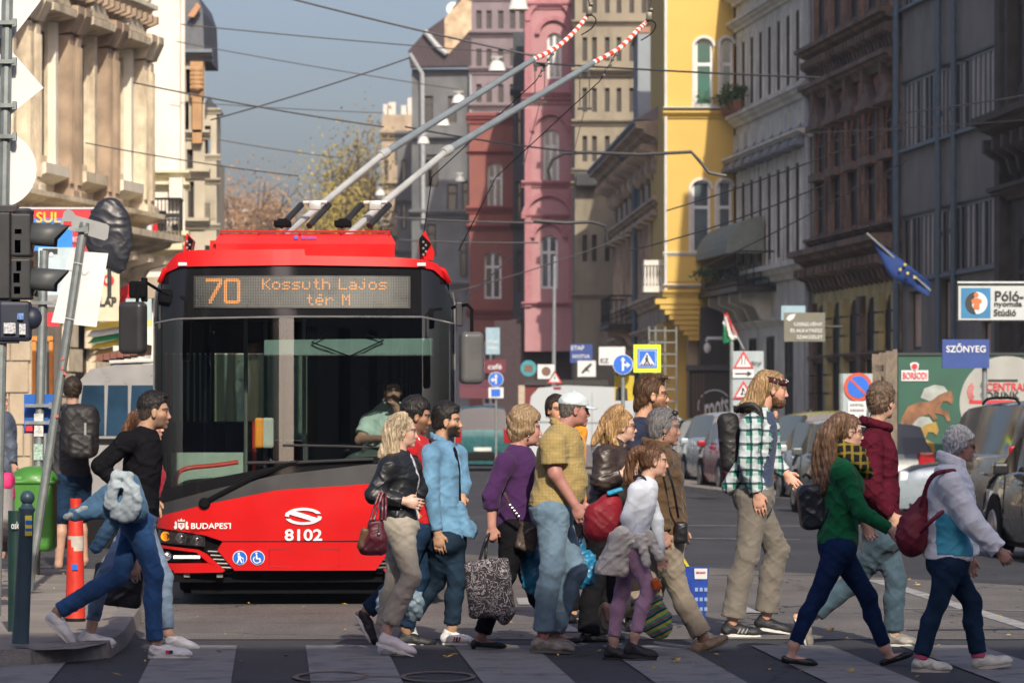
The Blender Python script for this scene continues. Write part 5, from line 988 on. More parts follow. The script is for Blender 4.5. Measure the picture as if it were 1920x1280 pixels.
car('silver sedan parked across the lane in front of the green hoarding',xr(1945,58),58,math.radians(88),(.30,.36,.41),'sedan',4.4,1.7,1.36)
car('bronze people carrier with roof rails at the right kerb',xr(1968,49),50.5,math.radians(6),(.10,.085,.065),'van',4.4,1.8,1.74,rack=True)
car('dark car at the extreme right edge of the street',xr(2055,42),42,math.radians(6),(.03,.032,.035),'hatch',4.0,1.7,1.42)
G_='cars parked along the right kerb'
for(px,d,col,kind,lab)in((1612,62,(.10,.11,.11),'hatch','grey hatchback at the near end of the parked row behind the green sweater'),(1573,68,(.44,.48,.52),'hatch','silver white hatchback with bright roof in the parked row'),(1540,75,(.38,.36,.06),'van','yellow green small van in the parked row beyond the white car'),(1405,80,(.26,.01,.02),'hatch','dark red hatchback in the parked row left of the plaid shirt'),(1366,87,(.36,.42,.46),'van','pale silver blue estate in the parked row beside the red car'),(1338,95,(.05,.06,.065),'hatch','dark grey hatchback at the far end of the parked row'),(1322,103,(.04,.06,.06),'hatch','black car parked near the white van')):
 car(lab,xr(px,d),d,math.radians(6),col,kind,4.0,1.68,1.62 if kind=='van'else 1.48,group=G_)
car('teal estate car driving away beside the bus',xr(903,110),111,math.radians(1),(.004,.085,.095),'van',4.5,1.8,1.82,cat='car',name='moving_car')
r_,T_=car('dark blue hatchback behind the teal car',xr(962,122),123,math.radians(0),(.02,.03,.05),'hatch',name='moving_car')
def white_van():
 d=104;z=lambda py:EYE+(CY-py)*d/FP;root=thing('white_van',(xr(1150,d),d,0),'long white delivery van seen from the side behind the walkers','van');X=lambda px:xr(px,d);m=mat('van_white',(.40,.44,.48),.4,var=.05,vscale=1,coat=.3)
 out=[(992,868),(990,780),(996,742),(1010,727),(1060,722),(1190,727),(1215,735),(1250,760),(1278,786),(1306,800),(1312,830),(1312,868)]
 B=MB();B.prism([Vector((X(a),d,z(b)))for a,b in out],(0,2.0,0));part(B,'body',m,root,smooth=True)
 B=MB();B.prism([Vector((X(a),d-.012,z(b)))for a,b in((1222,748),(1246,764),(1268,786),(1225,786))],(0,.01,0));part(B,'side_window',CGL,root);B=MB();B.prism([Vector((X(a),d-.012,z(b)))for a,b in((1250,764),(1277,790),(1272,790))],(0,.01,0));part(B,'quarter_window',CGL,root)
 for px in(1035,1110,1215):B=MB();B.tube([Vector((X(px),d-.01,z(736))),Vector((X(px),d-.01,z(858)))],.012,4);part(B,'panel_seam',mat('seam_grey',(.2,.22,.24)),root)
 B=MB();B.tube([Vector((X(995),d-.01,z(790))),Vector((X(1300),d-.01,z(795)))],.02,4);part(B,'rubbing_strip',mat('seam_grey',(.2,.22,.24)),root);B=MB();B.box(Vector((X(1045),d-.02,z(727))),(.2,.03,.05));part(B,'brake_light',TAIL,root)
 for px in(1050,1262):B=MB();B.lathe([(.2,-.1),(.33,-.1),(.35,0),(.33,.1),(.2,.1)],Vector((X(px),d+.1,.35)),(0,1,0),20);part(B,'wheel',TYRE,root,smooth=True)
 B=MB();B.box(Vector((X(1292),d-.03,z(808))),(.12,.05,.08),ch=.02);part(B,'indicator',mat('amber_lamp',(.8,.25,.01),.2),root);B=MB();B.box(Vector((X(1248),d-.12,z(790))),(.12,.2,.22),ch=.03);part(B,'door_mirror',TYRE,root)
white_van()
def left_van():
 d=43;root=thing('silver_van',(xr(215,d),d,0),'silver people carrier with dark windows and a loaded roof behind the backpacker','van');X=lambda px:xr(px,d);z=lambda py:EYE+(CY-py)*d/FP;m=mat('silver_van_paint',(.42,.42,.42),.3,.5,var=.04,coat=.5)
 out=[(130,985),(128,800),(146,716),(170,692),(215,684),(330,682),(345,986)];B=MB();B.prism([Vector((X(a),d,z(b)))for a,b in out],(0,1.9,0));part(B,'body',m,root,smooth=True)
 for a,b in((152,196),(199,240),(243,334)):B=MB();B.prism([Vector((X(p),d-.012,z(q)))for p,q in((a+4,722),(b,722),(b,816),(a-8 if a<160 else a,816))],(0,.01,0));part(B,'side_window',mat('blue_reflecting_glass',(.02,.05,.09),.05,var=.5,vscale=1.5,spec=.9),root)
 B=MB();B.box(Vector((X(235),d-.02,z(826))),(1.2,.03,.05));part(B,'rubbing_strip',TYRE,root)
 for px in(165,300):B=MB();B.lathe([(.2,-.1),(.33,-.1),(.35,0),(.33,.1),(.2,.1)],Vector((X(px),d+.08,.35)),(0,1,0),20);part(B,'wheel',TYRE,root,smooth=True)
 for k in range(4):B=MB();B.tube([Vector((X(200),d+.3+k*.35,z(678))),Vector((X(335),d+.3+k*.35,z(672)))],.02,6);part(B,'roof_bar',mat('pale_bar',(.5,.5,.48)),root,smooth=True)
 t=thing('roof_load',(xr(230,d),d+.8,z(672)),'folded brown slatted board load resting on the silver van roof','load')
 for k in range(7):B=MB();B.hexa([Vector((X(175+k*13),d+.3,z(676-k*2.2))),Vector((X(187+k*13),d+.3,z(676-k*2.2))),Vector((X(187+k*13),d+1.2,z(676-k*2.2))),Vector((X(175+k*13),d+1.2,z(676-k*2.2))),Vector((X(176+k*13),d+.3,z(665-k*3.2))),Vector((X(188+k*13),d+.3,z(663-k*3.2))),Vector((X(188+k*13),d+1.2,z(663-k*3.2))),Vector((X(176+k*13),d+1.2,z(665-k*3.2)))]);part(B,'board',mat('red_brown_board',(.16,.06,.04),.7,var=.3),t)
left_van()
# street furniture, signs, hoarding, wires
GALV=mat('galvanised_steel',(.24,.27,.27),.45,.5,var=.15,vscale=12,stain=(.16,.17,.17),stain_amt=.5,stain_scale=4);SBACK=mat('sign_back_white',(.62,.63,.64),.5,var=.05,vscale=3);SGREY=mat('sign_back_grey',(.27,.28,.28),.5,var=.08)
SW=mat('sign_white',(.58,.60,.62),.5,var=.05);SR=mat('sign_red',(.50,.02,.03),.5);SK=mat('sign_black',(.02,.02,.02),.5);BLU2=mat('sign_dark_blue',(.015,.05,.22),.5)
Xd=Vector((1,0,0));Zd=Vector((0,0,1));Yd=Vector((0,1,0))
def poly(name,pts,d,m,parent=None,th=.006,off=0.0):B=MB();B.prism([W(x,y,d)*1.0-Yd*off for x,y in pts],Yd*th);return part(B,name,m,parent)
def disc(name,px,py,rpx,d,m,parent=None,th=.006,off=0.0,n=28):return poly(name,[(px+rpx*math.cos(2*PI*i/n),py+rpx*math.sin(2*PI*i/n))for i in range(n)],d,m,parent,th,off)
def rectp(name,x0,y0,x1,y1,d,m,parent=None,th=.006,off=0.0):return poly(name,[(x0,y0),(x1,y0),(x1,y1),(x0,y1)],d,m,parent,th,off)
def ptext(s,px,py,wpx,hpx,d,m,parent,bold=.01,off=.01,shear=0):return text(s,.1,W(px,py,d)-Yd*off,Xd,Zd,m,parent,bold=bold,wfit=wpx*d/FP,hfit=hpx*d/FP if hpx else None,extrude=.001,shear=shear)
def tubep(name,pts,r,d,m,parent=None,n=10):B=MB();B.tube([W(p[0],p[1],p[2]if len(p)>2 else d)for p in pts],r,n);return part(B,name,m,parent,smooth=True)
def T_(name,px,d,label,cat,group=None,z=0):return thing(name,(xr(px,d),d,z),label,cat,group)
def clampband(px,py,d,parent,w=.14):B=MB();B.box(W(px,py,d)-Yd*.02,(w,.1,.03));B.box(W(px+w*FP/d*.5,py,d)-Yd*.04,(.03,.05,.06));return part(B,'clamp',GALV,parent)
d=28.6;t=T_('traffic_light',-2,d,'black traffic light seen from behind with hooded lenses on a grey mast','traffic light',z=.10)
tubep('mast',[(-9,1165),(4,560),(14,0),(18,-120)],.042,d,GALV,t)
DKP=mat('signal_housing',(.022,.023,.026),.5,var=.2)
for y0,y1 in((402,482),(486,562)):
 B=MB();B.box(W(42,(y0+y1)/2,d)-Yd*.02,(.15,.2,(y1-y0)*d/FP),ch=.015);h=part(B,'signal_head',DKP,t)
 B=MB();cx_,cy_=62,y0+44;P=[]
 for i in range(9):a=-.15*PI+1.3*PI*i/8;r=29*d/FP;ca,sa=math.cos(a),math.sin(a);P.append([W(58,cy_,d)+Vector((0,-r*ca,r*sa)),W(58+46+(26*max(0,sa)),cy_,d)+Vector((0,-r*.95*ca,r*.95*sa-.015))])
 B.grid(P);o=part(B,'hood',mat('hood_grey',(.06,.065,.068),.5,var=.1),h,smooth=True);o.modifiers.new('s','SOLIDIFY').thickness=.004
 B=MB();B.lathe([(.10,-.01),(.10,.01),(.02,.03)],W(60,cy_,d),Xd,20);part(B,'lens',mat('dark_lens',(.02,.03,.02),.15),h,smooth=True)
B=MB();B.lathe([(.075,-.01),(.08,.02),(.05,.04)],W(44,401,d),Zd,18);part(B,'cap',DKP,t,smooth=True);B=MB();B.box(W(8,480,d)-Yd*.0,(.10,.14,.64),ch=.01);part(B,'backing_box',DKP,t)
for x,y in((10,562),(8,392)):B=MB();B.box(W(x,y,d),(.21,.09,.06),ch=.01);part(B,'bracket',DKP,t)
B=MB();B.box(W(28,602,d),(.24,.18,.30),ch=.03);o=part(B,'pedestrian_signal',mat('dark_blue_housing',(.018,.024,.045),.5),t);B=MB();B.ball(W(60,596,d),(.075,.08,.085),14,9);part(B,'hood',mat('dark_blue_housing',(.018,.024,.045)),o,smooth=True);B=MB();B.box(W(18,637,d),(.13,.12,.05));part(B,'foot',DKP,o)
for i,(x,y,w,h_,c)in enumerate(((34,434,13,9,(.5,.04,.03)),(33,462,11,24,(.4,.4,.4)),(35,499,9,18,(.5,.5,.5)),(31,521,12,18,(.45,.45,.45)),(32,544,12,14,(.4,.4,.4)),(18,615,22,20,(.42,.43,.45)),(42,617,12,20,(.42,.43,.45)),(38,593,12,12,(.1,.2,.45)))):
 rectp('sticker',x-w/2,y-h_/2,x+w/2,y+h_/2,d-.12,mat('sticker_%s'%'abcdefgh'[i],c,.6,var=.6,vscale=60),t)
for nm,pts in(('diamond_sign',[(18,-32),(78,-2),(75,4),(14,84),(-50,20)]),('diamond_sign',[(15,88),(82,165),(4,228),(-60,160)])):poly(nm,pts,d+.06,SBACK,t,.004)
disc('round_sign',-2,318,71,d+.06,SBACK,t,.004)
for y in(44,117,199,257):clampband(11,y,d,t)
d=32.6;t=T_('leaning_sign_post',56,d,'leaning grey post with the backs of a white board and an arrow sign','sign post',z=.10);g_=lambda x,y,dd=d:(x,y,dd)
tubep('post',[(157,422),(52,1118)],.038,d,GALV,t)
poly('arrow_sign',[(120,397),(128,392),(136,396),(142,404),(200,420),(205,424),(202,447),(196,451),(120,428),(114,420)],d+.05,SGREY,t,.004);rectp('sticker',119,415,134,423,d+.04,SR,t);poly('paper_board',[(132,470),(203,475),(181,613),(96,604)],d+.06,SBACK,t,.005)
B=MB();B.lathe([(.042,0),(.04,.03)],W(158,424,d),(.15,0,1));part(B,'cap',GALV,t,smooth=True);clampband(152,432,d,t,.1)
for x,y in((140,492),(124,596)):tubep('cable_tie',[(x-14,y-3,d-.05),(x+14,y+3,d-.05),(x+20,y+8,d-.05),(x+28,y+2,d-.04)],.003,d,SBACK,t,4)
for x,y in((118,672),(117,690),(107,780),(121,700)):disc('sticker',x,y,3.2,d-.045,mat('red_sticker',(.5,.1,.08),.6),t,n=7)
d=36.0;t=T_('sign_post',70,d,'upright grey post carrying a blue sign back above the green bin','sign post',z=.10)
tubep('post',[(83,470),(78,640),(66,1098)],.042,d,GALV,t);rectp('blue_sign',45,739,100,812,d+.08,mat('sign_back_blue',(.01,.10,.42),.45,var=.05),t,.005);rectp('sticker',48,796,61,808,d-.05,SR,t);rectp('blue_strip',118,505,134,550,d+.06,SGREY,t)
for y in(760,792):clampband(72,y,d,t,.24)
clampband(82,568,d,t,.24);rectp('paper_note',64,775,81,818,d-.05,mat('paper_white',(.5,.5,.48),.8,var=.4,vscale=30),t);rectp('paper_note',63,832,80,862,d-.05,mat('paper_green',(.3,.42,.36),.8,var=.6,vscale=40),t)
t=T_('litter_bin',62,35.7,'green plastic litter bin with domed lid hung on the post','bin',z=.45);GB=mat('bin_green',(.05,.20,.025),.45,var=.1,coat=.2);d=35.75
S=Solid();S.box(W(64,960,d),(.20,.17,.36),None,.05);S.cut(W(20,890,d),Zd);S.box(W(20,960,d),(.02,.2,.5),Matrix.Rotation(-.05,3,'Y'),.0,0,'-');S.build('body',GB,t,h=.014);S=Solid();S.ell(W(64,900,d),(.225,.19,.135),None,.0);S.cut(W(64,905,d),-Zd);S.box(W(64,903,d),(.225,.19,.02),None,.01);S.build('lid',GB,t,h=.014)
def ball_bollard(label,x,y,m,pxd,h_top,band_=True):
 d=pxd;t=T_('bollard',(x[0]+x[1])/2,d,label,'bollard',z=.10);B=MB();c0=W(x[1],y[1],d);c1=W(x[0],y[0],d);ax=(c1-c0).normalized();L=(c1-c0).length
 B.lathe([(.058,0),(.055,L*.05),(.046,L*.86),(.052,L*.87),(.055,L*.885),(.04,L*.90),(.03,L*.92)],c0,ax,18);part(B,'shaft',m,t,smooth=True);B=MB();B.ball(c0+ax*L*.955,.048,16,10);part(B,'ball',m,t,smooth=True);return t,d
t,d=ball_bollard('blue grey steel bollard with a ball top and yellow sticker',(52,38),(920,1206),mat('bollard_blue',(.055,.095,.125),.4,.2,var=.1),gd(1206)*.925,.9);rectp('sticker',47,966,60,1004,d-.06,mat('sticker_yellow',(.6,.5,.05),.6),t);rectp('sticker_stripe',48,975,60,983,d-.062,BLUE,t);rectp('sticker_stripe',48,990,60,995,d-.062,BLUE,t)
d=26.6;t=T_('bollard',26,d,'dark green square topped bollard half hidden behind the ball topped one','bollard',z=.10);B=MB();B.tube([W(27,1196,d),W(30,957,d)],[.045,.055],12);part(B,'shaft',mat('bollard_green',(.01,.035,.03),.4),t,smooth=True);ptext('osk',29,984,15,14,d-.07,SW,t)
d=27.9;t=T_('marker_post',141,d,'battered red and white plastic marker post on the pavement','marker post',z=.10);RP=mat('marker_red',(.55,.03,.015),.5,var=.2,vscale=9,stain=(.2,.05,.03),stain_amt=.4);s=d/FP
B=MB();B.lathe([(19*s,0),(17*s,60*s),(15*s,148*s)],W(141,1158,d),Zd,18);part(B,'post',RP,t,smooth=True);B=MB();B.lathe([(15.6*s,0),(15.6*s,28*s)],W(142,1032,d),Zd,18);part(B,'white_band',mat('dirty_white',(.42,.38,.33),.6,var=.3,vscale=10),t,smooth=True)
B=MB();B.lathe([(15*s,0),(13*s,40*s),(10*s,55*s),(11*s,70*s)],W(142,1004,d),Zd,16);part(B,'top',RP,t,smooth=True);B=MB();B.lathe([(20*s,0),(19*s,14*s),(15*s,18*s)],W(141,1172,d),Zd,18);part(B,'base',RUB,t,smooth=True);rectp('sticker',135,1057,146,1068,d-.075,BLUE,t)
d=62;t=T_('shop_sign',100,d,'red banner with yellow letters and blue panel above the left shop','sign');rectp('banner',-20,391,175,470,d,SR,t,.05);rectp('border',-22,389,177,392,d-.02,SW,t);rectp('border',174,391,178,470,d-.02,SW,t);rectp('blue_panel',62,410,136,470,d-.03,mat('panel_blue',(.01,.2,.6),.5),t);ptext('SUL',92,408,46,20,d,mat('banner_yellow',(.8,.5,.02)),t,off=.07);ptext('ECO',146,449,17,9,d,SW,t,off=.07)
d=50;t=T_('parking_sign',100,d,'pale sign panel with tram pictogram behind the traffic light','sign',z=3);rectp('panel',72,464,148,560,d,mat('pale_sign_blue',(.42,.52,.56),.5),t,.02);rectp('pictogram',80,466,108,476,d-.01,SK,t);disc('pictogram_wheel',96,477,4,d-.012,SW,t);rectp('lower_panel',80,553,118,575,d-.01,SGREY,t);rectp('red_strip',88,586,112,612,d-.01,SR,t);tubep('post',[(86,470),(84,700),(84,960)],.03,d+.05,GALV,t)
d=56;t=T_('bagged_sign',205,d,'sign wrapped in a black plastic bag beside the shop banner','wrapped sign',z=3);S=Solid();S.ell(W(204,440,d),(.34,.12,.5),None,.1);S.ell(W(206,400,d),(.2,.1,.22),None,.1);S.ell(W(222,460,d),(.16,.1,.42),None,.1);S.bump(.02,5,3);S.bump(.012,12,1);S.build('plastic_bag',mat('black_plastic',(.02,.022,.028),.4,var=.2,bump=.2,bscale=8),t,h=.02);tubep('arm',[(205,500),(205,560)],.03,d,SK,t)
rectp('disc_below',186,505,232,511,d,SBACK,t)
d=60;t=T_('poster',205,d,'cream poster lettered LAP with a red shape hanging by the shop','poster',z=2.5);rectp('sheet',182,508,224,602,d,mat('poster_cream',(.55,.50,.36),.8,var=.1),t,.02);ptext('LAP',203,565,32,17,d,SK,t,bold=.03,off=.03);disc('red_motif',203,526,11,d-.01,SR,t);disc('inner_motif',203,526,6,d-.02,mat('poster_cream',(.6,.55,.4)),t)
t=T_('awning',190,58,'striped green white and yellow awning over the corner stalls','awning',z=2)
for i,(nm,c)in enumerate((('yellow',(.55,.40,.05)),('white',(.6,.6,.58)),('green',(.02,.25,.08)),('yellow',(.55,.40,.05)),('brown',(.25,.16,.05)),('yellow',(.55,.40,.05)))):poly(nm+'_stripe',[(166+i*5,608+i*12),(236,600+i*11),(238,611+i*11),(160+i*2,620+i*12)],58+i*.08,mat('awning_'+nm,c,.8),t,.02)
t=T_('flag',233,57,'faded Hungarian flag hanging beside the left mirror of the bus','flag',z=2)
for i,(nm,c)in enumerate((('red',(.5,.03,.02)),('white',(.6,.6,.6)),('green',(.01,.25,.10)))):
 B=MB();B.grid([[W(226+i*2+k*6-u*3,540+i*30+u*32-k*3,57+.05*math.sin(k+u*2))for k in range(4)]for u in(0,.5,1)]);o=part(B,nm+'_stripe',mat('flag_%s_stripe'%nm,c,.8),t,smooth=True);o.modifiers.new('s','SOLIDIFY').thickness=.01
d=52;t=T_('kiosk',82,d,'orange and grey kiosk frame against the rusticated stone wall','kiosk',z=.10)
for a in(60,92):rectp('orange_jamb',a,638,a+7,760,d,mat('kiosk_orange',(.62,.22,.03),.6),t,.1)
rectp('head',60,630,99,640,d,mat('kiosk_orange',(.62,.22,.03)),t,.1);rectp('grey_door',67,640,92,960,d+.03,mat('kiosk_grey',(.12,.11,.10),.6),t,.05)
t=T_('stall',230,50,'pale stall counter with boxes glimpsed left of the bus','stall',z=.10);d=50
rectp('board',212,648,282,682,d,mat('stall_board',(.45,.47,.42),.7,var=.5,vscale=6),t,.05);rectp('header',236,560,284,600,d+.3,mat('stall_blue',(.35,.45,.46),.7),t,.05);rectp('header_trim',236,600,284,612,d+.3,mat('stall_yellow',(.6,.5,.15),.7),t,.05)
t=T_('backpack',-2,29.5,'pink and grey backpack on a child leaving the left edge','bag',z=.8);d=29.5;S=Solid();S.box(W(4,935,d),(.09,.11,.2),None,.07);S.build('grey_body',nylg('grey_nylon',(.25,.24,.24))if 'nylg'in globals()else mat('grey_nylon',(.25,.24,.24),.7,bump=.3),t,h=.012);S=Solid();S.box(W(8,902,d),(.075,.12,.07),None,.05);S.box(W(20,925,d),(.03,.06,.05),None,.02);S.build('pink_top',mat('pink_nylon',(.6,.03,.16),.7,bump=.3),t,h=.012)
S=Solid();S.ell(W(0,985,d),(.12,.1,.13),None,.04);S.bump(.01,14,1);S.build('dark_pouch',mat('charcoal_nylon',(.04,.038,.04),.6),t,h=.012)
# traffic signs in the middle distance
d=58;t=T_('crossing_sign',1213,d,'square blue pedestrian crossing sign with fluorescent yellow border','road sign','road signs up the street');FY=mat('fluo_yellow',(.62,.85,.02),.5,var=.02);SBL=mat('sign_blue',(.01,.12,.55),.45)
tubep('post',[(1213,700),(1213,985)],.035,d+.1,GALV,t);o=rectp('border',1188,646,1239,698,d,FY,t);rectp('blue_field',1195,654,1232,690,d,SBL,o,off=.008);rectp('white_line',1197.5,656.5,1229.5,687.5,d,SW,o,off=.011);rectp('blue_inner',1198.5,657.5,1228.5,686.5,d,SBL,o,off=.014)
poly('white_triangle',[(1213,660),(1228,684),(1199,684)],d,SW,o,off=.018);disc('walker',1213,667,2,d,SK,o,off=.024);poly('walker',[(1211,669),(1215,670),(1215,675),(1218,682),(1216,683),(1213,677),(1210,683),(1208,682),(1211,675),(1209,673)],d,SK,o,off=.024)
for k in range(5):poly('zebra_bar',[(1202.5+k*4.6,681),(1204.7+k*4.6,681),(1204+k*4.9,685),(1201.5+k*4.9,685)],d,SK,o,off=.022)
def arrow_disc(label,px,py,r,d,left=False,extra=None):
 t=T_('arrow_sign',px,d,label,'road sign','road signs up the street');tubep('post',[(px,py),(px,CY+(EYE)*FP/d)],.03,d+.1,GALV,t);o=disc('rim',px,py,r,d,SW,t);disc('field',px,py,r*.93,d,SBL,o,off=.008);s=r/19;m=-1 if left else 1
 poly('arrow',[(px-2*s,py+12*s),(px-2*s,py-7*s),(px-5*s,py-7*s),(px,py-14*s),(px+5*s,py-7*s),(px+2*s,py-7*s),(px+2*s,py+12*s)],d,SW,o,off=.014);poly('arrow',[(px+m*2*s,py-1*s),(px+m*7*s,py-1*s),(px+m*7*s,py-5*s),(px+m*14*s,py+1*s),(px+m*7*s,py+7*s),(px+m*7*s,py+3*s),(px+m*2*s,py+3*s)],d,SW,o,off=.015);return t
arrow_disc('round blue sign with ahead and right arrows beside the yellow bordered sign',1168,683,19,57.5);t=arrow_disc('round blue sign with left arrow above a bus plate near the teal car',930,711,14,96,True);d=96;rectp('bus_plate',916,726,944,746,d-.01,SW,t);rectp('bus_plate_field',921,729,938,743,d-.02,SBL,t)
t=T_('party_poster',1170,57.8,'yellow election style poster with two dark suited figures below the arrow sign','poster',z=2);d=57.8;rectp('sheet',1152,704,1189,751,d,mat('poster_yellow',(.45,.34,.02),.7,var=.1),t);[(poly('suit_figure',[(x-7,751),(x-6,729),(x,725),(x+6,729),(x+7,751)],d,SK,t,off=.01),disc('face',x,721,3.2,d,mat('poster_face',(.5,.3,.2)),t,off=.01))for x in(1161,1170)]
def trisign(t,px,py,h,d,glyph):
 w=h*.58;o=poly('red_triangle',[(px,py-h/2),(px+w,py+h/2),(px-w,py+h/2)],d,SR,t);poly('white_field',[(px,py-h/2+h*.22),(px+w*.72,py+h/2-h*.1),(px-w*.72,py+h/2-h*.1)],d,SW,o,off=.01)
 for g in glyph:poly('glyph',[(px+x*h,py+y*h)for x,y in g],d,SK,o,off=.016)
d=70;t=T_('roadworks_signs',1394,d,'white board with road narrows triangle arrow plate and roadworks triangle','road sign','road signs up the street');tubep('post',[(1372,640),(1372,900)],.04,d+.1,GALV,t);rectp('board',1374,658,1432,760,d+.03,mat('pale_board',(.30,.36,.38),.6,var=.1),t,.02)
trisign(t,1394,674,34,d-.01,[[(-.13,.3),(-.08,.3),(-.05,0),(-.08,-.15),(-.12,-.15),(-.10,.0)],[(.06,.3),(.10,.3),(.10,-.15),(.06,-.15)]]);rectp('arrow_plate',1374,692,1413,708,d-.01,SW,t);poly('plate_arrow',[(1378,699),(1401,699),(1401,695),(1410,700),(1401,705),(1401,701),(1378,701)],d,SK,t,off=.03)
trisign(t,1394,730,34,d-.01,[[(-.2,.3),(.2,.3),(.1,.2),(-.02,.28),(-.02,.05),(.12,.2),(.0,-.12),(-.08,-.1),(-.1,.15)]]);ptext('fény',1418,681,22,10,d,SK,t,shear=.3)
d=60;t=T_('no_parking_sign',1606,d,'round no parking sign on a white board with opening hours plate','road sign','road signs up the street');tubep('post',[(1577,700),(1577,960)],.035,d+.05,GALV,t);rectp('board',1580,700,1636,800,d+.03,mat('pale_board',(.30,.36,.38)),t,.02);o=disc('red_rim',1609,725,26.5,d,mat('sign_orange_red',(.50,.06,.02),.5),t);disc('blue_field',1609,725,20.5,d,SBL,o,off=.008)
a=[(math.cos(PI/4+q),math.sin(PI/4+q))for q in(-.09,.09,PI-.09,PI+.09)];poly('red_bar',[(1609+21*x,725+21*y)for x,y in a],d,mat('sign_orange_red',(.5,.06,.02)),o,off=.014);rectp('plate',1590,752,1624,788,d,SW,t);ptext('KIVÉTEL',1607,758,26,5,d,SK,t,off=.02);ptext('RAKODÁS',1607,768,26,5,d,SK,t,off=.02);ptext('15  18',1607,780,24,7,d,SK,t,off=.02)
for nm,lab,x0,y0,x1,y1,d,m,txt in(('shop_sign','blue shop board with pale letters by the grey house',1069,645,1111,680,120,BLU2,[('ETAP',1083,652,24,8),('NYITVA',1090,668,32,7)]),('shop_sign','white sign with arrow like figure under the blue board',1083,676,1117,706,112,SW,[]),('shop_sign','white shop board lettered EZ behind the round blue sign',1123,650,1172,684,100,SW,[('EZ',1134,676,16,8)]),('shop_sign','light blue hanging sign on the grey house corner',911,614,937,664,130,mat('sky_board',(.25,.38,.46),.6),[('OPTIKA',924,640,20,5),('1985',924,652,18,5)]),('shop_sign','maroon oval lettered board by the light blue sign',908,674,948,699,126,mat('maroon_board',(.12,.01,.03),.6),[('café',928,687,26,10)]),('shop_sign','white board with a brown rosette near the triangle sign',1008,683,1040,710,108,SW,[]),('shop_sign','khaki hanging sign for fittings and spare parts',1470,586,1547,640,78,mat('khaki_board',(.14,.14,.11),.6,var=.1),[('SZERELVÉNY',1515,607,54,8),('ÉS ALKATRÉSZ',1512,619,60,8),('SZAKÜZLET',1518,631,48,8)]),('shop_sign','small blue framed sign behind the khaki board',1465,573,1510,600,80,mat('sky_board',(.25,.38,.46)),[]),('shop_sign','deep blue board reading SZŐNYEG over the hoarding',1767,636,1855,690,58,BLU2,[('SZŐNYEG',1811,652,74,17)])):
 t=T_(nm,(x0+x1)/2,d,lab,'sign',z=2);rectp('board',x0,y0,x1,y1,d,m,t,.08)
 for s_,px,py,w,h_ in txt:ptext(s_,px,py,w,h_,d,SW if m is not SW else SK,t,bold=.015,off=.015)
 if 'SZŐNYEG'in lab:tubep('post',[(1846,690),(1846,CY+EYE*FP/d)],.04,d+.12,GALV,t)
 if 'rosette'in lab:disc('rosette',1024,696,9,d,mat('rosette_brown',(.15,.08,.06)),t,off=.01,n=9)
 if 'figure'in lab:poly('figure_mark',[(1090,698),(1096,690),(1108,680),(1110,684),(1102,692),(1106,697),(1098,695),(1092,701)],d,SK,t,off=.01)
 if 'khaki'in lab:poly('leaf_mark',[(1474,598),(1480,590),(1492,588),(1488,597),(1480,602)],d,SW,t,off=.01);tubep('bracket',[(1547,612),(1580,612)],.03,d,iron,t)
d=108;t=T_('warning_sign',1040,d,'red triangular warning sign in front of the far shops','road sign','road signs up the street');trisign(t,1040,706,24,d,[[(-.05,.2),(.05,.2),(.03,-.1),(-.03,-.1)]]);tubep('post',[(1040,716),(1040,880)],.03,d+.05,GALV,t)
d=118;t=T_('round_shop_sign',991,d,'round turquoise shop sign with a brown centre','sign',z=2);disc('rim',991,690,15,d,mat('turquoise',(.03,.25,.30)),t,.06);rectp('centre',983,684,999,697,d-.01,mat('rosette_brown',(.15,.08,.06)),t)
t=T_('red_awning',895,128,'dusky pink awning over a shop right of the bus mirror','awning',z=2);d=128;B=MB();B.hexa([W(862,745,d),W(925,748,d),W(925,740,d+1.5),W(862,738,d+1.5),W(862,725,d),W(925,728,d),W(925,712,d+1.5),W(862,708,d+1.5)]);part(B,'canvas',mat('dusky_pink',(.12,.035,.05),.8,var=.1),t)
t=T_('red_kiosk',1000,124,'red framed kiosk front left of the white van','kiosk',z=0);d=124;rectp('panel',985,714,1080,850,d,mat('kiosk_red',(.13,.012,.012),.6,var=.1),t,.5);rectp('cream_pier',972,722,984,850,d,mat('cream_pier',(.4,.33,.25)),t,.5);rectp('lintel',984,712,1140,722,d-.1,SK,t,.4)
t=T_('lamp_post',1037,112,'slender grey lamp post in front of the pink house','lamp post',z=0);tubep('post',[(1037,880),(1040,480)],[.07,.045],112,mat('post_grey',(.20,.22,.25),.5),t)
t=T_('scaffold',1245,117,'light metal scaffold ladder against the yellow house','scaffold',z=0);d=117
for x in(1217,1229,1247,1268):tubep('upright',[(x,850),(x,612)],.03,d+(x%2)*.5,mat('scaffold_grey',(.22,.23,.23),.5),t,6)
for y in range(620,860,22):tubep('rung',[(1217,y),(1268,y)],.025,d,mat('scaffold_grey',(.22,.23,.23)),t,6)
t=T_('wall_lamp',1322,117,'white wall lamp on an arm by the black shop','lamp',z=3);tubep('arm',[(1360,634),(1326,634),(1325,640)],.05,117,SW,t);B=MB();B.ball(W(1326,652,117),(.11,.11,.16));part(B,'lamp_globe',mat('milk_glass',(.6,.6,.6),.3),t,smooth=True)
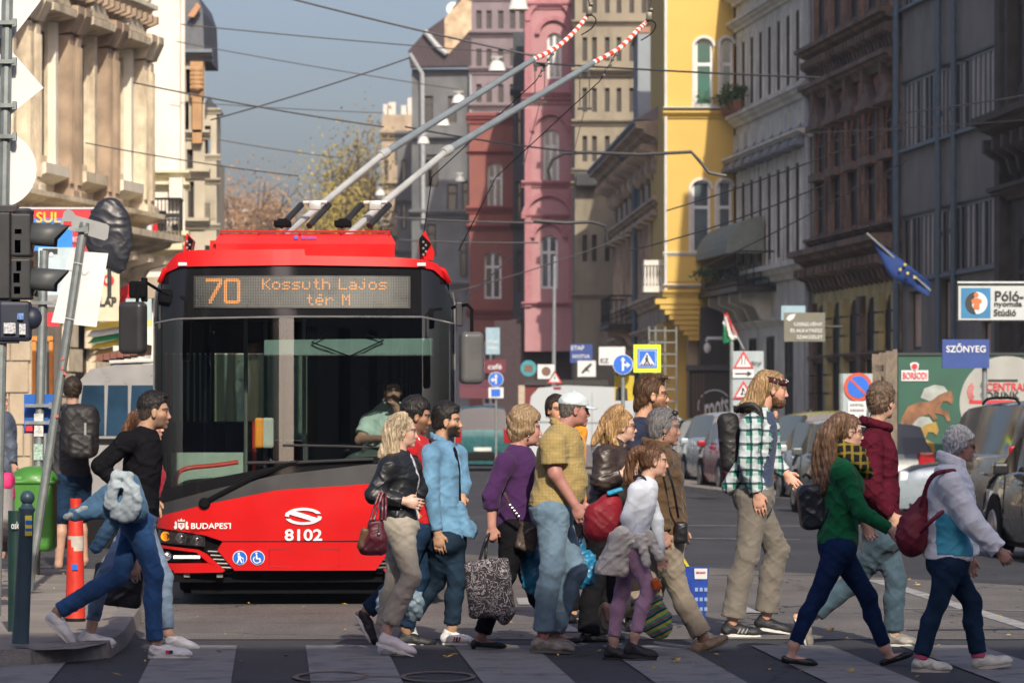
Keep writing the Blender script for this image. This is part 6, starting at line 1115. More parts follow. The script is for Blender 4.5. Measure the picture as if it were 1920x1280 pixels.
def flagthing(label,pole,rows,d,mats_,names,dm=.06):
 t=T_('flag',pole[0][0],d,label,'flag',z=3);tubep('flagpole',pole,.025,d,GALV,t,7)
 for(a0,a1,b0,b1),m,nm in zip(rows,mats_,names):
  B=MB();P=[]
  for i in range(9):
   u=i/8;P.append([W(a0[0]+(a1[0]-a0[0])*u+(b0[0]+(b1[0]-b0[0])*u-a0[0]-(a1[0]-a0[0])*u)*v,a0[1]+(a1[1]-a0[1])*u+(b0[1]+(b1[1]-b0[1])*u-a0[1]-(a1[1]-a0[1])*u)*v,d+dm*math.sin(u*7+v*4))for v in(0,.25,.5,.75,1)])
  B.grid(P);o=part(B,nm,m,t,smooth=True);o.modifiers.new('s','SOLIDIFY').thickness=.008
 return t
FR,FW,FG=(mat('flag_%s_stripe'%n,c,.8)for n,c in(('red',(.5,.03,.02)),('white',(.6,.6,.6)),('green',(.01,.25,.10))))
flagthing('red white green flag on an angled pole at the cream house',[(1395,655),(1362,592)],[((1357,590),(1382,634),(1363,586),(1384,628)),((1355,606),(1372,640),(1359,592),(1382,634)),((1354,638),(1358,646),(1356,606),(1372,638))],84,(FR,FW,FG),('red_stripe','white_stripe','green_stripe'))
t=flagthing('dark blue European flag with yellow stars on the brick house',[(1625,437),(1745,545)],[((1630,440),(1746,530),(1668,518),(1742,556))],80,(mat('flag_blue',(.008,.035,.16),.8),),('blue_cloth',),.1)
for px,py in((1688,505),(1702,512),(1715,520),(1697,496)):disc('star',px,py,3,79.8,mat('star_yellow',(.5,.4,.05)),t,n=5)
d=60.5;t=T_('green_hoarding',1800,d,'green container side painted with rearing horses and a big pale ball','hoarding');HG=mat('hoarding_green',(.012,.075,.048),.55,var=.2,vscale=2);rectp('panel',1684,664,2000,935,d,HG,t,2.0);rectp('top_rail',1682,661,2002,666,d-.03,mat('rail_dark',(.02,.03,.03)),t,2.0)
disc('pale_ball',1888,756,89,d,mat('ball_grey',(.30,.31,.29),.6,var=.15,vscale=2),t,off=.012,n=48);rectp('white_label',1690,694,1740,714,d,SW,t,off=.02);ptext('BORSODI',1715,704,45,13,d,SR,t,bold=.02,off=.035);poly('shield',[(1706,682),(1711,679),(1718,679),(1723,682),(1721,692),(1714,697),(1708,692)],d,SW,t,off=.02);disc('hop_motif',1714.5,687,5.5,d,SR,t,off=.03)
OR=mat('horse_chestnut',(.18,.08,.035),.6,var=.6,vscale=5);CRM=mat('mane_pale',(.30,.33,.31),.6,var=.3,vscale=4);YL=mat('horse_gold',(.26,.17,.03),.6,var=.4,vscale=6)
for k,(ox,oy,m)in enumerate(((0,0,OR),(-28,58,YL))):
 f=lambda L:[(x+ox,y+oy)for x,y in L]
 poly('horse_mane',f([(1726,745),(1733,728),(1752,721),(1770,724),(1780,738),(1762,746),(1742,752)]),d,CRM,t,off=.012)
 poly('horse',f([(1692,780),(1702,762),(1722,754),(1745,752),(1760,740),(1772,735),(1783,732),(1788,748),(1784,758),(1776,752),(1768,752),(1762,764),(1778,772),(1782,788),(1776,790),(1770,778),(1752,774),(1758,786),(1750,788),(1742,776),(1722,782),(1710,796),(1704,812),(1698,812),(1700,792),(1694,796),(1688,812),(1684,810)]),d,m,t,off=.018)
for s_,px,py,w,h_,m in(('CENTRAL',1888,725,78,15,SR),('DRINK',1880,741,64,14,SK),('Rendelés:',1856,777,50,9,SK),('06/1-',1851,790,26,8,SK),('06/30',1851,803,26,8,SK)):ptext(s_,px,py,w,h_,d,m,t,bold=.02,off=.03)
rectp('red_rule',1817,750,1900,756,d,SR,t,off=.025);rectp('black_rule',1852,711,1908,715,d,SK,t,off=.025)
for sg,m in((-1,SR),(1,SK)):
 for k in range(3):c=1832+sg*2;poly('arc_mark',[(c+sg*(r)*math.cos(a),733-sg*2+(r+3)*math.sin(a))for r,A in((9+k*4,(-1.1,-.5,0,.5,1.1)),(7.2+k*4,(1.1,.5,0,-.5,-1.1)))for a in A],d,m,t,off=.025)
t=T_('board_fence',1662,58.5,'weathered vertical board fence left of the green hoarding','fence');
for k in range(11):x=1637+k*4.3;dd=62-k*.42;B=MB();B.box(W(x,800,dd)*1.0+Vector((0,0,-.0)),(.034,.02,2.35-.02*(k%3)));part(B,'board',mat('fence_board',(.17,.14,.105),.9,var=.3,vscale=9),t)
B=MB();B.box(W(1660,690,60),(.36,.1,.1),Matrix.Rotation(-.9,3,'Z'));part(B,'rail',mat('fence_board',(.17,.14,.1)),t)
d=54;t=T_('print_shop_sign',1870,d,'white projecting sign reading Póló-nyomda Stúdió with a round logo','sign',z=3);rectp('frame',1795,534,2010,602,d+.01,SK,t,.15);rectp('panel',1797,536,2008,600,d,mat('sign_panel_white',(.42,.46,.47),.5,var=.04),t,.02,off=.01);rectp('logo_field',1802,540,1857,596,d,mat('logo_field_blue',(.02,.16,.33),.5),t,off=.02)
tubep('post',[(2020,500),(2020,CY+EYE*FP/d)],.06,d+.1,GALV,t);tubep('arm',[(1795,530),(2022,530)],.025,d+.08,GALV,t)
disc('logo_ring',1830,568,21,d,SW,t,off=.027);poly('logo_shadow',[(1830+21*math.cos(a),568+21*math.sin(a))for a in[PI*.5+PI*i/10 for i in range(11)]]+[(1826,560),(1822,572)],d,SK,t,off=.03);poly('logo_shirt',[(1820,563),(1826,559),(1834,559),(1841,563),(1839,569),(1836,568),(1836,580),(1825,580),(1825,568),(1822,569)],d,mat('shirt_orange',(.45,.13,.04)),t,off=.036);disc('logo_head',1830,553,4.5,d,mat('shirt_orange',(.45,.13,.04)),t,off=.036)
for s_,px,py,w,h_ in(('Póló-',1892,555,54,19),('nyomda',1890,571,52,13),('Stúdió',1884,586,42,13)):ptext(s_,px,py,w,h_,d,SK,t,bold=.025,off=.025)
WIRE=mat('wire_dark',(.03,.03,.032),.5);lampw=mat('lamp_white',(.62,.62,.58),.5)
for k,(px,py,d,s,lab)in enumerate(((972,8,105,20,'topmost'),(932,124,130,17,'right hand'),(860,186,150,14,'high'),(831,229,160,13,'middle'),(794,263,175,12,'lower'),(713,361,215,10,'far'),(862,335,140,10,'shaded'))):
 names=('white hanging street lamp at the top edge beside the pink house','white hanging street lamp in front of the dark gabled house','white hanging street lamp behind the upper trolley pole','white hanging street lamp below the dark gable just over the poles','white hanging street lamp near the pale far house','small far hanging lamp just above the pole springs','grey hanging lamp in the shade left of the brick red house')
 t=T_('street_lamp',px,d,names[k],'street lamp','hanging street lamps',z=5);q=s*d/FP;B=MB();B.lathe([(q,-q*.55),(q*.95,-q*.5),(q*.72,q*.35),(q*.4,q*.55)],W(px,py,d),Zd,16);part(B,'shade',lampw if k<6 else SGREY,t,smooth=True);B=MB();B.lathe([(q*.9,-q*.02),(q*.85,.02)],W(px,py,d)-Zd*q*.56,Zd,14);part(B,'diffuser',mat('lamp_amber',(.45,.38,.22),.4),t,smooth=True);B=MB();B.box(W(px,py,d)+Zd*q*.75,(q*.5,q*.4,q*.4),ch=.02);B.box(W(px,py,d)+Zd*q*1.0,(q*1.3,.06,.06));part(B,'hanger',SGREY,t)
def wire(pts,d,r=.012,sag=6,lab='thin overhead wire crossing the street'):
 if len(pts)==2:(x0,y0),(x1,y1)=pts;pts=[(x0+(x1-x0)*i/10,y0+(y1-y0)*i/10+sag*4*(i/10)*(1-i/10))for i in range(11)]
 B=MB();n=len(pts)-1;B.tube([W(x,y,d[0]+(d[1]-d[0])*i/n)for i,(x,y)in enumerate(pts)],r,5,cap=False);o=B.build('wire',WIRE);tag(o,lab,'wire','overhead wires of the trolley line')
for(p,dd,r,sag,lab)in(([(440,-30),(1000,105)],(60,60),.016,4,'heavy span wire from the top edge down to the trolley poles'),([(1000,118),(1540,146)],(60,58),.015,2,'span wire continuing past the yellow house'),([(340,46),(1020,104)],(75,75),.012,3,'upper faint wire across the sky'),([(330,78),(860,168)],(90,90),.012,3,'second faint wire across the sky'),([(395,225),(770,108)],(70,70),.014,4,'wire rising to the gutter of the dark gable'),([(250,155),(720,238)],(62,62),.014,4,'dark wire from the white house to the pale far house'),([(160,268),(560,330)],(66,66),.012,4,'wire leaving the stone palace over the bus'),([(410,262),(640,296)],(90,90),.012,2,'lowest faint sky wire'),([(760,238),(1080,285)],(62,60),.014,4,'wire behind both trolley poles'),([(330,190),(720,212)],(95,95),.011,2,'level faint wire over the trees'),([(1250,395),(1700,230)],(60,50),.011,8,'slack wire across the cream and brick houses'),([(1180,470),(1560,340)],(62,54),.011,10,'slack lower wire below the yellow windows'),([(1690,212),(1925,178)],(60,52),.012,2,'wire in front of the grey block windows'),([(1500,250),(1920,225)],(70,66),.01,2,'paired wire near the blue downpipes'),([(1320,560-60),(1700,300)],(64,60),.01,6,'diagonal wire crossing the brick house'),([(740,408),(1080,418)],(80,80),.018,3,'rusty contact wire left of the pink house'),([(750,450),(1010,455)],(84,84),.016,2,'lower rusty contact wire'),([(780,640),(960,480)],(50,56),.010,3,'rope like wire right of the bus roof'),([(860,545),(1180,440)],(70,70),.011,6,'thin slanting wire under the oriel')):
 wire(p,dd,r,sag,lab)
for pts,lab in(([(1032,338),(1028,320),(1036,300),(1056,288),(1100,286),(1200,290),(1296,285),(1310,300),(1330,324),(1362,330)],'thick black feeder cable hooked across the yellow house'),([(1000,414),(1060,418),(1110,416),(1135,424),(1138,452)],'short black feeder cable ending in a hook')):wire(pts,(66,66),.03,0,lab)
wire([(1100,-12),(1108,20)],(42,42),.008,0,'contact wire end above the left pole head');wire([(1222,-12),(1216,26)],(42,42),.008,0,'contact wire end above the right pole head')
for px,py,lab in((1012,128,'wire hanger clamp beside the upper pole stripes'),(1096,140,'wire hanger clamp between the two poles')):
 t=thing('wire_hanger',tuple(W(px,py,60)),lab,'wire hanger','wire hangers');d=60
 B=MB();B.box(W(px,py-6,d),(.2,.06,.06),ch=.01);B.box(W(px-8,py,d),(.05,.05,.09));B.box(W(px+8,py,d),(.05,.05,.09));part(B,'clamp',SK,t)
 for dx in(-9,9):tubep('drop_rod',[(px+dx,py+6),(px+dx,py+60)],.008,d,WIRE,t,5)
 B=MB();B.box(W(px,py+64,d),(.22,.05,.04));part(B,'cross_bar',SK,t);tubep('tail_wire',[(px,py+66),(px-28,py+175),(px-34,py+180)],.007,d,WIRE,t,5)
 # people
def skin_mat():
 if 'skin'in MATS:return MATS['skin']
 m=bpy.data.materials.new('skin');m.use_nodes=True;N=m.node_tree.nodes;L=m.node_tree.links;b=N['Principled BSDF']
 a=N.new('ShaderNodeAttribute');a.attribute_name='tone';tc=N.new('ShaderNodeTexCoord')
 n=N.new('ShaderNodeTexNoise');n.inputs['Scale'].default_value=30;L.new(tc.outputs['Object'],n.inputs['Vector'])
 r=N.new('ShaderNodeMapRange');r.inputs['To Min'].default_value=.82;r.inputs['To Max'].default_value=1.15;L.new(n.outputs['Fac'],r.inputs['Value'])
 v=N.new('ShaderNodeVectorMath');v.operation='SCALE';L.new(a.outputs['Color'],v.inputs[0]);L.new(r.outputs['Result'],v.inputs['Scale'])
 L.new(v.outputs['Vector'],b.inputs['Base Color']);b.inputs['Roughness'].default_value=.5
 b.inputs['Subsurface Weight'].default_value=.12;b.inputs['Subsurface Radius'].default_value=(.01,.004,.002);b.inputs['Subsurface Scale'].default_value=.6
 MATS['skin']=m;return m
def cloth(name,col,rough=.85,kind='cotton',scale=1.0):
 if name in MATS:return MATS[name]
 st={'denim':(.25,140),'wool':(.5,90),'leather':(.35,60),'nylon':(.25,30),'cotton':(.25,110)}[kind]
 m=mat(name,col,rough=rough,var={'denim':.28,'wool':.18,'leather':.25,'nylon':.10,'cotton':.12}[kind],vscale=9*scale,sheen=.0 if kind in('leather','nylon')or max(col)<.08 else.1,spec=.5 if kind in('leather','nylon')else.08)
 nt=m.node_tree;N=nt.nodes;L=nt.links;b=N['Principled BSDF'];tc=N.new('ShaderNodeTexCoord')
 hs=[]
 for rot,sc in(((0,.9,.4),3.2),((.5,-1.0,.2),4.6)):
  mp=N.new('ShaderNodeMapping');mp.inputs['Rotation'].default_value=rot;L.new(tc.outputs['Object'],mp.inputs['Vector'])
  wv=N.new('ShaderNodeTexWave');wv.wave_profile='SIN';wv.inputs['Scale'].default_value=sc;wv.inputs['Distortion'].default_value=7;wv.inputs['Detail'].default_value=2.5;wv.inputs['Detail Scale'].default_value=1.3;L.new(mp.outputs['Vector'],wv.inputs['Vector'])
  ms=N.new('ShaderNodeTexNoise');ms.inputs['Scale'].default_value=5+sc;L.new(mp.outputs['Vector'],ms.inputs['Vector'])
  pw=N.new('ShaderNodeMath');pw.operation='POWER';pw.inputs[1].default_value=3;L.new(wv.outputs['Fac'],pw.inputs[0]);mu=N.new('ShaderNodeMath');mu.operation='MULTIPLY';L.new(pw.outputs[0],mu.inputs[0]);L.new(ms.outputs['Fac'],mu.inputs[1]);hs.append(mu)
 n1=N.new('ShaderNodeMath');n1.operation='ADD';L.new(hs[0].outputs[0],n1.inputs[0]);L.new(hs[1].outputs[0],n1.inputs[1])
 n2=N.new('ShaderNodeTexNoise');n2.inputs['Scale'].default_value=st[1];L.new(tc.outputs['Object'],n2.inputs['Vector'])
 a=N.new('ShaderNodeMath');a.operation='MULTIPLY_ADD';a.inputs[1].default_value=.12;L.new(n2.outputs['Fac'],a.inputs[0]);L.new(n1.outputs[0],a.inputs[2])
 bp=N.new('ShaderNodeBump');bp.inputs['Strength'].default_value=min(1,st[0]*1.35);bp.inputs['Distance'].default_value=.018
 L.new(a.outputs[0],bp.inputs['Height']);L.new(bp.outputs['Normal'],b.inputs['Normal'])
 return m
def plaid_cloth(name,base,stripes,size=.12,rot=0):
 """woven check: stripes = list of (axis, period, width, colour)"""
 m=cloth(name,base);nt=m.node_tree;N=nt.nodes;L=nt.links;b=N['Principled BSDF']
 src=b.inputs['Base Color'].links[0].from_socket;tc=N.new('ShaderNodeTexCoord');mp=N.new('ShaderNodeMapping');mp.inputs['Rotation'].default_value=(0,rot,0)
 nz=N.new('ShaderNodeTexNoise');nz.inputs['Scale'].default_value=5;L.new(tc.outputs['Object'],nz.inputs['Vector'])
 vm=N.new('ShaderNodeVectorMath');vm.operation='MULTIPLY_ADD';vm.inputs[1].default_value=(.05,.05,.05);L.new(nz.outputs['Color'],vm.inputs[0]);L.new(tc.outputs['Object'],vm.inputs[2])
 L.new(vm.outputs['Vector'],mp.inputs['Vector']);sp=N.new('ShaderNodeSeparateXYZ');L.new(mp.outputs['Vector'],sp.inputs[0])
 out=src
 for ax,per,wd,off,c,amt in stripes:
  q=N.new('ShaderNodeMath');q.operation='ADD';q.inputs[1].default_value=off+100*per;L.new(sp.outputs[ax],q.inputs[0])
  f=N.new('ShaderNodeMath');f.operation='MODULO';f.inputs[1].default_value=per;L.new(q.outputs[0],f.inputs[0])
  l=N.new('ShaderNodeMath');l.operation='LESS_THAN';l.inputs[1].default_value=wd;L.new(f.outputs[0],l.inputs[0])
  g=N.new('ShaderNodeMath');g.operation='MULTIPLY';g.inputs[1].default_value=amt;L.new(l.outputs[0],g.inputs[0])
  x=N.new('ShaderNodeMix');x.data_type='RGBA';L.new(g.outputs[0],x.inputs['Factor']);L.new(out,x.inputs['A']);x.inputs['B'].default_value=tuple(c)+(1,)
  out=x.outputs['Result']
 L.new(out,b.inputs['Base Color']);return m
def hair_mat(name,col,col2=None):
 if name in MATS:return MATS[name]
 m=bpy.data.materials.new(name);m.use_nodes=True;N=m.node_tree.nodes;L=m.node_tree.links;b=N['Principled BSDF']
 tc=N.new('ShaderNodeTexCoord');mp=N.new('ShaderNodeMapping');mp.inputs['Scale'].default_value=(1,1,.14);L.new(tc.outputs['Object'],mp.inputs['Vector'])
 n=N.new('ShaderNodeTexNoise');n.inputs['Scale'].default_value=120;n.inputs['Detail'].default_value=3;n.inputs['Distortion'].default_value=.6;L.new(mp.outputs['Vector'],n.inputs['Vector'])
 c=N.new('ShaderNodeValToRGB');c.color_ramp.elements[0].position=.3;c.color_ramp.elements[1].position=.7
 c.color_ramp.elements[0].color=tuple(v*.45 for v in col)+(1,);c.color_ramp.elements[1].color=tuple(col2 or[v*1.5 for v in col])+(1,)
 L.new(n.outputs['Fac'],c.inputs['Fac']);L.new(c.outputs['Color'],b.inputs['Base Color']);b.inputs['Roughness'].default_value=.45
 b.inputs['Specular IOR Level'].default_value=.35
 bp=N.new('ShaderNodeBump');bp.inputs['Strength'].default_value=.8;bp.inputs['Distance'].default_value=.01;L.new(n.outputs['Fac'],bp.inputs['Height']);L.new(bp.outputs['Normal'],b.inputs['Normal'])
 MATS[name]=m;return m
CROPS={'O':(0,0,1.0),'A':(60,720,2.4156),'B':(640,740,2.5607),'C':(850,720,2.4607),'D':(1060,690,2.2871),'E':(1330,680,2.415),'G':(1450,700,2.2852),'K':(1670,790,2.668)}
def vlerp(a,b,t):return a+(b-a)*t
class Person:
 def __init__(s,label,crop,d,head,hh,neck,hips,N,Fr,k=1.0,yaw=0,pitch=0,turn=0,skin=(.5,.3,.2),bw=1.0,belly=0,bust=0,hair=None,brow=None,group='pedestrians on the crossing',wide=1.0,grip=(.7,.7),cat='person',ground=0.0,lower=True):
  ox,oy,sc=CROPS[crop];s.d=d;s.k=k;s.label=label
  s.pt=lambda p,dy=0:W(ox+p[0]/sc,oy+p[1]/sc,d+dy)
  P=s.pt;s.turn=turn
  s.f=Vector((math.cos(turn),-math.sin(turn),0));s.side=Vector((-s.f.y,s.f.x,0))
  s.nearsign=-1
  w=k*wide;s.skin=skin;s.bw=bw
  s.head=P(head);s.hs=(hh/sc)*d/FP/.247;s.neck=P(neck);s.hip=P(hips)
  S=lambda q,dist:s.side*dist*w
  def lim(v,sg):
   sh,el,wr=v[0],v[1],v[2]
   off=v[3]if len(v)>3 else(.165,.2,.17)
   base=P(sh)+s.side*(sg*off[0]*w);return[base,P(el)+s.side*(sg*off[1]*w),P(wr)+s.side*(sg*off[2]*w)]
  s.arm={'N':lim(N['arm'],-1)if N.get('arm')else None,'F':lim(Fr['arm'],1)if Fr.get('arm')else None}
  s.leg={};s.foot={}
  for q,D,sg in(('N',N,-1),('F',Fr,1)):
   if not D.get('leg'):continue
   kn,an,he,to=D['leg'][:4];dy=D.get('dy',.09*sg*k)
   s.leg[q]=[s.hip+s.side*(sg*.088*w)+Vector((0,0,-.02)),P(kn,dy),P(an,dy)];s.foot[q]=(P(he,dy),P(to,dy),P(an,dy))
  gr=[z for q in s.foot for z in s.foot[q][:2]]
  x=s.hip.x
  s.root=thing('person',(x,d,ground),label,cat,group)
  up=(s.neck-s.hip).normalized();s.up=up
  sd=s.side;ff=sd.cross(up);ff=ff if ff.dot(s.f)>0 else-ff;s.R=(tuple(ff.normalized()),tuple(sd),tuple(up));s.ff=ff.normalized()
  cy,sy,cp,sp_=math.cos(yaw+turn),math.sin(yaw+turn),math.cos(pitch),math.sin(pitch)
  hf=Vector((cy*cp,-sy*cp,-sp_));hs_=Vector((sy,cy,0));hu=hf.cross(hs_);hu=hu if hu.z>0 else-hu
  s.HR=(tuple(hf),tuple(hs_),tuple(hu));s.hf,s.hsd,s.hu=hf,hs_,hu
  s.body_solid(belly,bust,grip,lower);s.brow=brow or hair
  tone=np.array(skin);HR=np.array(s.HR);hc=np.array(s.head);hs=s.hs;brw=np.array(s.brow or(.03,.02,.015))
  def colour(V):
   q=(V-hc)@HR.T/hs;C=np.tile(tone,(len(V),1)).astype(float)
   x,y,z=q[:,0],np.abs(q[:,1]),q[:,2]
   inh=(np.linalg.norm(q,axis=1)<.17)
   sm=lambda v,w:np.clip(v/w+.5,0,1)[:,None]
   mixc=lambda m,c:C*(1-m)+np.asarray(c)*m
   F_=(inh&(x>.045))[:,None]
   C=mixc(F_*sm(1-((y/.024)**2+((z+.069)/.010)**2),.8)*.8,tone*np.array([.82,.52,.5]))
   C=mixc((inh&(x>.02))[:,None]*np.exp(-((y-.05)**2+(z+.03)**2)/.022**2)[:,None]*.5,tone*np.array([1.05,.82,.78]))
   C=mixc(F_*sm(1-((z-.021+(y-.03)**2*9)/.0065)**2,.9)*((y>.010)&(y<.056))[:,None]*.95,brw*.6+tone*.04)
   C=mixc(F_*sm(1-(((y-.034)/.015)**2+((z+.001)/.006)**2),.5)*.85,tone*.25+np.array((.09,.08,.075)))
   C=mixc(F_*sm(1-(((y-.034)/.009)**2+((z+.001)/.0075)**2),.5),(.02,.02,.015))
   C=mixc(F_*sm(1-((z-.0085)/.004)**2,1)*((y>.016)&(y<.054))[:,None]*.75,tone*.2)
   C=mixc((inh&(x>.095))[:,None]*sm(.014-np.abs(z+.038),.02)*.35,tone*np.array([1.04,.78,.74]))
   if s.stubble is not None:
    k=inh[:,None]*sm(x-.0,.03)*sm(-.036-z+.3*(x-.03)*(x<.075),.025)*(1-sm(1-((y/.024)**2+((z+.069)/.010)**2),.8))*(1-((x>.088)&(z>-.052))[:,None]);C=mixc(k*s.stub,s.stubble)
   return C
  s.colour=colour;s.stubble=None;s.stub=.62
 def limbs(s,S,add=0.0,which='NF',to=2,a0=.052,a1=.043,a2=.030,k=.03,cutend=False):
  for q in which:
   A=s.arm.get(q)
   if not A:continue
   K=s.k;fl=1 if cutend else 0
   S.cone(A[0],A[1],a0*K+add,a1*K+add,k,fl if to==1 else 0)
   if to==2:S.cone(A[1],A[2],a1*K+add*.95,a2*K+add*.85,k,fl)
 def body_solid(s,belly,bust,grip,lower):
  S=Solid();K=s.k;R=s.R;hs=s.hs;s.belly,s.bust=belly,bust;lp=lambda t:vlerp(s.neck,s.hip,t)
  w=s.bw
  S.ell(lp(.33),(.105*K*w,.15*K,.2*K),R,.04);S.ell(lp(.68),(.098*K*w,.13*K,.17*K),R,.05);S.ell(lp(.98),(.115*K*w,.15*K,.12*K),R,.05)
  if belly:S.ell(lp(.66)+s.ff*(.05*belly),(.11*K*w,.13*K,.15*K),R,.06)
  S.cone(s.neck+s.up*.01-s.ff*.01,s.head-s.hf*.02*hs-s.hu*.05*hs,.056*K,.052*K,.03)
  for q in 'NF':
   if s.arm.get(q):S.cone(lp(.08),s.arm[q][0],.055*K,.05*K,.04)
  s.limbs(S)
  for q,L in s.leg.items():
   t=.86 if lower is not None else 1;S.cone(L[0],L[1],.086*K*w*t,.056*K*t,.04);S.cone(L[1],vlerp(L[1],L[2],.35)-s.f*.012,.053*K*t,.056*K*t,.03);S.cone(vlerp(L[1],L[2],.35)-s.f*.012,L[2],.056*K*t,.036*K,.03)
   he,to,an=s.foot[q];S.cone(L[2],vlerp(he,to,.3)+Vector((0,0,.045)),.035*K,.024*K,.02);S.cone(vlerp(he,to,.22)+Vector((0,0,.042)),vlerp(he,to,.78)+Vector((0,0,.03)),.023*K,.017*K,.01)
  T=lambda x,y,z:s.head+(s.hf*x+s.hsd*y+s.hu*z)*hs
  E=lambda c,r,k=.012,op='+':S.ell(T(*c),tuple(v*hs for v in r),s.HR,k*hs,op)
  E((-.014,0,.03),(.095,.076,.084));E((.03,0,-.03),(.058,.058,.082),.03);E((.03,0,-.072),(.053,.05,.036),.02)
  E((.073,0,-.102),(.017,.02,.015),.016);E((.074,0,.017),(.016,.045,.013),.016)
  for y in(-1,1):
   E((.05,.041*y,-.03),(.024,.018,.024),.026);E((.091,.033*y,-.001),(.015,.017,.011),.008,'-');E((.0735,.033*y,-.002),(.0125,.0135,.0125),.003)
   E((.003,.077*y,-.012),(.018,.009,.032),.006);E((.093,.011*y,-.040),(.010,.008,.007),.006);E((.006,.088*y,-.010),(.009,.007,.018),.003,'-')
  S.cone(T(.083,0,.004),T(.102,0,-.034),.008*hs,.0105*hs,.014*hs);E((.088,0,-.064),(.010,.022,.0055),.004);E((.085,0,-.0755),(.010,.019,.006),.004)
  s.T=T
  for i,q in enumerate('NF'):
   if s.arm.get(q):s.hand(S,q,grip[i])
  s.S=S
 def hand(s,S,q,curl):
  K=s.k;A=s.arm[q];a=(A[2]-A[1]).normalized();sg=-1 if q=='N'else 1
  if a.z<-.3:a=(a+Vector((0,0,-.25))).normalized()
  n=s.side*(-sg);n=(n-a*n.dot(a)).normalized();w=s.f-a*s.f.dot(a)-n*s.f.dot(n);w=w.normalized()if w.length>.2 else a.cross(n)
  if abs(a.dot(s.f))>.75:w=Vector((0,0,1))-a*a.z;w=w.normalized()
  o=A[2];M=(tuple(a),tuple(w),tuple(n));s.handc=getattr(s,'handc',{});s.handc[q]=o+a*.09*K
  S.cone(A[2]-a*.01,o+a*.03*K,.026*K,.026*K,.01);S.ell(o+a*.055*K,(.05*K,.04*K,.018*K),M,.010)
  Ls=(.068,.078,.073,.056)
  for i in range(4):
   b=o+a*(.092-.004*abs(i-1))*K+w*(.033-.0218*i)*K;c1,c2=curl*.7,curl*1.5
   d1=(a*math.cos(c1)+n*math.sin(c1));d2=(a*math.cos(c2)+n*math.sin(c2));m=b+d1*Ls[i]*.5*K
   S.cone(b-a*.012,m,.0092*K,.0084*K,.002);S.cone(m,m+d2*Ls[i]*.5*K,.0084*K,.007*K,.002)
  t0=o+a*.025*K+w*.026*K;t1=t0+(a*.7+w*.6+n*.3).normalized()*.036*K;t2=t1+(a*.85+w*.15+n*.5).normalized()*.03*K
  S.cone(t0,t1,.0135*K,.011*K,.008);S.cone(t1,t2,.011*K,.009*K,.004)
 def finish(s,fine=True):
  K=s.k;b=[];hz=.0105
  b.append((s.head.z-.16*s.hs,s.head.z+.15,.0055 if fine else.009))
  for q,c in getattr(s,'handc',{}).items():b.append((c.z-.1,c.z+.1,.0065))
  s.S.build('body',skin_mat(),s.root,h=.0078 if fine else.0105,bands=b,hz=.0115,colour=s.colour)
  return s
  # garments
 def torso(s,S,add,hemt=1.12,k=.04,hip=True):
  K=s.k;R=s.R;lp=lambda t:vlerp(s.neck,s.hip,t);w=s.bw
  S.ell(lp(.30),((.112*w)*K+add,.155*K+add,.205*K+add*.5),R,k);S.ell(lp(.62),(.107*K*w+add,.138*K+add,.2*K),R,k+.02)
  if hip:S.ell(lp(.95),(.122*K*w+add,.155*K+add,.18*K),R,k+.02)
  if s.belly:S.ell(lp(.64)+s.ff*(.055*s.belly),(.115*K*w+add,.135*K+add,.17*K),R,.06)
  if s.bust:S.ell(lp(.34)+s.ff*.075*K,(.06*K+add*.6,.12*K,.075*K),R,.04)
  for q in 'NF':
   if s.arm.get(q):S.cone(lp(.06),s.arm[q][0],.05*K+add*.8,.056*K+add,.05)
  return lp
 def top(s,m,add=.016,sleeve='long',hem=1.12,name='shirt',open_w=0,open_from=.0,amp=.005,sc=11,h=.0105,seed=1,neck_r=.075,collar=None,flare=0,hemcut=True,loose=0.0,arms='NF',front=None):
  S=Solid();K=s.k;lp=s.torso(S,add,hem)
  if flare:S.cone(lp(.7),lp(hem+.05),.12*K,.15*K+flare,.06)
  if hemcut:S.cut(lp(hem),-s.up)
  if front is not None:
   c=lp(.55)+s.ff*(.3+front);S.box(c,(.3,open_w/2,.6),s.R,.005,0,'-')
  T=Solid()
  if sleeve!='none':
   for q in arms:
    A=s.arm.get(q)
    if not A:continue
    a0,a1,a2=.053*K+add*.85+loose,.044*K+add*.8+loose,.031*K+add*.7+loose*.6
    if sleeve=='short':S.cone(A[0],vlerp(A[0],A[1],.72),a0,a1+.012,.03,1)
    elif sleeve=='three':S.cone(A[0],A[1],a0,a1,.03);S.cone(A[1],vlerp(A[1],A[2],.45),a1,a2+.012,.02,1)
    else:S.cone(A[0],A[1],a0,a1,.03);S.cone(A[1],vlerp(A[1],A[2],.97),a1,a2,.02,1)
  n0=s.neck+s.up*.02;S.ell(n0+s.up*.05*K+s.ff*.02,(neck_r*K,neck_r*.95*K,.06*K),s.R,.005,'-')
  S.bump(amp,sc,seed)
  o=S.build(name,m,s.root,h=h)
  if collar:
   C=Solid();c=s.neck+s.up*.03
   for k2 in range(12):
    an=2*PI*k2/12;an2=2*PI*(k2+1)/12
    if collar.get('open',.5)>0 and(abs(((an+PI)%(2*PI))-PI)<collar.get('open',.5)or abs(((an2+PI)%(2*PI))-PI)<collar.get('open',.5)):continue
    r=collar.get('r',.068)*K;q=lambda t:c+s.ff*(r*1.05*math.cos(t))+s.side*(r*math.sin(t))+s.up*(-.03*math.cos(t)*K)
    C.cone(q(an)+s.up*collar.get('h',.015),q(an2)+s.up*collar.get('h',.015),collar.get('t',.012),collar.get('t',.012),.01)
    C.cone(q(an)-s.up*.01,q(an2)-s.up*.01,collar.get('t',.012)*1.15,collar.get('t',.012)*1.15,.01)
   C.build('collar',m,s.root,h=.009)
  return o
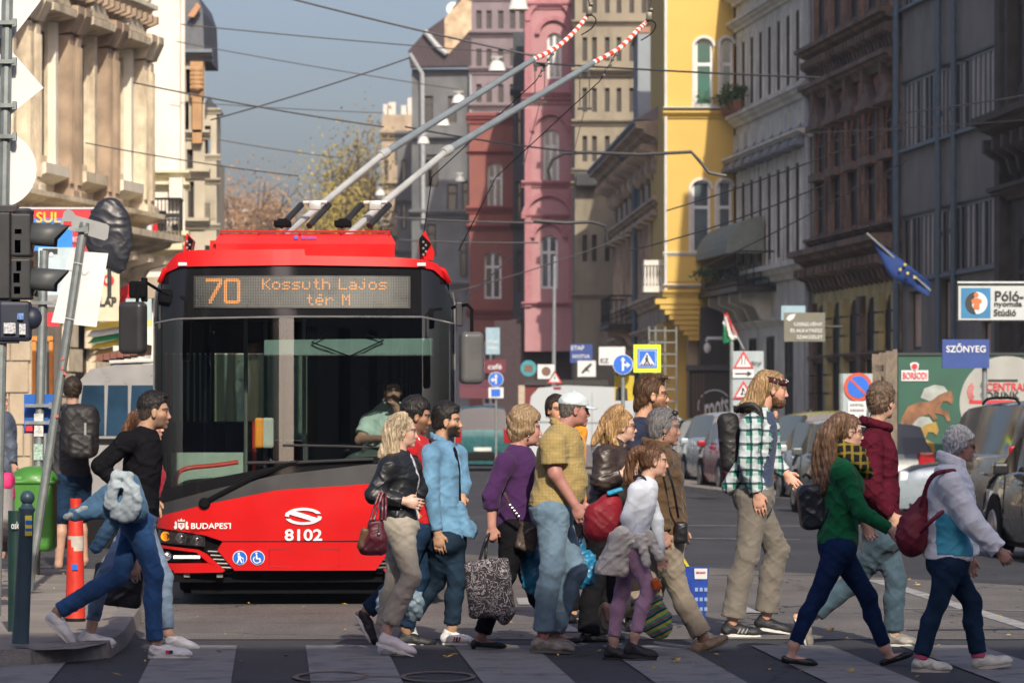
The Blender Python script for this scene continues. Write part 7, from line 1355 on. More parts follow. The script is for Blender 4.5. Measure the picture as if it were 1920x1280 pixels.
 def trousers(s,m,add=.014,length=.97,ankle=.012,amp=.006,sc=10,knee=0,h=.011,seed=3,name='trousers',waist=.82,hipw=0):
  S=Solid();K=s.k;lp=lambda t:vlerp(s.neck,s.hip,t);w=s.bw
  S.ell(lp(.92),(.115*K*w+add*.6,.147*K+add*.6,.17*K),s.R,.03);S.ell(lp(1.02),(.122*K*w+add+hipw,.158*K+add,.12*K),s.R,.04);S.cut(lp(waist),s.up)
  T=S
  for q,L in s.leg.items():
   r0,r1,r2=.09*K*w+add*.8+hipw*.5,.056*K+add*.8+knee,.040*K+add*.5+ankle
   T.cone(L[0],L[1],r0,r1,.045);e=vlerp(L[1],L[2],length)
   mid=vlerp(L[1],e,.38)-s.f*.012;T.cone(L[1],mid,r1,(r1*.55+r2*.45),.03);T.cone(mid,e,(r1*.55+r2*.45),r2,.03,1)
  T.bump(amp,sc,seed);o=T.build(name,m,s.root,h=h)
  return o
 def shoes(s,m,sole,kind='sneaker',which='NF',name='shoe',w=1.0):
  K=s.k
  for q in which:
   if q not in s.foot:continue
   he,to,an=s.foot[q];t=(to-he);L=t.length;t=t.normalized();sd=Vector((0,1,0))if abs(t.x)>.3 else Vector((1,0,0));sd=(sd-t*sd.dot(t)).normalized()
   u=sd.cross(t);u=u if u.z>0 or abs(u.z)<.05 else-u
   if u.dot(an-he)<0:u=-u
   R=(tuple(t),tuple(sd),tuple(u));S=Solid();Q=lambda x,y,z:he+t*(x*L)+sd*y+u*z
   if kind in('sneaker','boot','loafer'):
    S.cone(Q(.16,0,.045),Q(.45,0,.046),.037*K,.038*K,.03);S.cone(Q(.45,0,.046),Q(.84,0,.032),.038*K,.031*K,.03)
    S.ell(Q(.72,0,.03),(.09*K,.047*K*w,.032*K),R,.03)
    if kind!='loafer':S.cone(Q(.17,0,.05),vlerp(Q(.24,0,.07),an,.35 if kind=='sneaker'else.95),.038*K,.043*K,.02,1)
    else:S.ell(Q(.33,0,.115),(.06,.026,.03),R,.01,'-')
    S.cut(Q(0,0,.014),-u);S.bump(.0025,30,2)
    S.build(name,m,s.root,h=.0085)
    Z=MB();n=16;out=[]
    for i in range(n):
     a=2*PI*i/n;x=.5+.5*math.cos(a);wy=math.sin(a)*(.040+.008*math.cos(a))*K*w*(1.1 if x>.5 else 1);wy=math.copysign(abs(wy)**.8*(.05**.2),wy)
     out.append((x,wy))
    Z.prism([Q(x,y,0)for x,y in out],u*(.022 if kind=='sneaker'else.016));o=Z.build('sole',sole,s.root)
   else:
    S.cone(Q(.12,0,.028),Q(.8,0,.022),.03*K,.027*K,.02);S.ell(Q(.7,0,.022),(.08*K,.038*K,.022*K),R,.02);S.cut(Q(0,0,.004),-u)
    S.ell(Q(.40,0,.06),(.075,.025,.032),R,.01,'-')
    if kind=='pump':S.cone(Q(.06,0,.02),Q(.09,0,-.03),.018,.012,.01)
    S.build(name,m,s.root,h=.008)
 def hair_cap(s,m,add=.012,front=.055,ear=-.03,nape=-.06,vol=(0,0,0),amp=.004,sc=60,extra=(),name='hair',locks=(),side_in=.052,h=.0062,flow=None):
  S=Solid();hs=s.hs;T=s.T;ad=add
  S.ell(T(-.018+vol[0],0,.034+vol[2]*.5),((.097+ad)*hs,(.079+ad+vol[1])*hs,(.085+ad+vol[2])*hs),s.HR,.01)
  if nape<-.04:S.ell(T(-.055,0,-.02),((.05+ad)*hs,(.062+ad)*hs,(.06+ad)*hs),s.HR,.02)
  S.box(T(.045+.12,0,front-.1),(.12*hs,.12*hs,.1*hs),s.HR,.02,.012,'-')
  for y in(-1,1):S.ell(T(.018,.09*y,ear-.03),(.036*hs,.045*hs,.055*hs),s.HR,.008,'-')
  S.cut(T(0,0,nape),-s.hu)
  for c,r in extra:S.ell(T(*c),tuple(v*hs for v in r),s.HR,.015)
  for L in locks:
   pts,r0,r1=L[:3];y=L[3]if len(L)>3 else 0
   pp=spline([p if isinstance(p,Vector)else s.pt(p,y)for p in pts],3)
   for i in range(len(pp)-1):
    t0,t1=i/(len(pp)-1),(i+1)/(len(pp)-1);prof=lambda t:(r0+(r1-r0)*t)
    S.cone(pp[i],pp[i+1],prof(t0),prof(t1),.028)
  if flow=='long':
   S.bump(0,0,0,lambda P:.0022*np.sin(P[0]*260+4*np.sin(P[2]*16+P[1]*10))+.0018*np.sin(P[1]*280+4*np.sin(P[2]*13))+.003*soft_lumps(P,16,2))
  else:S.bump(amp,sc,5)
  o=S.build(name,m,s.root,h=h)
  if name=='hair'and h<.01:s.strands(o,m,flow=='long')
  return o
 def strands(s,o,m,long):
  V=np.empty(len(o.data.vertices)*3,np.float32);o.data.vertices.foreach_get('co',V);V=V.reshape(-1,3)+np.array(s.root.location,np.float32);n=len(V)
  q=np.random.RandomState(4);I=q.choice(n,min(n,1700 if long else 1200),replace=False);P=V[I];hc=np.array(s.head)+np.array(s.hu)*.03*s.hs;fx=(P-hc)@np.array(s.hf);fz=(P-hc)@np.array(s.hu);P=P[~((fx>.045)&(fz<.06))]
  N=P-hc;low=(P-hc)@np.array(s.hu)<-.07;N[low,2]*=.15;N/=np.linalg.norm(N,axis=1)[:,None]+1e-6
  G=(np.array((0,0,-1.0))-np.array(s.hf)*(.45 if long else.9))[None]+q.normal(0,.22 if long else.5,(len(P),3));D=G-N*(G*N).sum(1)[:,None];D/=np.linalg.norm(D,axis=1)[:,None]+1e-6
  L=q.uniform(.03,.085,len(P))if long else q.uniform(.014,.03,len(P));W_=np.cross(D,N);vs=[];fs=[];w0=.0016;lift=q.uniform(.001,.0055 if long else.007,len(P));wv=q.uniform(-1,1,len(P))
  for i in range(len(P)):
   b=len(vs)
   for k in range(4):
    t=k/3;c=P[i]+D[i]*L[i]*t+N[i]*(-.002+lift[i]*math.sin(t*2.6))+W_[i]*(.006*wv[i]*math.sin(t*5));w=W_[i]*w0*(1-.8*t);vs+=[c-w,c+w]
   fs+=[(b+2*k,b+2*k+1,b+2*k+3,b+2*k+2)for k in range(3)]
  o0=np.array(s.root.location);me=bpy.data.meshes.new('strands');me.from_pydata([tuple(v-o0)for v in vs],[],fs);me.materials.append(m);c=link(bpy.data.objects.new('strands',me),o);c['kind']='stuff'
 def beard(s,m,r=.0):
  S=Solid();T=s.T;hs=s.hs
  S.ell(T(.045,0,-.088),((.05+r)*hs,(.052+r*.5)*hs,(.035+r)*hs),s.HR,.02);S.ell(T(.02,0,-.06),(.05*hs,.066*hs,.045*hs),s.HR,.02)
  S.ell(T(.085,0,-.056),(.014*hs,.026*hs,.006*hs),s.HR,.008);S.ell(T(.1,0,-.071),(.026*hs,.019*hs,.012*hs),s.HR,.004,'-');S.cut(T(0,0,-.035),s.hu)
  S.box(T(-.06,0,-.05),(.055*hs,.1*hs,.1*hs),s.HR,.01,.01,'-')
  S.bump(.003,80,3);return S.build('beard',m,s.root,h=.006)
 def glasses(s,m,lens=None,dark=True):
  B=MB();T=s.T;hs=s.hs;G=MB()
  for y in(-1,1):
   pts=[T(.094+.002*math.cos(a),y*(.033+.024*math.cos(a)),-.003+.017*math.sin(a))for a in[2*PI*i/12 for i in range(13)]]
   B.tube(pts,.0017,5);B.tube([T(.09,y*.057,.004),T(.05,y*.077,.004),T(-.005,y*.083,.0)],.002,5);G.prism(pts[:-1],s.hf*.002)
  B.tube([T(.098,-.01,.002),T(.102,0,.004),T(.098,.01,.002)],.0018,5)
  o=B.build('glasses_frame',m,s.root)
  if lens:G.build('lens',lens,s.root)
DARK=mat('dark_plastic',(.02,.02,.022),.35,var=.1);CHROME=mat('polished_metal',(.6,.6,.6),.25,1,var=.05)
LENS=mat('sunglass_lens',(.01,.01,.012),.08,var=0);WHITE=mat('white_rubber',(.6,.6,.58),.6,var=.1,vscale=20)
GLOVE=None
wool=lambda n,c:cloth(n,c,.95,'wool');den=lambda n,c:cloth(n,c,.9,'denim');cot=lambda n,c:cloth(n,c,.9,'cotton');lea=lambda n,c:cloth(n,c,.42,'leather');nyl=lambda n,c:cloth(n,c,.6,'nylon')
white_shoe=lea('white_leather',(.62,.63,.64));black_shoe=lea('black_leather',(.018,.018,.02));GRP='pedestrians on the crossing'
WHITE_SKIN=(.55,.33,.245);PALE=(.58,.37,.29);OLIVE=(.42,.25,.165);BROWN=(.30,.165,.10);RUDDY=(.52,.27,.21)
def person_black_sweater():
 d=25.25
 p=Person('young man in black sweater and blue jeans striding with a denim jacket over his arm','A',d,(556,124),168,(515,222),(478,600),dict(arm=((440,262),(322,368),(415,470)),leg=((553,860),(556,1165),(524,1240),(718,1240)),dy=-.08),dict(arm=((510,270),(520,420),(540,520)),leg=((395,868),(118,1030),(52,1060),(172,1182)),dy=-.02),k=1.02,skin=OLIVE,hair=(.012,.01,.009),pitch=.03)
 p.stubble=(.08,.05,.04);p.finish()
 p.top(wool('black_wool',(.008,.008,.010)),.014,hem=1.0,name='sweater',seed=4,neck_r=.06)
 p.trousers(den('blue_denim',(.03,.085,.215)),.006,.98,.012,amp=.006,sc=14)
 p.shoes(white_shoe,WHITE);hm=hair_mat('black_hair',(.012,.010,.009),(.03,.026,.024))
 p.hair_cap(hm,.008,.062,.03,.022,(-.0,-.002,.012),amp=.002,extra=[((.04,0,.105),(.05,.05,.022))])
 p.hair_cap(hair_mat('clipped_hair',(.05,.035,.028),(.10,.075,.06)),.0015,.05,-.02,-.06,amp=.0005,name='hair_fade')
 B=MB();q=p.foot['N'];
 c=vlerp(q[0],q[1],.52)+Vector((0,-.052,.045))
 for i,m in enumerate((mat('flag_navy',(.02,.03,.12)),mat('flag_red',(.5,.02,.03)))):
  MB().box(c+Vector((.012-.024*i,-.0+i*.0005,0)),(.024,.004,.022),ch=0).build('shoe_badge',m,p.root)
 return p
def belt(p,m,t=.86,r=(.118,.15),w=.016):
 c=vlerp(p.neck,p.hip,t);B=MB();P_=[]
 for i in range(25):a=2*PI*i/24;q=c+p.ff*(r[0]*p.k*p.bw*math.cos(a))+p.side*(r[1]*p.k*math.sin(a));P_.append([q-p.up*w,q+p.up*w])
 B.grid(P_);o=B.build('belt',m,p.root);o.modifiers.new('s','SOLIDIFY').thickness=.006
def person_ponytail():
 p=Person('woman with a brown ponytail and pale jeans walking beside the man in black','A',26.1,(532,188),150,(505,275),(480,612),dict(arm=((470,300),(455,430),(470,800),(.15,.17,.12)),leg=((330,870),(272,1090),(206,1186),(372,1192)),dy=-.6),dict(arm=((520,300),(560,420),(545,520)),leg=((600,880),(618,1130),(598,1188),(742,1212)),dy=.02),k=.95,skin=WHITE_SKIN,hair=(.08,.04,.02),bust=1)
 p.arm['N']=[p.pt((475,300),-.15),p.pt((468,450),-.05),p.pt((470,700),.0)]
 p.finish();p.top(cot('crimson_cotton',(.35,.02,.04)),.012,hem=1.05,sleeve='long');p.trousers(den('pale_denim',(.15,.21,.30)),.004,.9,.006)
 p.shoes(white_shoe,WHITE);hm=hair_mat('brown_hair',(.075,.035,.018),(.19,.095,.05))
 p.hair_cap(hm,.01,.058,.0,-.03,locks=[([(495,140),(462,150),(432,195),(412,245)],.034,.02)],flow='long')
def person_blonde():
 p=Person('blonde woman in black jacket and beige trousers with a maroon handbag on her arm','B',25.45,(300,175),158,(278,295),(278,622),dict(arm=((232,345),(160,478),(302,506),(.15,.19,.2)),leg=((338,876),(222,1115),(165,1200),(350,1258)),dy=-.1),dict(arm=((330,350),(370,460),(345,540)),leg=((258,890),(212,1125),(178,1256),(318,1258)),dy=.1),k=.94,skin=PALE,hair=(.4,.28,.16),bust=1,pitch=.06,brow=(.12,.08,.05))
 p.finish();p.top(cot('white_cotton',(.7,.72,.76)),.008,hem=1.0,sleeve='none');p.top(lea('black_jacket_leather',(.012,.014,.018)),.02,hem=.93,name='jacket',front=.075,open_w=.13,seed=2,amp=.006)
 p.trousers(cot('beige_cotton',(.36,.33,.28)),.012,.92,.028,amp=.009,sc=10,hipw=.008);p.shoes(cloth('pinkish_white_mesh',(.66,.62,.66),.7,'nylon'),WHITE)
 hm=hair_mat('blonde_hair',(.34,.25,.15),(.72,.58,.40))
 L=[([(285,108),(225,150),(212,230),(190,290)],.03,.02,-.05),([(270,120),(232,180),(228,250),(216,300)],.034,.014,-.07),([(285,110),(252,170),(262,240),(275,298)],.03,.01,-.085),([(270,120),(225,180),(220,260),(200,300)],.034,.014,.06),([(300,104),(268,150),(252,230),(245,300)],.03,.015,-.09),([(260,130),(222,200),(214,250),(182,296)],.03,.01,0)]
 p.hair_cap(hm,.006,.066,-.11,-.09,locks=L,flow='long');B=MB();B.ball(p.T(.0,-.088,-.045),.006);B.build('earring',CHROME,p.root)
def person_red_jacket():
 p=Person('dark haired man in red and black zip jacket walking behind the blonde woman','B',26.7,(362,100),170,(352,215),(362,636),dict(arm=((325,262),(310,440),(350,560)),leg=((300,890),(120,1040),(62,1050),(140,1195)),dy=-.08),dict(arm=((385,262),(395,430),(400,560)),leg=((380,870),(310,1120),(262,1206),(450,1208)),dy=.06),k=1.0,skin=(.36,.2,.125),hair=(.012,.01,.01),pitch=.18)
 p.stubble=(.05,.03,.02);p.finish();p.top(cot('red_fleece',(.42,.015,.02)),.026,hem=.95,name='jacket',seed=6);p.top(cot('black_cotton',(.01,.01,.012)),.034,hem=1.0,sleeve='long',name='jacket_panel',seed=6,front=-.19,open_w=.6)
 for i,(x,y)in enumerate(((352,300),(362,335),(370,360),(378,385))):pass
 zp=MB();zp.tube([p.pt((370,205),-.12),p.pt((400,300),-.15),p.pt((420,380),-.12)],.006,6);zp.build('zip',mat('white_tape',(.7,.7,.7)),p.root)
 for s_,q,sz in(('LEA',(368,352),.07),):text(s_,sz,p.pt(q,-.2),(.35,0,-.95),(.95,0,.35),mat('white_print',(.7,.7,.7)),p.root,bold=.02)
 p.trousers(den('navy_denim',(.012,.03,.065)),.012,.97,.016);p.shoes(nyl('black_mesh',(.012,.012,.015)),WHITE)
 p.hair_cap(hair_mat('black_hair',(.012,.010,.009),(.03,.026,.024)),.012,.06,-.01,-.05,(.0,0,.012),amp=.004,sc=45)
def person_denim_shirt():
 p=Person('bearded young man in light blue denim shirt and dark jeans in front of the bus','B',26.75,(510,128),165,(482,232),(508,690),dict(arm=((450,288),(462,480),(492,655),(.17,.2,.2)),leg=((455,895),(335,1075),(275,1120),(345,1195)),dy=.08),dict(arm=((530,290),(560,430),(570,488),(.17,.16,.05)),leg=((558,885),(532,1110),(482,1198),(614,1198)),dy=-.06),k=1.0,skin=(.46,.27,.17),hair=(.02,.014,.01),turn=.2,pitch=-.03,grip=(.5,1.1))
 p.stubble=(.03,.02,.015);p.stub=1.0;p.finish();m=den('light_denim',(.13,.27,.42));p.top(cot('black_cotton',(.01,.01,.012)),.006,sleeve='none',hem=1.1)
 p.top(m,.018,hem=1.08,seed=8,amp=.008,sc=13,front=.085,open_w=.1,collar=dict(r=.066,h=.01,open=.6));S=Solid();S.cone(p.pt((560,540),-.05),p.pt((600,670),-.05),.05,.055,.02);S.ell(p.pt((610,650),-.02),(.065,.03,.07),None,.03);S.cone(p.pt((575,560),.05),p.pt((585,670),.08),.045,.05,.03);S.cut(p.pt((620,686)),(-.25,0,-1));S.bump(.007,14,3);S.build('shirt_tail',m,p.root)
 p.trousers(den('dark_denim',(.014,.028,.048)),.012,.96,.012,seed=9);p.shoes(white_shoe,WHITE);q=p.foot['F'];c=vlerp(q[0],q[1],.55)
 for i,cl in enumerate(((.35,.02,.03),(.02,.02,.06),(.35,.02,.03))):MB().box(c+Vector((.018*(i-1),-.051,.04)),(.012,.006,.035),Matrix.Rotation(.3,3,'Y')).build('shoe_stripe',mat('shoe_stripe_'+str('abc'[i]),cl),p.root)
 p.hair_cap(hair_mat('black_hair',(.012,.010,.009),(.03,.026,.024)),.009,.06,.0,-.045,(.005,-.002,.018),amp=.003,sc=50,extra=[((.05,0,.1),(.045,.05,.022))])
def person_purple():
 p=Person('woman in purple blouse with a patterned tote in her hand','C',26.2,(335,205),172,(300,300),(290,672),dict(arm=((240,365),(176,510),(178,650),(.17,.2,.19)),leg=((245,880),(128,1160),(80,1212),(243,1222)),dy=-.08),dict(arm=((330,370),(350,500),(350,620)),leg=((350,885),(478,1150),(470,1200),(578,1196)),dy=.16),k=.98,skin=RUDDY,hair=(.2,.12,.06),bust=1,belly=.8,bw=1.22,yaw=-.2,grip=(1.3,1))
 p.finish();p.top(cot('purple_cotton',(.058,.022,.085)),.016,hem=1.06,sleeve='three',name='blouse',seed=7,amp=.007,neck_r=.09,loose=.006)
 p.trousers(cot('black_cotton',(.01,.01,.012)),.012,.95,.012);p.shoes(black_shoe,black_shoe,'pump')
 p.hair_cap(hair_mat('ash_blonde_hair',(.22,.14,.075),(.50,.35,.20)),.015,.06,-.06,-.085,(.0,.012,.022),amp=.008,sc=26,extra=[((-.07,0,-.02),(.05,.07,.07)),((.05,0,.09),(.05,.06,.035))])
 MB().ball(p.T(.0,-.09,-.05),.008).build('earring',CHROME,p.root)
def person_cap():
 p=Person('stocky older man in white cap and yellow checked shirt with faded jeans','C',25.75,(562,118),160,(505,218),(458,580),dict(arm=((455,278),(468,410),(556,548),(.18,.2,.2)),leg=((455,850),(415,1150),(352,1234),(550,1240)),dy=-.1),dict(arm=((540,280),(560,420),(590,540)),leg=((562,860),(462,1150),(400,1222),(545,1226)),dy=.1),k=1.06,skin=(.40,.19,.155),hair=(.12,.1,.09),belly=1.0,bw=1.1,pitch=.06,grip=(.6,1.3))
 p.finish();m=plaid_cloth('yellow_check',(.36,.27,.11),[(0,.022,.003,0,(.2,.15,.06),.5),(2,.022,.003,0,(.2,.15,.06),.5)]);p.top(m,.024,hem=.98,sleeve='short',seed=3,amp=.008,sc=8,collar=dict(r=.075,h=.012,open=.4),loose=.012)
 p.trousers(den('faded_denim',(.13,.20,.27)),.016,.97,.022,amp=.010,sc=9,knee=.006);p.shoes(lea('grey_suede',(.2,.185,.165)),mat('grey_rubber',(.12,.12,.11)),'sneaker')
 belt(p,lea('belt_brown',(.05,.03,.02)),.955,(.142,.172))
 p.hair_cap(hair_mat('grey_brown_hair',(.10,.085,.075),(.2,.18,.16)),.006,.05,-.0,-.06,amp=.002)
 S=Solid();T=p.T;hs=p.hs;S.ell(T(-.015,0,.045),(.11*hs,.09*hs,.082*hs),p.HR,.01);S.cut(T(0,0,.032),-p.hu);S.bump(.0015,30,2);m=cot('cap_cotton',(.52,.60,.62));S.build('cap',m,p.root,h=.007)
 P_=[[T(.075+.085*u*math.cos(v*1.25),.095*math.sin(v*1.25)*(1-.12*u),.040-.018*u-.012*abs(v))for u in(0,.5,1)]for v in[i/4-1 for i in range(9)]]
 b=MB();b.grid(P_);o=b.build('cap_peak',m,p.root);md=o.modifiers.new('thickness','SOLIDIFY');md.thickness=.005
 MB().ball(T(-.015,0,.128),.009*1.0).build('cap_button',m,p.root)
def person_orange():
 p=Person('man in orange t-shirt mostly hidden behind the man in the white cap','C',29.5,(478,118),140,(520,205),(520,560),dict(arm=((560,225),(600,300),(608,375),(.1,.1,.1)),leg=((520,800),(500,1050),(480,1110),(600,1110)),dy=-.08),dict(arm=((500,225),(480,330),(490,440)),leg=((540,800),(550,1050),(520,1110),(640,1110)),dy=.1),k=1.02,turn=.8,yaw=.35,skin=(.55,.30,.18),hair=(.02,.015,.01))
 p.finish(False);p.top(cot('orange_cotton',(.75,.30,.02)),.02,hem=1.05,sleeve='short');p.trousers(cot('black_cotton',(.01,.01,.012)),.02);p.shoes(black_shoe,black_shoe)
 p.hair_cap(hair_mat('dark_brown_hair',(.03,.02,.013)),.012,.06,-.01,-.05,amp=.006,sc=30)
def person_leather():
 p=Person('red blonde woman in sunglasses and dark brown leather jacket','D',27.1,(245,250),140,(228,342),(160,690),dict(arm=((168,378),(150,480),(238,452),(.16,.2,.2)),leg=((125,920),(100,1140),(62,1182),(176,1180)),dy=-.08),dict(arm=((250,385),(270,500),(262,440)),leg=((190,930),(150,1140),(130,1170),(232,1172)),dy=.1),k=.98,skin=PALE,hair=(.3,.15,.05),bust=1,bw=1.08,grip=(1.6,1))
 p.finish();p.top(lea('brown_leather',(.038,.026,.022)),.026,hem=1.0,name='jacket',seed=5,amp=.01,sc=16,collar=dict(r=.075,h=.012,t=.018,open=.3),loose=.01)
 p.trousers(cot('black_cotton',(.01,.01,.012)),.02,.97,.03);p.shoes(black_shoe,black_shoe,'loafer')
 L=[([(230,175),(180,220),(150,270),(120,325)],.036,.02,-.04),([(230,180),(190,240),(200,300),(232,342)],.034,.016,-.075),([(225,175),(170,230),(165,290),(170,335)],.036,.022,0),([(225,180),(185,240),(180,300),(190,335)],.036,.02,.06)]
 p.hair_cap(hair_mat('strawberry_blonde_hair',(.28,.14,.05),(.66,.42,.2)),.009,.062,-.06,-.08,(0,.006,.006),locks=L,flow='long');p.glasses(DARK,LENS)
def person_glasses():
 p=Person('tall bearded man with glasses and slicked hair in a navy t-shirt','D',28.3,(372,115),165,(335,225),(330,620),dict(arm=((300,275),(290,430),(320,560)),leg=((330,860),(310,1080),(260,1136),(400,1136)),dy=-.08),dict(arm=((375,275),(390,430),(400,560)),leg=((300,860),(250,1060),(200,1090),(320,1136)),dy=.1),k=1.08,skin=(.56,.31,.2),hair=(.06,.03,.015),bw=1.1)
 p.stubble=(.1,.05,.02);p.finish();p.top(cot('navy_cotton',(.028,.035,.065)),.02,hem=1.08,sleeve='short',neck_r=.085);MB().box(p.pt((355,280),-.02)+p.ff*.0,(.09,.12,.1),ch=.02).build('shirt_print',mat('faded_print',(.4,.22,.12),.8,var=.6,vscale=30),p.root)
 p.trousers(cot('dark_brown_cotton',(.03,.024,.02)),.016,.97,.02);p.shoes(black_shoe,black_shoe)
 p.hair_cap(hair_mat('chestnut_hair',(.055,.028,.014),(.15,.08,.04)),.007,.062,-.01,-.08,(.0,0,.01),extra=[((-.085,0,-.05),(.035,.05,.05)),((-.09,0,-.085),(.03,.035,.03)),((.04,0,.11),(.06,.05,.02))],flow='long')
 p.beard(hair_mat('auburn_beard',(.09,.04,.018),(.2,.1,.05)),.006);p.glasses(mat('thin_wire',(.1,.1,.1),.3,1),None)
def person_girl():
 p=Person('schoolgirl with ponytail in lilac trousers and a cream sweater tied round her waist','D',25.0,(382,398),140,(352,488),(275,760),dict(arm=((305,525),(262,640),(305,765),(.12,.15,.14)),leg=((362,945),(298,1145),(245,1236),(392,1250)),dy=-.08),dict(arm=((350,525),(395,660),(412,800),(.12,.14,.12)),leg=((245,955),(207,1165),(160,1252),(318,1256)),dy=.09),k=.82,skin=(.55,.33,.25),hair=(.1,.05,.025),bw=.92,pitch=.05)
 p.finish();p.top(cot('pale_grey_jersey',(.55,.60,.68)),.01,hem=1.05,seed=2,amp=.005,sc=16,neck_r=.062);p.trousers(cot('lilac_cotton',(.42,.26,.38)),.005,.93,.006,amp=.004,sc=18)
 p.shoes(nyl('black_mesh',(.012,.012,.015)),mat('black_rubber',(.015,.015,.015)));hm=hair_mat('brown_hair',(.075,.035,.018),(.19,.095,.05))
 p.hair_cap(hm,.008,.062,.015,-.045,locks=[([(322,352),(292,368),(272,420),(262,495)],.03,.018,-.01),([(318,352),(286,380),(280,440),(285,500)],.022,.014,-.03)],flow='long')
 MB().lathe([(.02,-.012),(.024,0),(.02,.012)],p.pt((310,356),-.02),(1,0,.4)).build('hair_tie',mat('turquoise_band',(.05,.4,.45)),p.root)
 S=Solid();c=vlerp(p.neck,p.hip,.93)
 for i in range(14):
  a,b2=2*PI*i/14,2*PI*(i+1)/14;q=lambda t:c+p.ff*(.125*math.cos(t))+p.side*(.14*math.sin(t));S.cone(q(a),q(b2),.035,.035,.02)
 S.cone(p.pt((245,715),-.12),p.pt((190,870),-.08),.06,.085,.04);S.cone(p.pt((225,740),.0),p.pt((175,860),.05),.06,.075,.04);S.cone(p.pt((240,720),-.13),p.pt((240,870),-.1),.06,.05,.03)
 S.cone(p.pt((355,715),-.15),p.pt((405,810),-.16),.032,.034,.02);S.cone(p.pt((320,725),-.16),p.pt((350,835),-.17),.032,.03,.02);S.cut(p.pt((170,885)),(-.1,0,-1));S.bump(.010,15,4)
 S.build('tied_sweater',wool('cream_wool',(.66,.63,.56)),p.root,h=.0095);B=MB()
 for i,cc in enumerate(((.1,.55,.2),(.5,.6,.1))):MB().lathe([(.034,-.006),(.037,0),(.034,.006)],vlerp(p.arm['N'][1],p.arm['N'][2],.9-.06*i),p.arm['N'][2]-p.arm['N'][1],14).build('bracelet',mat('bracelet_'+'ab'[i],cc),p.root)
def person_coat():
 p=Person('older woman with sunglasses pushed up in her grey hair wearing a brown coat','D',26.0,(425,255),160,(395,350),(430,735),dict(arm=((395,400),(385,560),(415,700),(.16,.18,.2)),leg=((478,930),(590,1150),(550,1248),(698,1172)),dy=-.02),dict(arm=((440,400),(470,560),(500,690)),leg=((370,985),(212,1035),(165,1020),(190,1120)),dy=.1),k=1.02,skin=(.36,.2,.15),hair=(.12,.11,.11),bw=1.05,bust=1,pitch=.05,grip=(1.2,1.3))
 p.finish();p.top(wool('brown_wool',(.10,.062,.034)),.03,hem=1.12,name='coat',seed=6,amp=.008,sc=9,collar=dict(r=.08,h=.015,t=.02,open=.35),loose=.01)
 p.trousers(cot('stone_cotton',(.27,.23,.18)),.016,.96,.025,amp=.008);p.shoes(lea('tan_leather',(.22,.15,.09)),mat('grey_rubber',(.12,.12,.11)),'sneaker')
 p.hair_cap(hair_mat('grey_hair',(.11,.105,.11),(.30,.29,.30)),.010,.062,-.05,-.075,(0,.004,.004),extra=[((-.05,0,-.01),(.065,.08,.07))],flow='long')
 B=MB();T=p.T
 for y in(-1,1):B=MB();B.ball(T(.062,.035*y,.1),(.026,.026,.018));B.build('sunglass_lens',DARK,p.root);B=MB();B.tube([T(.06,.06*y,.1),T(.02,.09*y,.06),T(-.01,.092*y,.0)],.004,6);B.build('sunglass_arm',DARK,p.root)
 MB().ball(T(.0,-.09,-.05),.007).build('earring',CHROME,p.root)
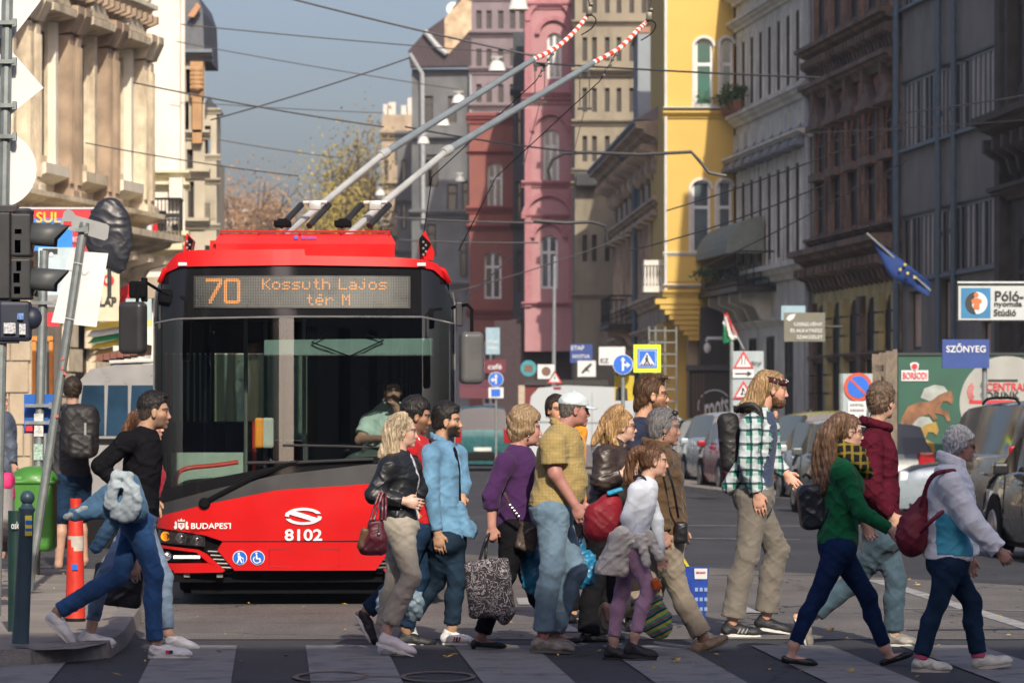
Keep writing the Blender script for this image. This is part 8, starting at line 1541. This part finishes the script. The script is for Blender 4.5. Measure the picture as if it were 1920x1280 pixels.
def person_plaid():
 p=Person('tall long haired man in green plaid shirt and maroon bandana with a black backpack','E',27.75,(285,118),168,(238,225),(200,606),dict(arm=((182,285),(162,445),(205,585),(.18,.22,.21)),leg=((172,870),(105,1160),(48,1238),(236,1240)),dy=-.12),dict(arm=((270,290),(300,455),(352,500),(.17,.19,.16)),leg=((308,850),(258,1135),(198,1205),(368,1228)),dy=.16),k=1.08,skin=(.58,.32,.23),hair=(.3,.16,.07),pitch=.1,grip=(.35,.5))
 p.finish();p.top(cot('slate_cotton',(.05,.068,.12)),.01,sleeve='none',hem=1.08,neck_r=.075)
 m=plaid_cloth('green_plaid',(.045,.22,.16),[(0,.085,.04,0,(.55,.6,.62),.75),(2,.095,.045,0,(.50,.56,.6),.7),(0,.085,.016,.02,(.01,.02,.04),.8),(2,.095,.018,.02,(.01,.02,.04),.8)])
 p.top(m,.02,hem=1.0,seed=3,amp=.008,sc=12,front=.03,open_w=.3,collar=dict(r=.07,h=.012,open=.7),loose=.006)
 S=Solid();S.cone(p.pt((140,480),-.12),p.pt((85,560),-.1),.06,.05,.03);S.cone(p.pt((140,500),.06),p.pt((100,560),.08),.07,.06,.04);S.cone(p.pt((150,500),-.02),p.pt((95,570),-.0),.07,.05,.04);S.cut(p.pt((90,606)),(-.6,0,-1));S.bump(.009,13,2);S.build('shirt_tail',m,p.root)
 p.trousers(cot('taupe_cotton',(.16,.145,.125)),.02,.98,.035,amp=.008,sc=9,knee=.008);p.shoes(nyl('black_mesh',(.012,.012,.015)),WHITE)
 L=[([(250,50),(200,110),(175,160),(130,215)],.03,.02,-.04),([(235,70),(215,120),(190,180),(165,205)],.034,.02,-.07),([(240,60),(200,120),(185,180),(145,200)],.036,.024,0),([(245,75),(235,130),(225,175),(190,208)],.03,.02,-.08),([(235,70),(210,130),(190,180),(150,215)],.034,.02,.06)]
 p.hair_cap(hair_mat('golden_brown_hair',(.19,.10,.045),(.52,.34,.17)),.008,.058,-.04,-.07,locks=L,flow='long');p.beard(hair_mat('auburn_beard',(.09,.04,.018),(.2,.1,.05)),.006)
 S=Solid();T=p.T;hs=p.hs
 S.ell(T(-.014,0,.045),(.113*hs,.096*hs,.09*hs),p.HR,.01);S.cut(T(0,0,.075),(p.hu+p.hf*.12));S.cut(T(0,0,.038),-(p.hu+p.hf*.12));S.bump(.001,30,1);mb=cloth('maroon_bandana',(.05,.018,.022));o=S.build('bandana',mb,p.root,h=.006)
 for i in range(9):
  a=-1.2+i*.45;MB().ball(T(-.014+.112*math.sin(a+.9),-.0955*math.cos(a+.9),.052+.008*(i%3)),.0065,6,4).build('bandana_dot',WHITE,p.root)
 for i in range(3):MB().box(vlerp(p.foot['N'][0],p.foot['N'][1],.45+.09*i)+Vector((0,-.05,.045)),(.008,.008,.04),Matrix.Rotation(.5,3,'Y')).build('shoe_stripe',mat('grey_stripe',(.3,.3,.3)),p.root)
def person_green():
 p=Person('woman with long wavy brown hair in green sweater and navy jeans wearing sunglasses','G',24.45,(325,250),145,(305,352),(275,735),dict(arm=((285,420),(365,590),(488,664),(.14,.19,.2)),leg=((190,955),(88,1165),(32,1240),(186,1256)),dy=-.09),dict(arm=((330,430),(350,560),(400,640)),leg=((405,955),(480,1178),(462,1258),(598,1212)),dy=.09),k=.98,skin=(.58,.36,.28),hair=(.1,.055,.03),bust=1,pitch=.1,grip=(.9,.8))
 p.finish();p.top(wool('green_wool',(.008,.115,.045)),.014,hem=1.0,name='sweater',seed=9,amp=.006)
 p.trousers(den('navy_jeans_denim',(.008,.022,.075)),.004,.93,.005,amp=.004,sc=16);p.shoes(lea('black_patent',(.01,.01,.012)),DARK,'flat')
 L=[([(290,190),(215,260),(205,380),(190,500)],.04,.028,-.02),([(285,195),(225,270),(195,360),(200,480)],.045,.03,.05),([(290,200),(235,270),(235,380),(215,500)],.045,.028,-.07),([(290,200),(250,280),(255,370),(240,460)],.03,.016,-.09),([(285,195),(205,280),(185,370),(180,440)],.035,.022,0)]
 p.hair_cap(hair_mat('wavy_brown_hair',(.085,.045,.025),(.24,.14,.085)),.012,.062,.01,-.06,locks=L,flow='long');p.glasses(DARK,LENS)
 S=Solid();c=p.neck+p.up*.02
 for j in range(3):
  for i in range(12):
   a,b2=2*PI*i/12,2*PI*(i+1)/12;r=.075+.012*j;q=lambda t:c+p.ff*(r*1.15*math.cos(t)+.02+.012*j)+p.side*(r*1.2*math.sin(t))+p.up*(.035-.04*j-.02*math.cos(t)*(1+j));S.cone(q(a),q(b2),.03,.03,.012)
 S.cone(p.pt((360,400),-.05),p.pt((405,435),-.02),.045,.03,.03);S.bump(.007,24,3)
 S.build('scarf',plaid_cloth('scarf_weave',(.02,.02,.022),[(0,.05,.016,0,(.32,.24,.03),.8),(2,.06,.016,.01,(.30,.22,.03),.8)]),p.root)
 MB().ball(p.pt((238,228),-.06),(.02,.01,.012)).build('hair_clip',WHITE,p.root)
def person_maroon():
 p=Person('curly haired man in maroon hoodie looking away towards the hoarding','G',26.6,(468,122),150,(440,232),(470,690),dict(arm=((405,300),(415,500),(492,600),(.17,.2,.16)),leg=((330,905),(175,1030),(85,1040),(138,1168)),dy=.1),dict(arm=((470,300),(490,480),(520,590)),leg=((528,885),(518,1110),(482,1166),(604,1168)),dy=-.08),k=1.05,skin=(.55,.33,.24),hair=(.08,.05,.03),yaw=-.75,grip=(1.0,1.0))
 p.finish();p.top(wool('maroon_fleece',(.075,.008,.018)),.022,hem=.93,name='hoodie',seed=2,amp=.008,loose=.008,collar=dict(r=.08,h=.0,t=.026,open=0));p.top(cot('black_cotton',(.01,.01,.012)),.014,hem=1.2,sleeve='none',name='long_shirt')
 p.trousers(den('grey_blue_denim',(.045,.075,.10)),.016,.97,.02,amp=.009,sc=11);p.shoes(lea('grey_suede',(.2,.185,.165)),WHITE)
 p.hair_cap(hair_mat('curly_brown_hair',(.07,.045,.028),(.22,.15,.10)),.015,.05,-.01,-.07,(0,.002,.012),amp=.009,sc=42)
 B=MB();B.tube([p.pt((455,290),-.16),p.pt((462,325),-.17)],.007,5);B.build('drawstring',WHITE,p.root)
def person_white_jacket():
 p=Person('white haired woman in white and sky blue windbreaker with a red drawstring bag','K',24.0,(352,125),168,(305,222),(285,700),dict(arm=((285,310),(385,500),(520,636),(.16,.21,.22)),leg=((240,900),(150,1180),(102,1250),(298,1256)),dy=-.1),dict(arm=((350,320),(400,520),(412,680),(.15,.17,.16)),leg=((408,900),(438,1170),(406,1250),(606,1216)),dy=.1),k=.94,skin=(.42,.24,.19),hair=(.5,.5,.5),bust=1,bw=1.12,pitch=.0,grip=(1.2,.8),brow=(.2,.18,.17))
 p.finish();m=nyl('white_nylon',(.76,.80,.84));p.top(m,.028,hem=.98,name='jacket',seed=4,amp=.011,sc=8,collar=dict(r=.08,h=.02,t=.018,open=.35),loose=.014)
 S=Solid();lp=p.torso(S,.032);S.cut(p.pt((0,668)),(0,0,-1));S.cut(p.pt((0,375)),(.3,0,1));S.cut(p.pt((250,420),0),(.72,0,.60));S.cut(p.pt((215,520)),(-1,0,.0));S.bump(.011,8,4);S.build('blue_panel',nyl('sky_blue_nylon',(.05,.36,.52)),p.root)
 p.trousers(den('navy_denim',(.012,.03,.065)),.008,.95,.014,seed=6);p.shoes(lea('ivory_leather',(.52,.53,.48)),mat('cream_rubber',(.5,.48,.42)))
 for q in 'NF':L=p.leg[q];MB().lathe([(.045,-.012),(.045,.012)],vlerp(L[1],L[2],.985),L[2]-L[1],14).build('sock',mat('pink_sock',(.5,.06,.16)),p.root)
 p.hair_cap(hair_mat('white_hair',(.34,.36,.38),(.78,.8,.82)),.02,.055,-.02,-.06,(0,.004,.014),amp=.009,sc=40);p.glasses(mat('gold_wire',(.4,.3,.1),.3,1),LENS)
def person_backpack():
 p=Person('man in grey jacket and shorts walking away with a black backpack by the green bin','O',37.6,(136,731),50,(136,762),(133,893),dict(arm=((136,785),(108,835),(100,885),(.17,.1,.1)),leg=((118,965),(110,1058),(112,1075),(98,1082)),dy=-.05),dict(arm=((136,785),(160,835),(165,885),(.17,.1,.1)),leg=((152,965),(158,1050),(160,1060),(150,1076)),dy=.15),k=1.08,turn=-1.45,yaw=-.15,skin=(.5,.3,.22),hair=(.05,.03,.02))
 p.leg['N'][0]=p.pt((121,900));p.leg['F'][0]=p.pt((150,900),.05)
 p.S=None;p.body_solid(0,0,(.5,.5),True);p.finish(False);p.top(wool('charcoal_wool',(.055,.055,.06)),.03,hem=1.05,name='jacket');p.trousers(den('navy_denim',(.012,.03,.065)),.03,.0,.03)
 S=Solid()
 for q in 'NF':L=p.leg[q];S.cone(L[0],vlerp(L[0],L[1],1.0),.12,.095,.02,1)
 S.build('shorts',den('navy_denim',(.012,.03,.065)),p.root);p.shoes(black_shoe,DARK);p.hair_cap(hair_mat('dark_brown_hair',(.03,.02,.013)),.012,.055,-.02,-.05,amp=.004,sc=40)
def person_edge():
 p=Person('man in slate blue coat standing by the stone wall at the street corner','O',40,(-2,752),44,(4,778),(4,880),dict(arm=((12,795),(27,835),(31,868),(.12,.1,.1)),leg=((4,965),(4,1035),(-6,1062),(24,1064)),dy=-.05),dict(arm=((0,795),(5,835),(8,868),(.15,.1,.1)),leg=((-6,965),(-8,1035),(-16,1058),(14,1060)),dy=.1),k=1.0,turn=.3,skin=(.45,.26,.2),hair=(.02,.02,.02))
 p.finish(False);p.top(nyl('slate_nylon',(.07,.09,.13)),.035,hem=1.05,name='coat');p.trousers(cot('black_cotton',(.01,.01,.012)),.016);p.shoes(black_shoe,DARK);p.hair_cap(hair_mat('black_hair',(.012,.010,.009),(.03,.026,.024)),.012,.055,-.02,-.05)
def person_driver():
 p=Person('bus driver in pale green shirt seated behind the windscreen','O',33.15,(737,733),52,(735,768),(730,870),dict(arm=((735,782),(690,820),(705,812),(.19,.1,.0)),leg=None),dict(arm=((735,782),(780,820),(752,770),(.19,.1,.0)),leg=None),k=1.05,turn=1.5,skin=(.42,.24,.18),hair=(.05,.03,.02),group=None,lower=False,ground=.9)
 p.arm['N']=[p.pt((693,792)),p.pt((676,825),-.1),p.pt((715,822),-.4)];p.arm['F']=[p.pt((777,792)),p.pt((785,830),-.15),p.pt((742,762),-.22)]
 p.S=None;p.body_solid(.6,0,(1.2,1.2),True);p.finish(False);p.top(cot('pale_green_cotton',(.42,.55,.52)),.024,hem=1.1,sleeve='short',collar=dict(r=.075,h=.012,open=.5));p.hair_cap(hair_mat('dark_brown_hair',(.03,.02,.013)),.01,.058,-.02,-.05)
def person_distant():
 for(label,px,py,d,c)in(('pedestrian in dark coat far up the right pavement',1520,800,90,(.02,.02,.025)),('pedestrian in black hat on the far pavement behind the parked cars',1453,800,84,(.05,.06,.1))):
  s=FP/d;z=lambda h:CY+(EYE-h)*s
  p=Person(label,'O',d,(px,z(1.62)),.23*s,(px,z(1.46)),(px,z(.95)),dict(arm=((px,z(1.4)),(px-.05*s,z(1.1)),(px,z(.85)),(.17,.2,.18)),leg=((px+.05*s,z(.5)),(px,z(.1)),(px-.06*s,z(.01)),(px+.18*s,z(.01)))),dict(arm=((px,z(1.4)),(px+.05*s,z(1.1)),(px+.1*s,z(.9)),(.17,.2,.18)),leg=((px+.1*s,z(.5)),(px+.2*s,z(.1)),(px+.15*s,z(.01)),(px+.38*s,z(.01)))),skin=WHITE_SKIN,turn=1.2,hair=(.03,.02,.02),group='distant pedestrians',ground=.12)
  p.S.build('body',skin_mat(),p.root,h=.02,colour=p.colour);p.top(cot('far_coat_'+('dark'if px>1500 else 'blue'),c),.03,hem=1.2,name='coat',h=.025);p.trousers(cot('black_cotton',(.01,.01,.012)),.016,h=.025);p.shoes(black_shoe,DARK);p.hair_cap(hair_mat('dark_brown_hair',(.03,.02,.013)),.012,h=.02)
import time as _time
_t0=_time.time()
for fn in(person_edge,person_backpack,person_ponytail,person_black_sweater,person_driver,person_red_jacket,person_blonde,person_denim_shirt,person_purple,person_orange,person_cap,person_leather,person_glasses,person_coat,person_girl,person_plaid,person_maroon,person_green,person_white_jacket,person_distant):fn()
print('people',_time.time()-_t0)
# things people carry
def bag(name,label,crop,d,cat='bag',at=(0,0)):
 ox,oy,sc=CROPS[crop];P=lambda x,y,dy=0:W(ox+x/sc,oy+y/sc,d+dy);t=thing(name,tuple(P(*at)),label,cat);return t,P
def strap(P,pts,r,m,t,name='strap'):B=MB();B.tube(spline([P(*p)for p in pts],5),r,7);return part(B,name,m,t,smooth=True)
t,P=bag('denim_jacket','light denim jacket with fleece lining draped over the young man\'s arm','A',25.0,'jacket',(380,520));JD=den('jacket_denim',(.07,.15,.25));FL=wool('grey_fleece',(.34,.40,.44))
S=Solid();S.cone(P(440,450),P(470,570),.075,.085,.04);S.cone(P(400,560),P(190,590,-.05),.06,.045,.04);S.cone(P(390,590),P(290,740,-.02),.055,.04,.03);S.cone(P(350,500),P(230,570,.05),.07,.04,.04);S.bump(.009,15,2);S.build('denim_shell',JD,t)
S=Solid();n=9
for i in range(n):a,b=-1.2+5.2*i/n,-1.2+5.2*(i+1)/n;q=lambda s_:P(418+58*math.cos(s_),525+82*math.sin(s_),-.11);S.cone(q(a),q(b),.033,.033,.02)
S.cone(P(385,408,-.1),P(440,420,-.1),.03,.034,.02);S.cone(P(380,410,-.1),P(345,540,-.1),.03,.035,.02);S.cone(P(435,420,-.11),P(420,560,-.11),.02,.03,.03);S.cone(P(240,560,-.07),P(160,600,-.07),.02,.025,.02);S.bump(.006,34,1);S.build('fleece_lining',FL,t)
t,P=bag('shoulder_bag','large black shopper bag hanging behind the young man\'s knee','A',26.3,at=(390,900));LB=lea('bag_black',(.012,.012,.014));S=Solid();S.box(P(390,910),(.17,.06,.145),Matrix.Rotation(-.12,3,'Y'),.03);S.bump(.006,10,1);S.build('body',LB,t);strap(P,[(330,815,0),(380,700,.0),(450,700,0),(470,830,0)],.009,LB,t,'handle');B=MB();B.tube([P(466+16*math.cos(a),872+26*math.sin(a),-.08)for a in[2*PI*i/12 for i in range(13)]],.005,6);part(B,'buckle',CHROME,t,smooth=True)
t,P=bag('handbag','maroon leather handbag hanging from the blonde woman\'s elbow','B',25.1,at=(150,680));m=lea('maroon_leather',(.13,.02,.035));S=Solid();S.box(P(152,715),(.095,.05,.075),None,.045);S.box(P(165,640),(.055,.035,.06),None,.03,.05);S.bump(.004,12,1);S.build('body',m,t);S=Solid();S.box(P(105,690),(.028,.052,.075),Matrix.Rotation(-.25,3,'Y'),.02);S.build('side_panel',lea('tan_side_leather',(.20,.10,.05)),t)
for dx in(0,16):strap(P,[(140+dx,600,-.04),(165+dx,520,-.02),(185+dx,468,0),(198+dx,500,.02),(196+dx,600,-.04)],.008,m,t,'handle')
B=MB();B.tube([P(181,620,-.055),P(178,655,-.055)],.004,5);B.ball(P(180,668,-.055),.012);part(B,'zip_pull',CHROME,t,smooth=True)
t,P=bag('plastic_bag','pale blue translucent carrier bag swinging behind the blonde woman','B',25.9,at=(290,1000));S=Solid();S.ell(P(215,1010),(.065,.05,.12),None,.05);S.ell(P(345,1010),(.08,.05,.11),None,.05);S.ell(P(270,1000),(.12,.05,.09),None,.05);S.cone(P(290,960),P(330,890),.06,.015,.05);S.bump(.018,12,3);S.bump(.012,34,1);S.build('film',mat('pale_film',(.26,.36,.43),.4,var=.25,vscale=14,spec=.7,bump=.3,bscale=30),t)
t,P=bag('tote_bag','black tote with curling grey pattern held low by the woman in purple','C',25.8,at=(170,950));m=mat('scroll_pattern',(.02,.018,.022),.85,var=0);N=m.node_tree.nodes;L=m.node_tree.links;tc=N.new('ShaderNodeTexCoord');n0=N.new('ShaderNodeTexNoise');n0.inputs['Scale'].default_value=13;n0.inputs['Distortion'].default_value=3.5;L.new(tc.outputs['Object'],n0.inputs['Vector']);r0=N.new('ShaderNodeValToRGB');e=r0.color_ramp.elements;e[0].position=.46;e[0].color=(.014,.012,.016,1);e[1].position=.5;e[1].color=(.42,.38,.43,1);e2=e.new(.54);e2.color=(.02,.018,.022,1);L.new(n0.outputs['Fac'],r0.inputs['Fac']);L.new(r0.outputs['Color'],N['Principled BSDF'].inputs['Base Color'])
S=Solid();S.box(P(165,940),(.155,.05,.195),Matrix.Rotation(.10,3,'Y'),.035);S.ell(P(235,1050),(.06,.06,.09),None,.05);S.bump(.012,8,2);S.build('body',m,t);strap(P,[(120,815,0),(145,730,-.02),(165,690,0),(152,740,.02),(148,815,.02)],.010,LB,t,'handle')
t,P=bag('shoulder_bag','brown crossbody bag with chain strap on the woman in purple','C',26.0,at=(345,700));m=lea('taupe_leather',(.07,.052,.042));S=Solid();S.box(P(345,705),(.075,.05,.10),Matrix.Rotation(-.25,3,'Y'),.03);S.bump(.004,14,1);S.build('body',m,t);strap(P,[(235,500,-.12),(270,570,-.13),(310,640,-.08)],.008,m,t);
for i in range(5):B=MB();B.ball(P(262+i*10,558+i*13,-.14),.011,6,5);part(B,'chain_link',CHROME,t,smooth=True)
t,P=bag('plastic_bag','bulging bright blue carrier bag behind the man in the white cap','C',26.2,at=(490,850));m=mat('blue_film',(.015,.17,.33),.4,var=.35,vscale=9,spec=.7,bump=.4,bscale=22);S=Solid();S.ell(P(372,860),(.10,.08,.17),None,.06);S.ell(P(600,850),(.11,.08,.13),None,.06);S.ell(P(490,860),(.15,.06,.12),None,.06);S.cone(P(570,790),P(585,720),.06,.02,.05);S.cone(P(385,790),P(400,740),.05,.02,.05);S.bump(.016,10,3);S.bump(.010,30,1);S.build('film',m,t)
t,P=bag('backpack','slouching red rucksack with blue edge on the schoolgirl\'s back','D',25.05,at=(165,640));m=nyl('red_nylon',(.26,.008,.02));S=Solid();S.box(P(165,650),(.105,.10,.13),Matrix.Rotation(.45,3,'Y'),.07);S.ell(P(120,690),(.07,.09,.08),None,.06);S.ell(P(200,590),(.07,.08,.09),None,.06);S.bump(.010,10,2);S.build('body',m,t);S=Solid();S.box(P(212,528,-.02),(.055,.07,.015),Matrix.Rotation(.3,3,'Y'),.01);S.build('blue_lid',nyl('azure_nylon',(.02,.3,.5)),t);strap(P,[(245,480,-.05),(325,462,-.13),(348,500,-.13),(330,560,-.13),(235,670,-.1)],.008,LB,t)
t,P=bag('pouch','small orange plastic pouch dangling at the girl\'s thigh','D',24.85,at=(390,920));S=Solid();S.box(P(390,925),(.03,.02,.042),Matrix.Rotation(.4,3,'Y'),.012);S.bump(.004,30,1);S.build('body',mat('orange_plastic',(.45,.08,.01),.3),t)
t,P=bag('striped_bag','green yellow and red striped cloth bag swinging behind the girl','D',25.4,at=(380,1020));ms=plaid_cloth('striped_cloth',(.05,.28,.22),[(2,.065,.02,0,(.45,.45,.08),.9),(2,.065,.012,.025,(.35,.08,.12),.9),(2,.065,.012,.045,(.02,.03,.08),.9)],rot=.5);S=Solid();S.box(P(365,1040),(.105,.05,.12),Matrix.Rotation(.5,3,'Y'),.04);S.ell(P(405,1110),(.08,.05,.08),None,.05);S.bump(.012,10,2);S.build('body',ms,t);strap(P,[(395,960,0),(405,880,-.05),(420,830,-.1)],.016,ms,t,'handle')
t,P=bag('handbag','small black crossbody bag on the older woman in the brown coat','D',25.8,at=(495,700));S=Solid();S.box(P(495,705),(.045,.04,.075),None,.025);S.build('body',LB,t);strap(P,[(425,400,-.14),(460,500,-.16),(485,640,-.04)],.009,LB,t);B=MB();B.box(P(514,712,-.03),(.01,.01,.05));part(B,'zip_pull',CHROME,t)
t,P=bag('shopping_bag','royal blue woven shopping bag with white panel and yellow handle','D',26.4,at=(545,950));mb=mat('blue_woven_plastic',(.008,.045,.30),.4,var=.15,vscale=20);B=MB();B.hexa([P(500,900,-.05),P(592,1080,-.05),P(600,1078,.08),P(510,900,.08),P(480,850,-.05),P(616,853,-.05),P(616,853,.08),P(480,850,.08)]);part(B,'body',mb,t)
B=MB();B.hexa([P(540,1010,-.051),P(597,1080,-.051),P(597,1080,.05),P(540,1010,.05),P(535,853,-.051),P(616,853,-.051),P(616,853,.05),P(535,853,.05)]);part(B,'gusset',mb,t);B=MB();B.prism([P(553,858,-.056),P(609,858,-.056),P(608,903,-.056),P(555,903,-.056)],Yd*.003);part(B,'white_panel',SW,t);text('GRAND',.05,P(581,875,-.06),Xd,Zd,SR,t,bold=.02,wfit=.065)
for j in range(3):
 for i in range(3):B=MB();B.prism([P(556+i*20,940+j*42,-.056),P(569+i*20,940+j*42,-.056),P(569+i*20,956+j*42,-.056),P(556+i*20,956+j*42,-.056)],Yd*.003);part(B,'printed_mark',mat('pale_blue_print',(.2,.3,.5)),t)
B=MB();B.prism([P(472,775,-.06),P(484,772,-.06),P(532,848,-.06),P(520,850,-.06)],Yd*.004);part(B,'handle',mat('yellow_webbing',(.6,.5,.03)),t)
t,P=bag('backpack','black rucksack worn by the long haired man in plaid','E',27.8,at=(90,360));mk=nyl('black_pack_nylon',(.014,.013,.014));S=Solid();S.box(P(92,360),(.075,.15,.215),Matrix.Rotation(.08,3,'Y'),.06);S.bump(.005,12,2);S.build('body',mk,t);B=MB();B.tube([P(48,350,-.1),P(100,355,-.155)],.005,4);part(B,'seam',SGREY,t);S=Solid();pp=spline([P(120,215,-.12),P(160,192,-.2),P(205,195,-.215),P(232,235,-.22),P(240,300,-.215)],4)
for a,b in zip(pp,pp[1:]):S.cone(a,b,.019,.019,.01)
S.build('strap',mk,t)
t,P=bag('mobile_phone','dark phone held in the plaid man\'s forward hand','E',27.9,'phone',(360,570));B=MB();B.box(P(362,572,-.02),(.03,.07,.09),Matrix.Rotation(.4,3,'Y'),ch=.006);part(B,'body',DARK,t)
t,P=bag('backpack','black leather backpack low on the back of the woman in green','G',24.5,at=(160,570));ml=lea('soft_black_leather',(.016,.022,.028));S=Solid();S.box(P(165,570),(.085,.13,.145),Matrix.Rotation(.12,3,'Y'),.045);S.bump(.004,10,2);S.build('body',ml,t);strap(P,[(125,445,0),(140,432,0),(160,450,0)],.010,ml,t,'handle');strap(P,[(215,640,-.12),(240,580,-.15),(290,520,-.14)],.012,ml,t)
t,P=bag('drawstring_bag','dark red drawstring bag slung on the white haired woman','K',24.0,at=(105,550));mr=nyl('crimson_nylon',(.16,.006,.022));S=Solid();S.ell(P(108,575),(.105,.11,.13),None,.05);S.cone(P(120,500),P(160,400),.085,.04,.05);S.bump(.008,13,2);S.build('body',mr,t);S=Solid();pp=spline([P(150,420,-.1),P(190,300,-.16),(P(240,255,-.2)),P(320,246,-.18)],5)+[None]+spline([P(150,555,-.14),P(200,500,-.215),P(262,448,-.2)],4)
for a,b in zip(pp,pp[1:]):
 if a is not None and b is not None:S.cone(a,b,.013,.013,.01)
S.build('strap',mr,t)
t,P=bag('backpack','bulky black daypack on the man walking away','O',37.2,at=(150,800));S=Solid();S.box(P(150,808),(.185,.11,.26),None,.10);S.box(P(152,835,-.1),(.12,.05,.12),None,.04);S.bump(.008,9,2);S.build('body',mk,t,h=.014);strap(P,[(108,770,.2),(120,765,.02),(125,790,0)],.02,mk,t);B=MB();B.box(P(160,812,-.13),(.02,.02,.2));part(B,'zip',SGREY,t)
# air
hm_=bpy.data.materials.new('haze');hm_.use_nodes=True;N=hm_.node_tree.nodes;N.remove(N['Principled BSDF']);v_=N.new('ShaderNodeVolumePrincipled');v_.inputs['Color'].default_value=(.80,.88,1,1);v_.inputs['Density'].default_value=.0003;v_.inputs['Anisotropy'].default_value=.2
hm_.node_tree.links.new(v_.outputs[0],N['Material Output'].inputs['Volume'])
B=MB();B.box((0,220,15.5),(402,682,33));o=B.build('haze',hm_,smooth=False);tag(o,'pale blue autumn haze filling the street',kind='stuff')
scene.cycles.volume_bounces=1
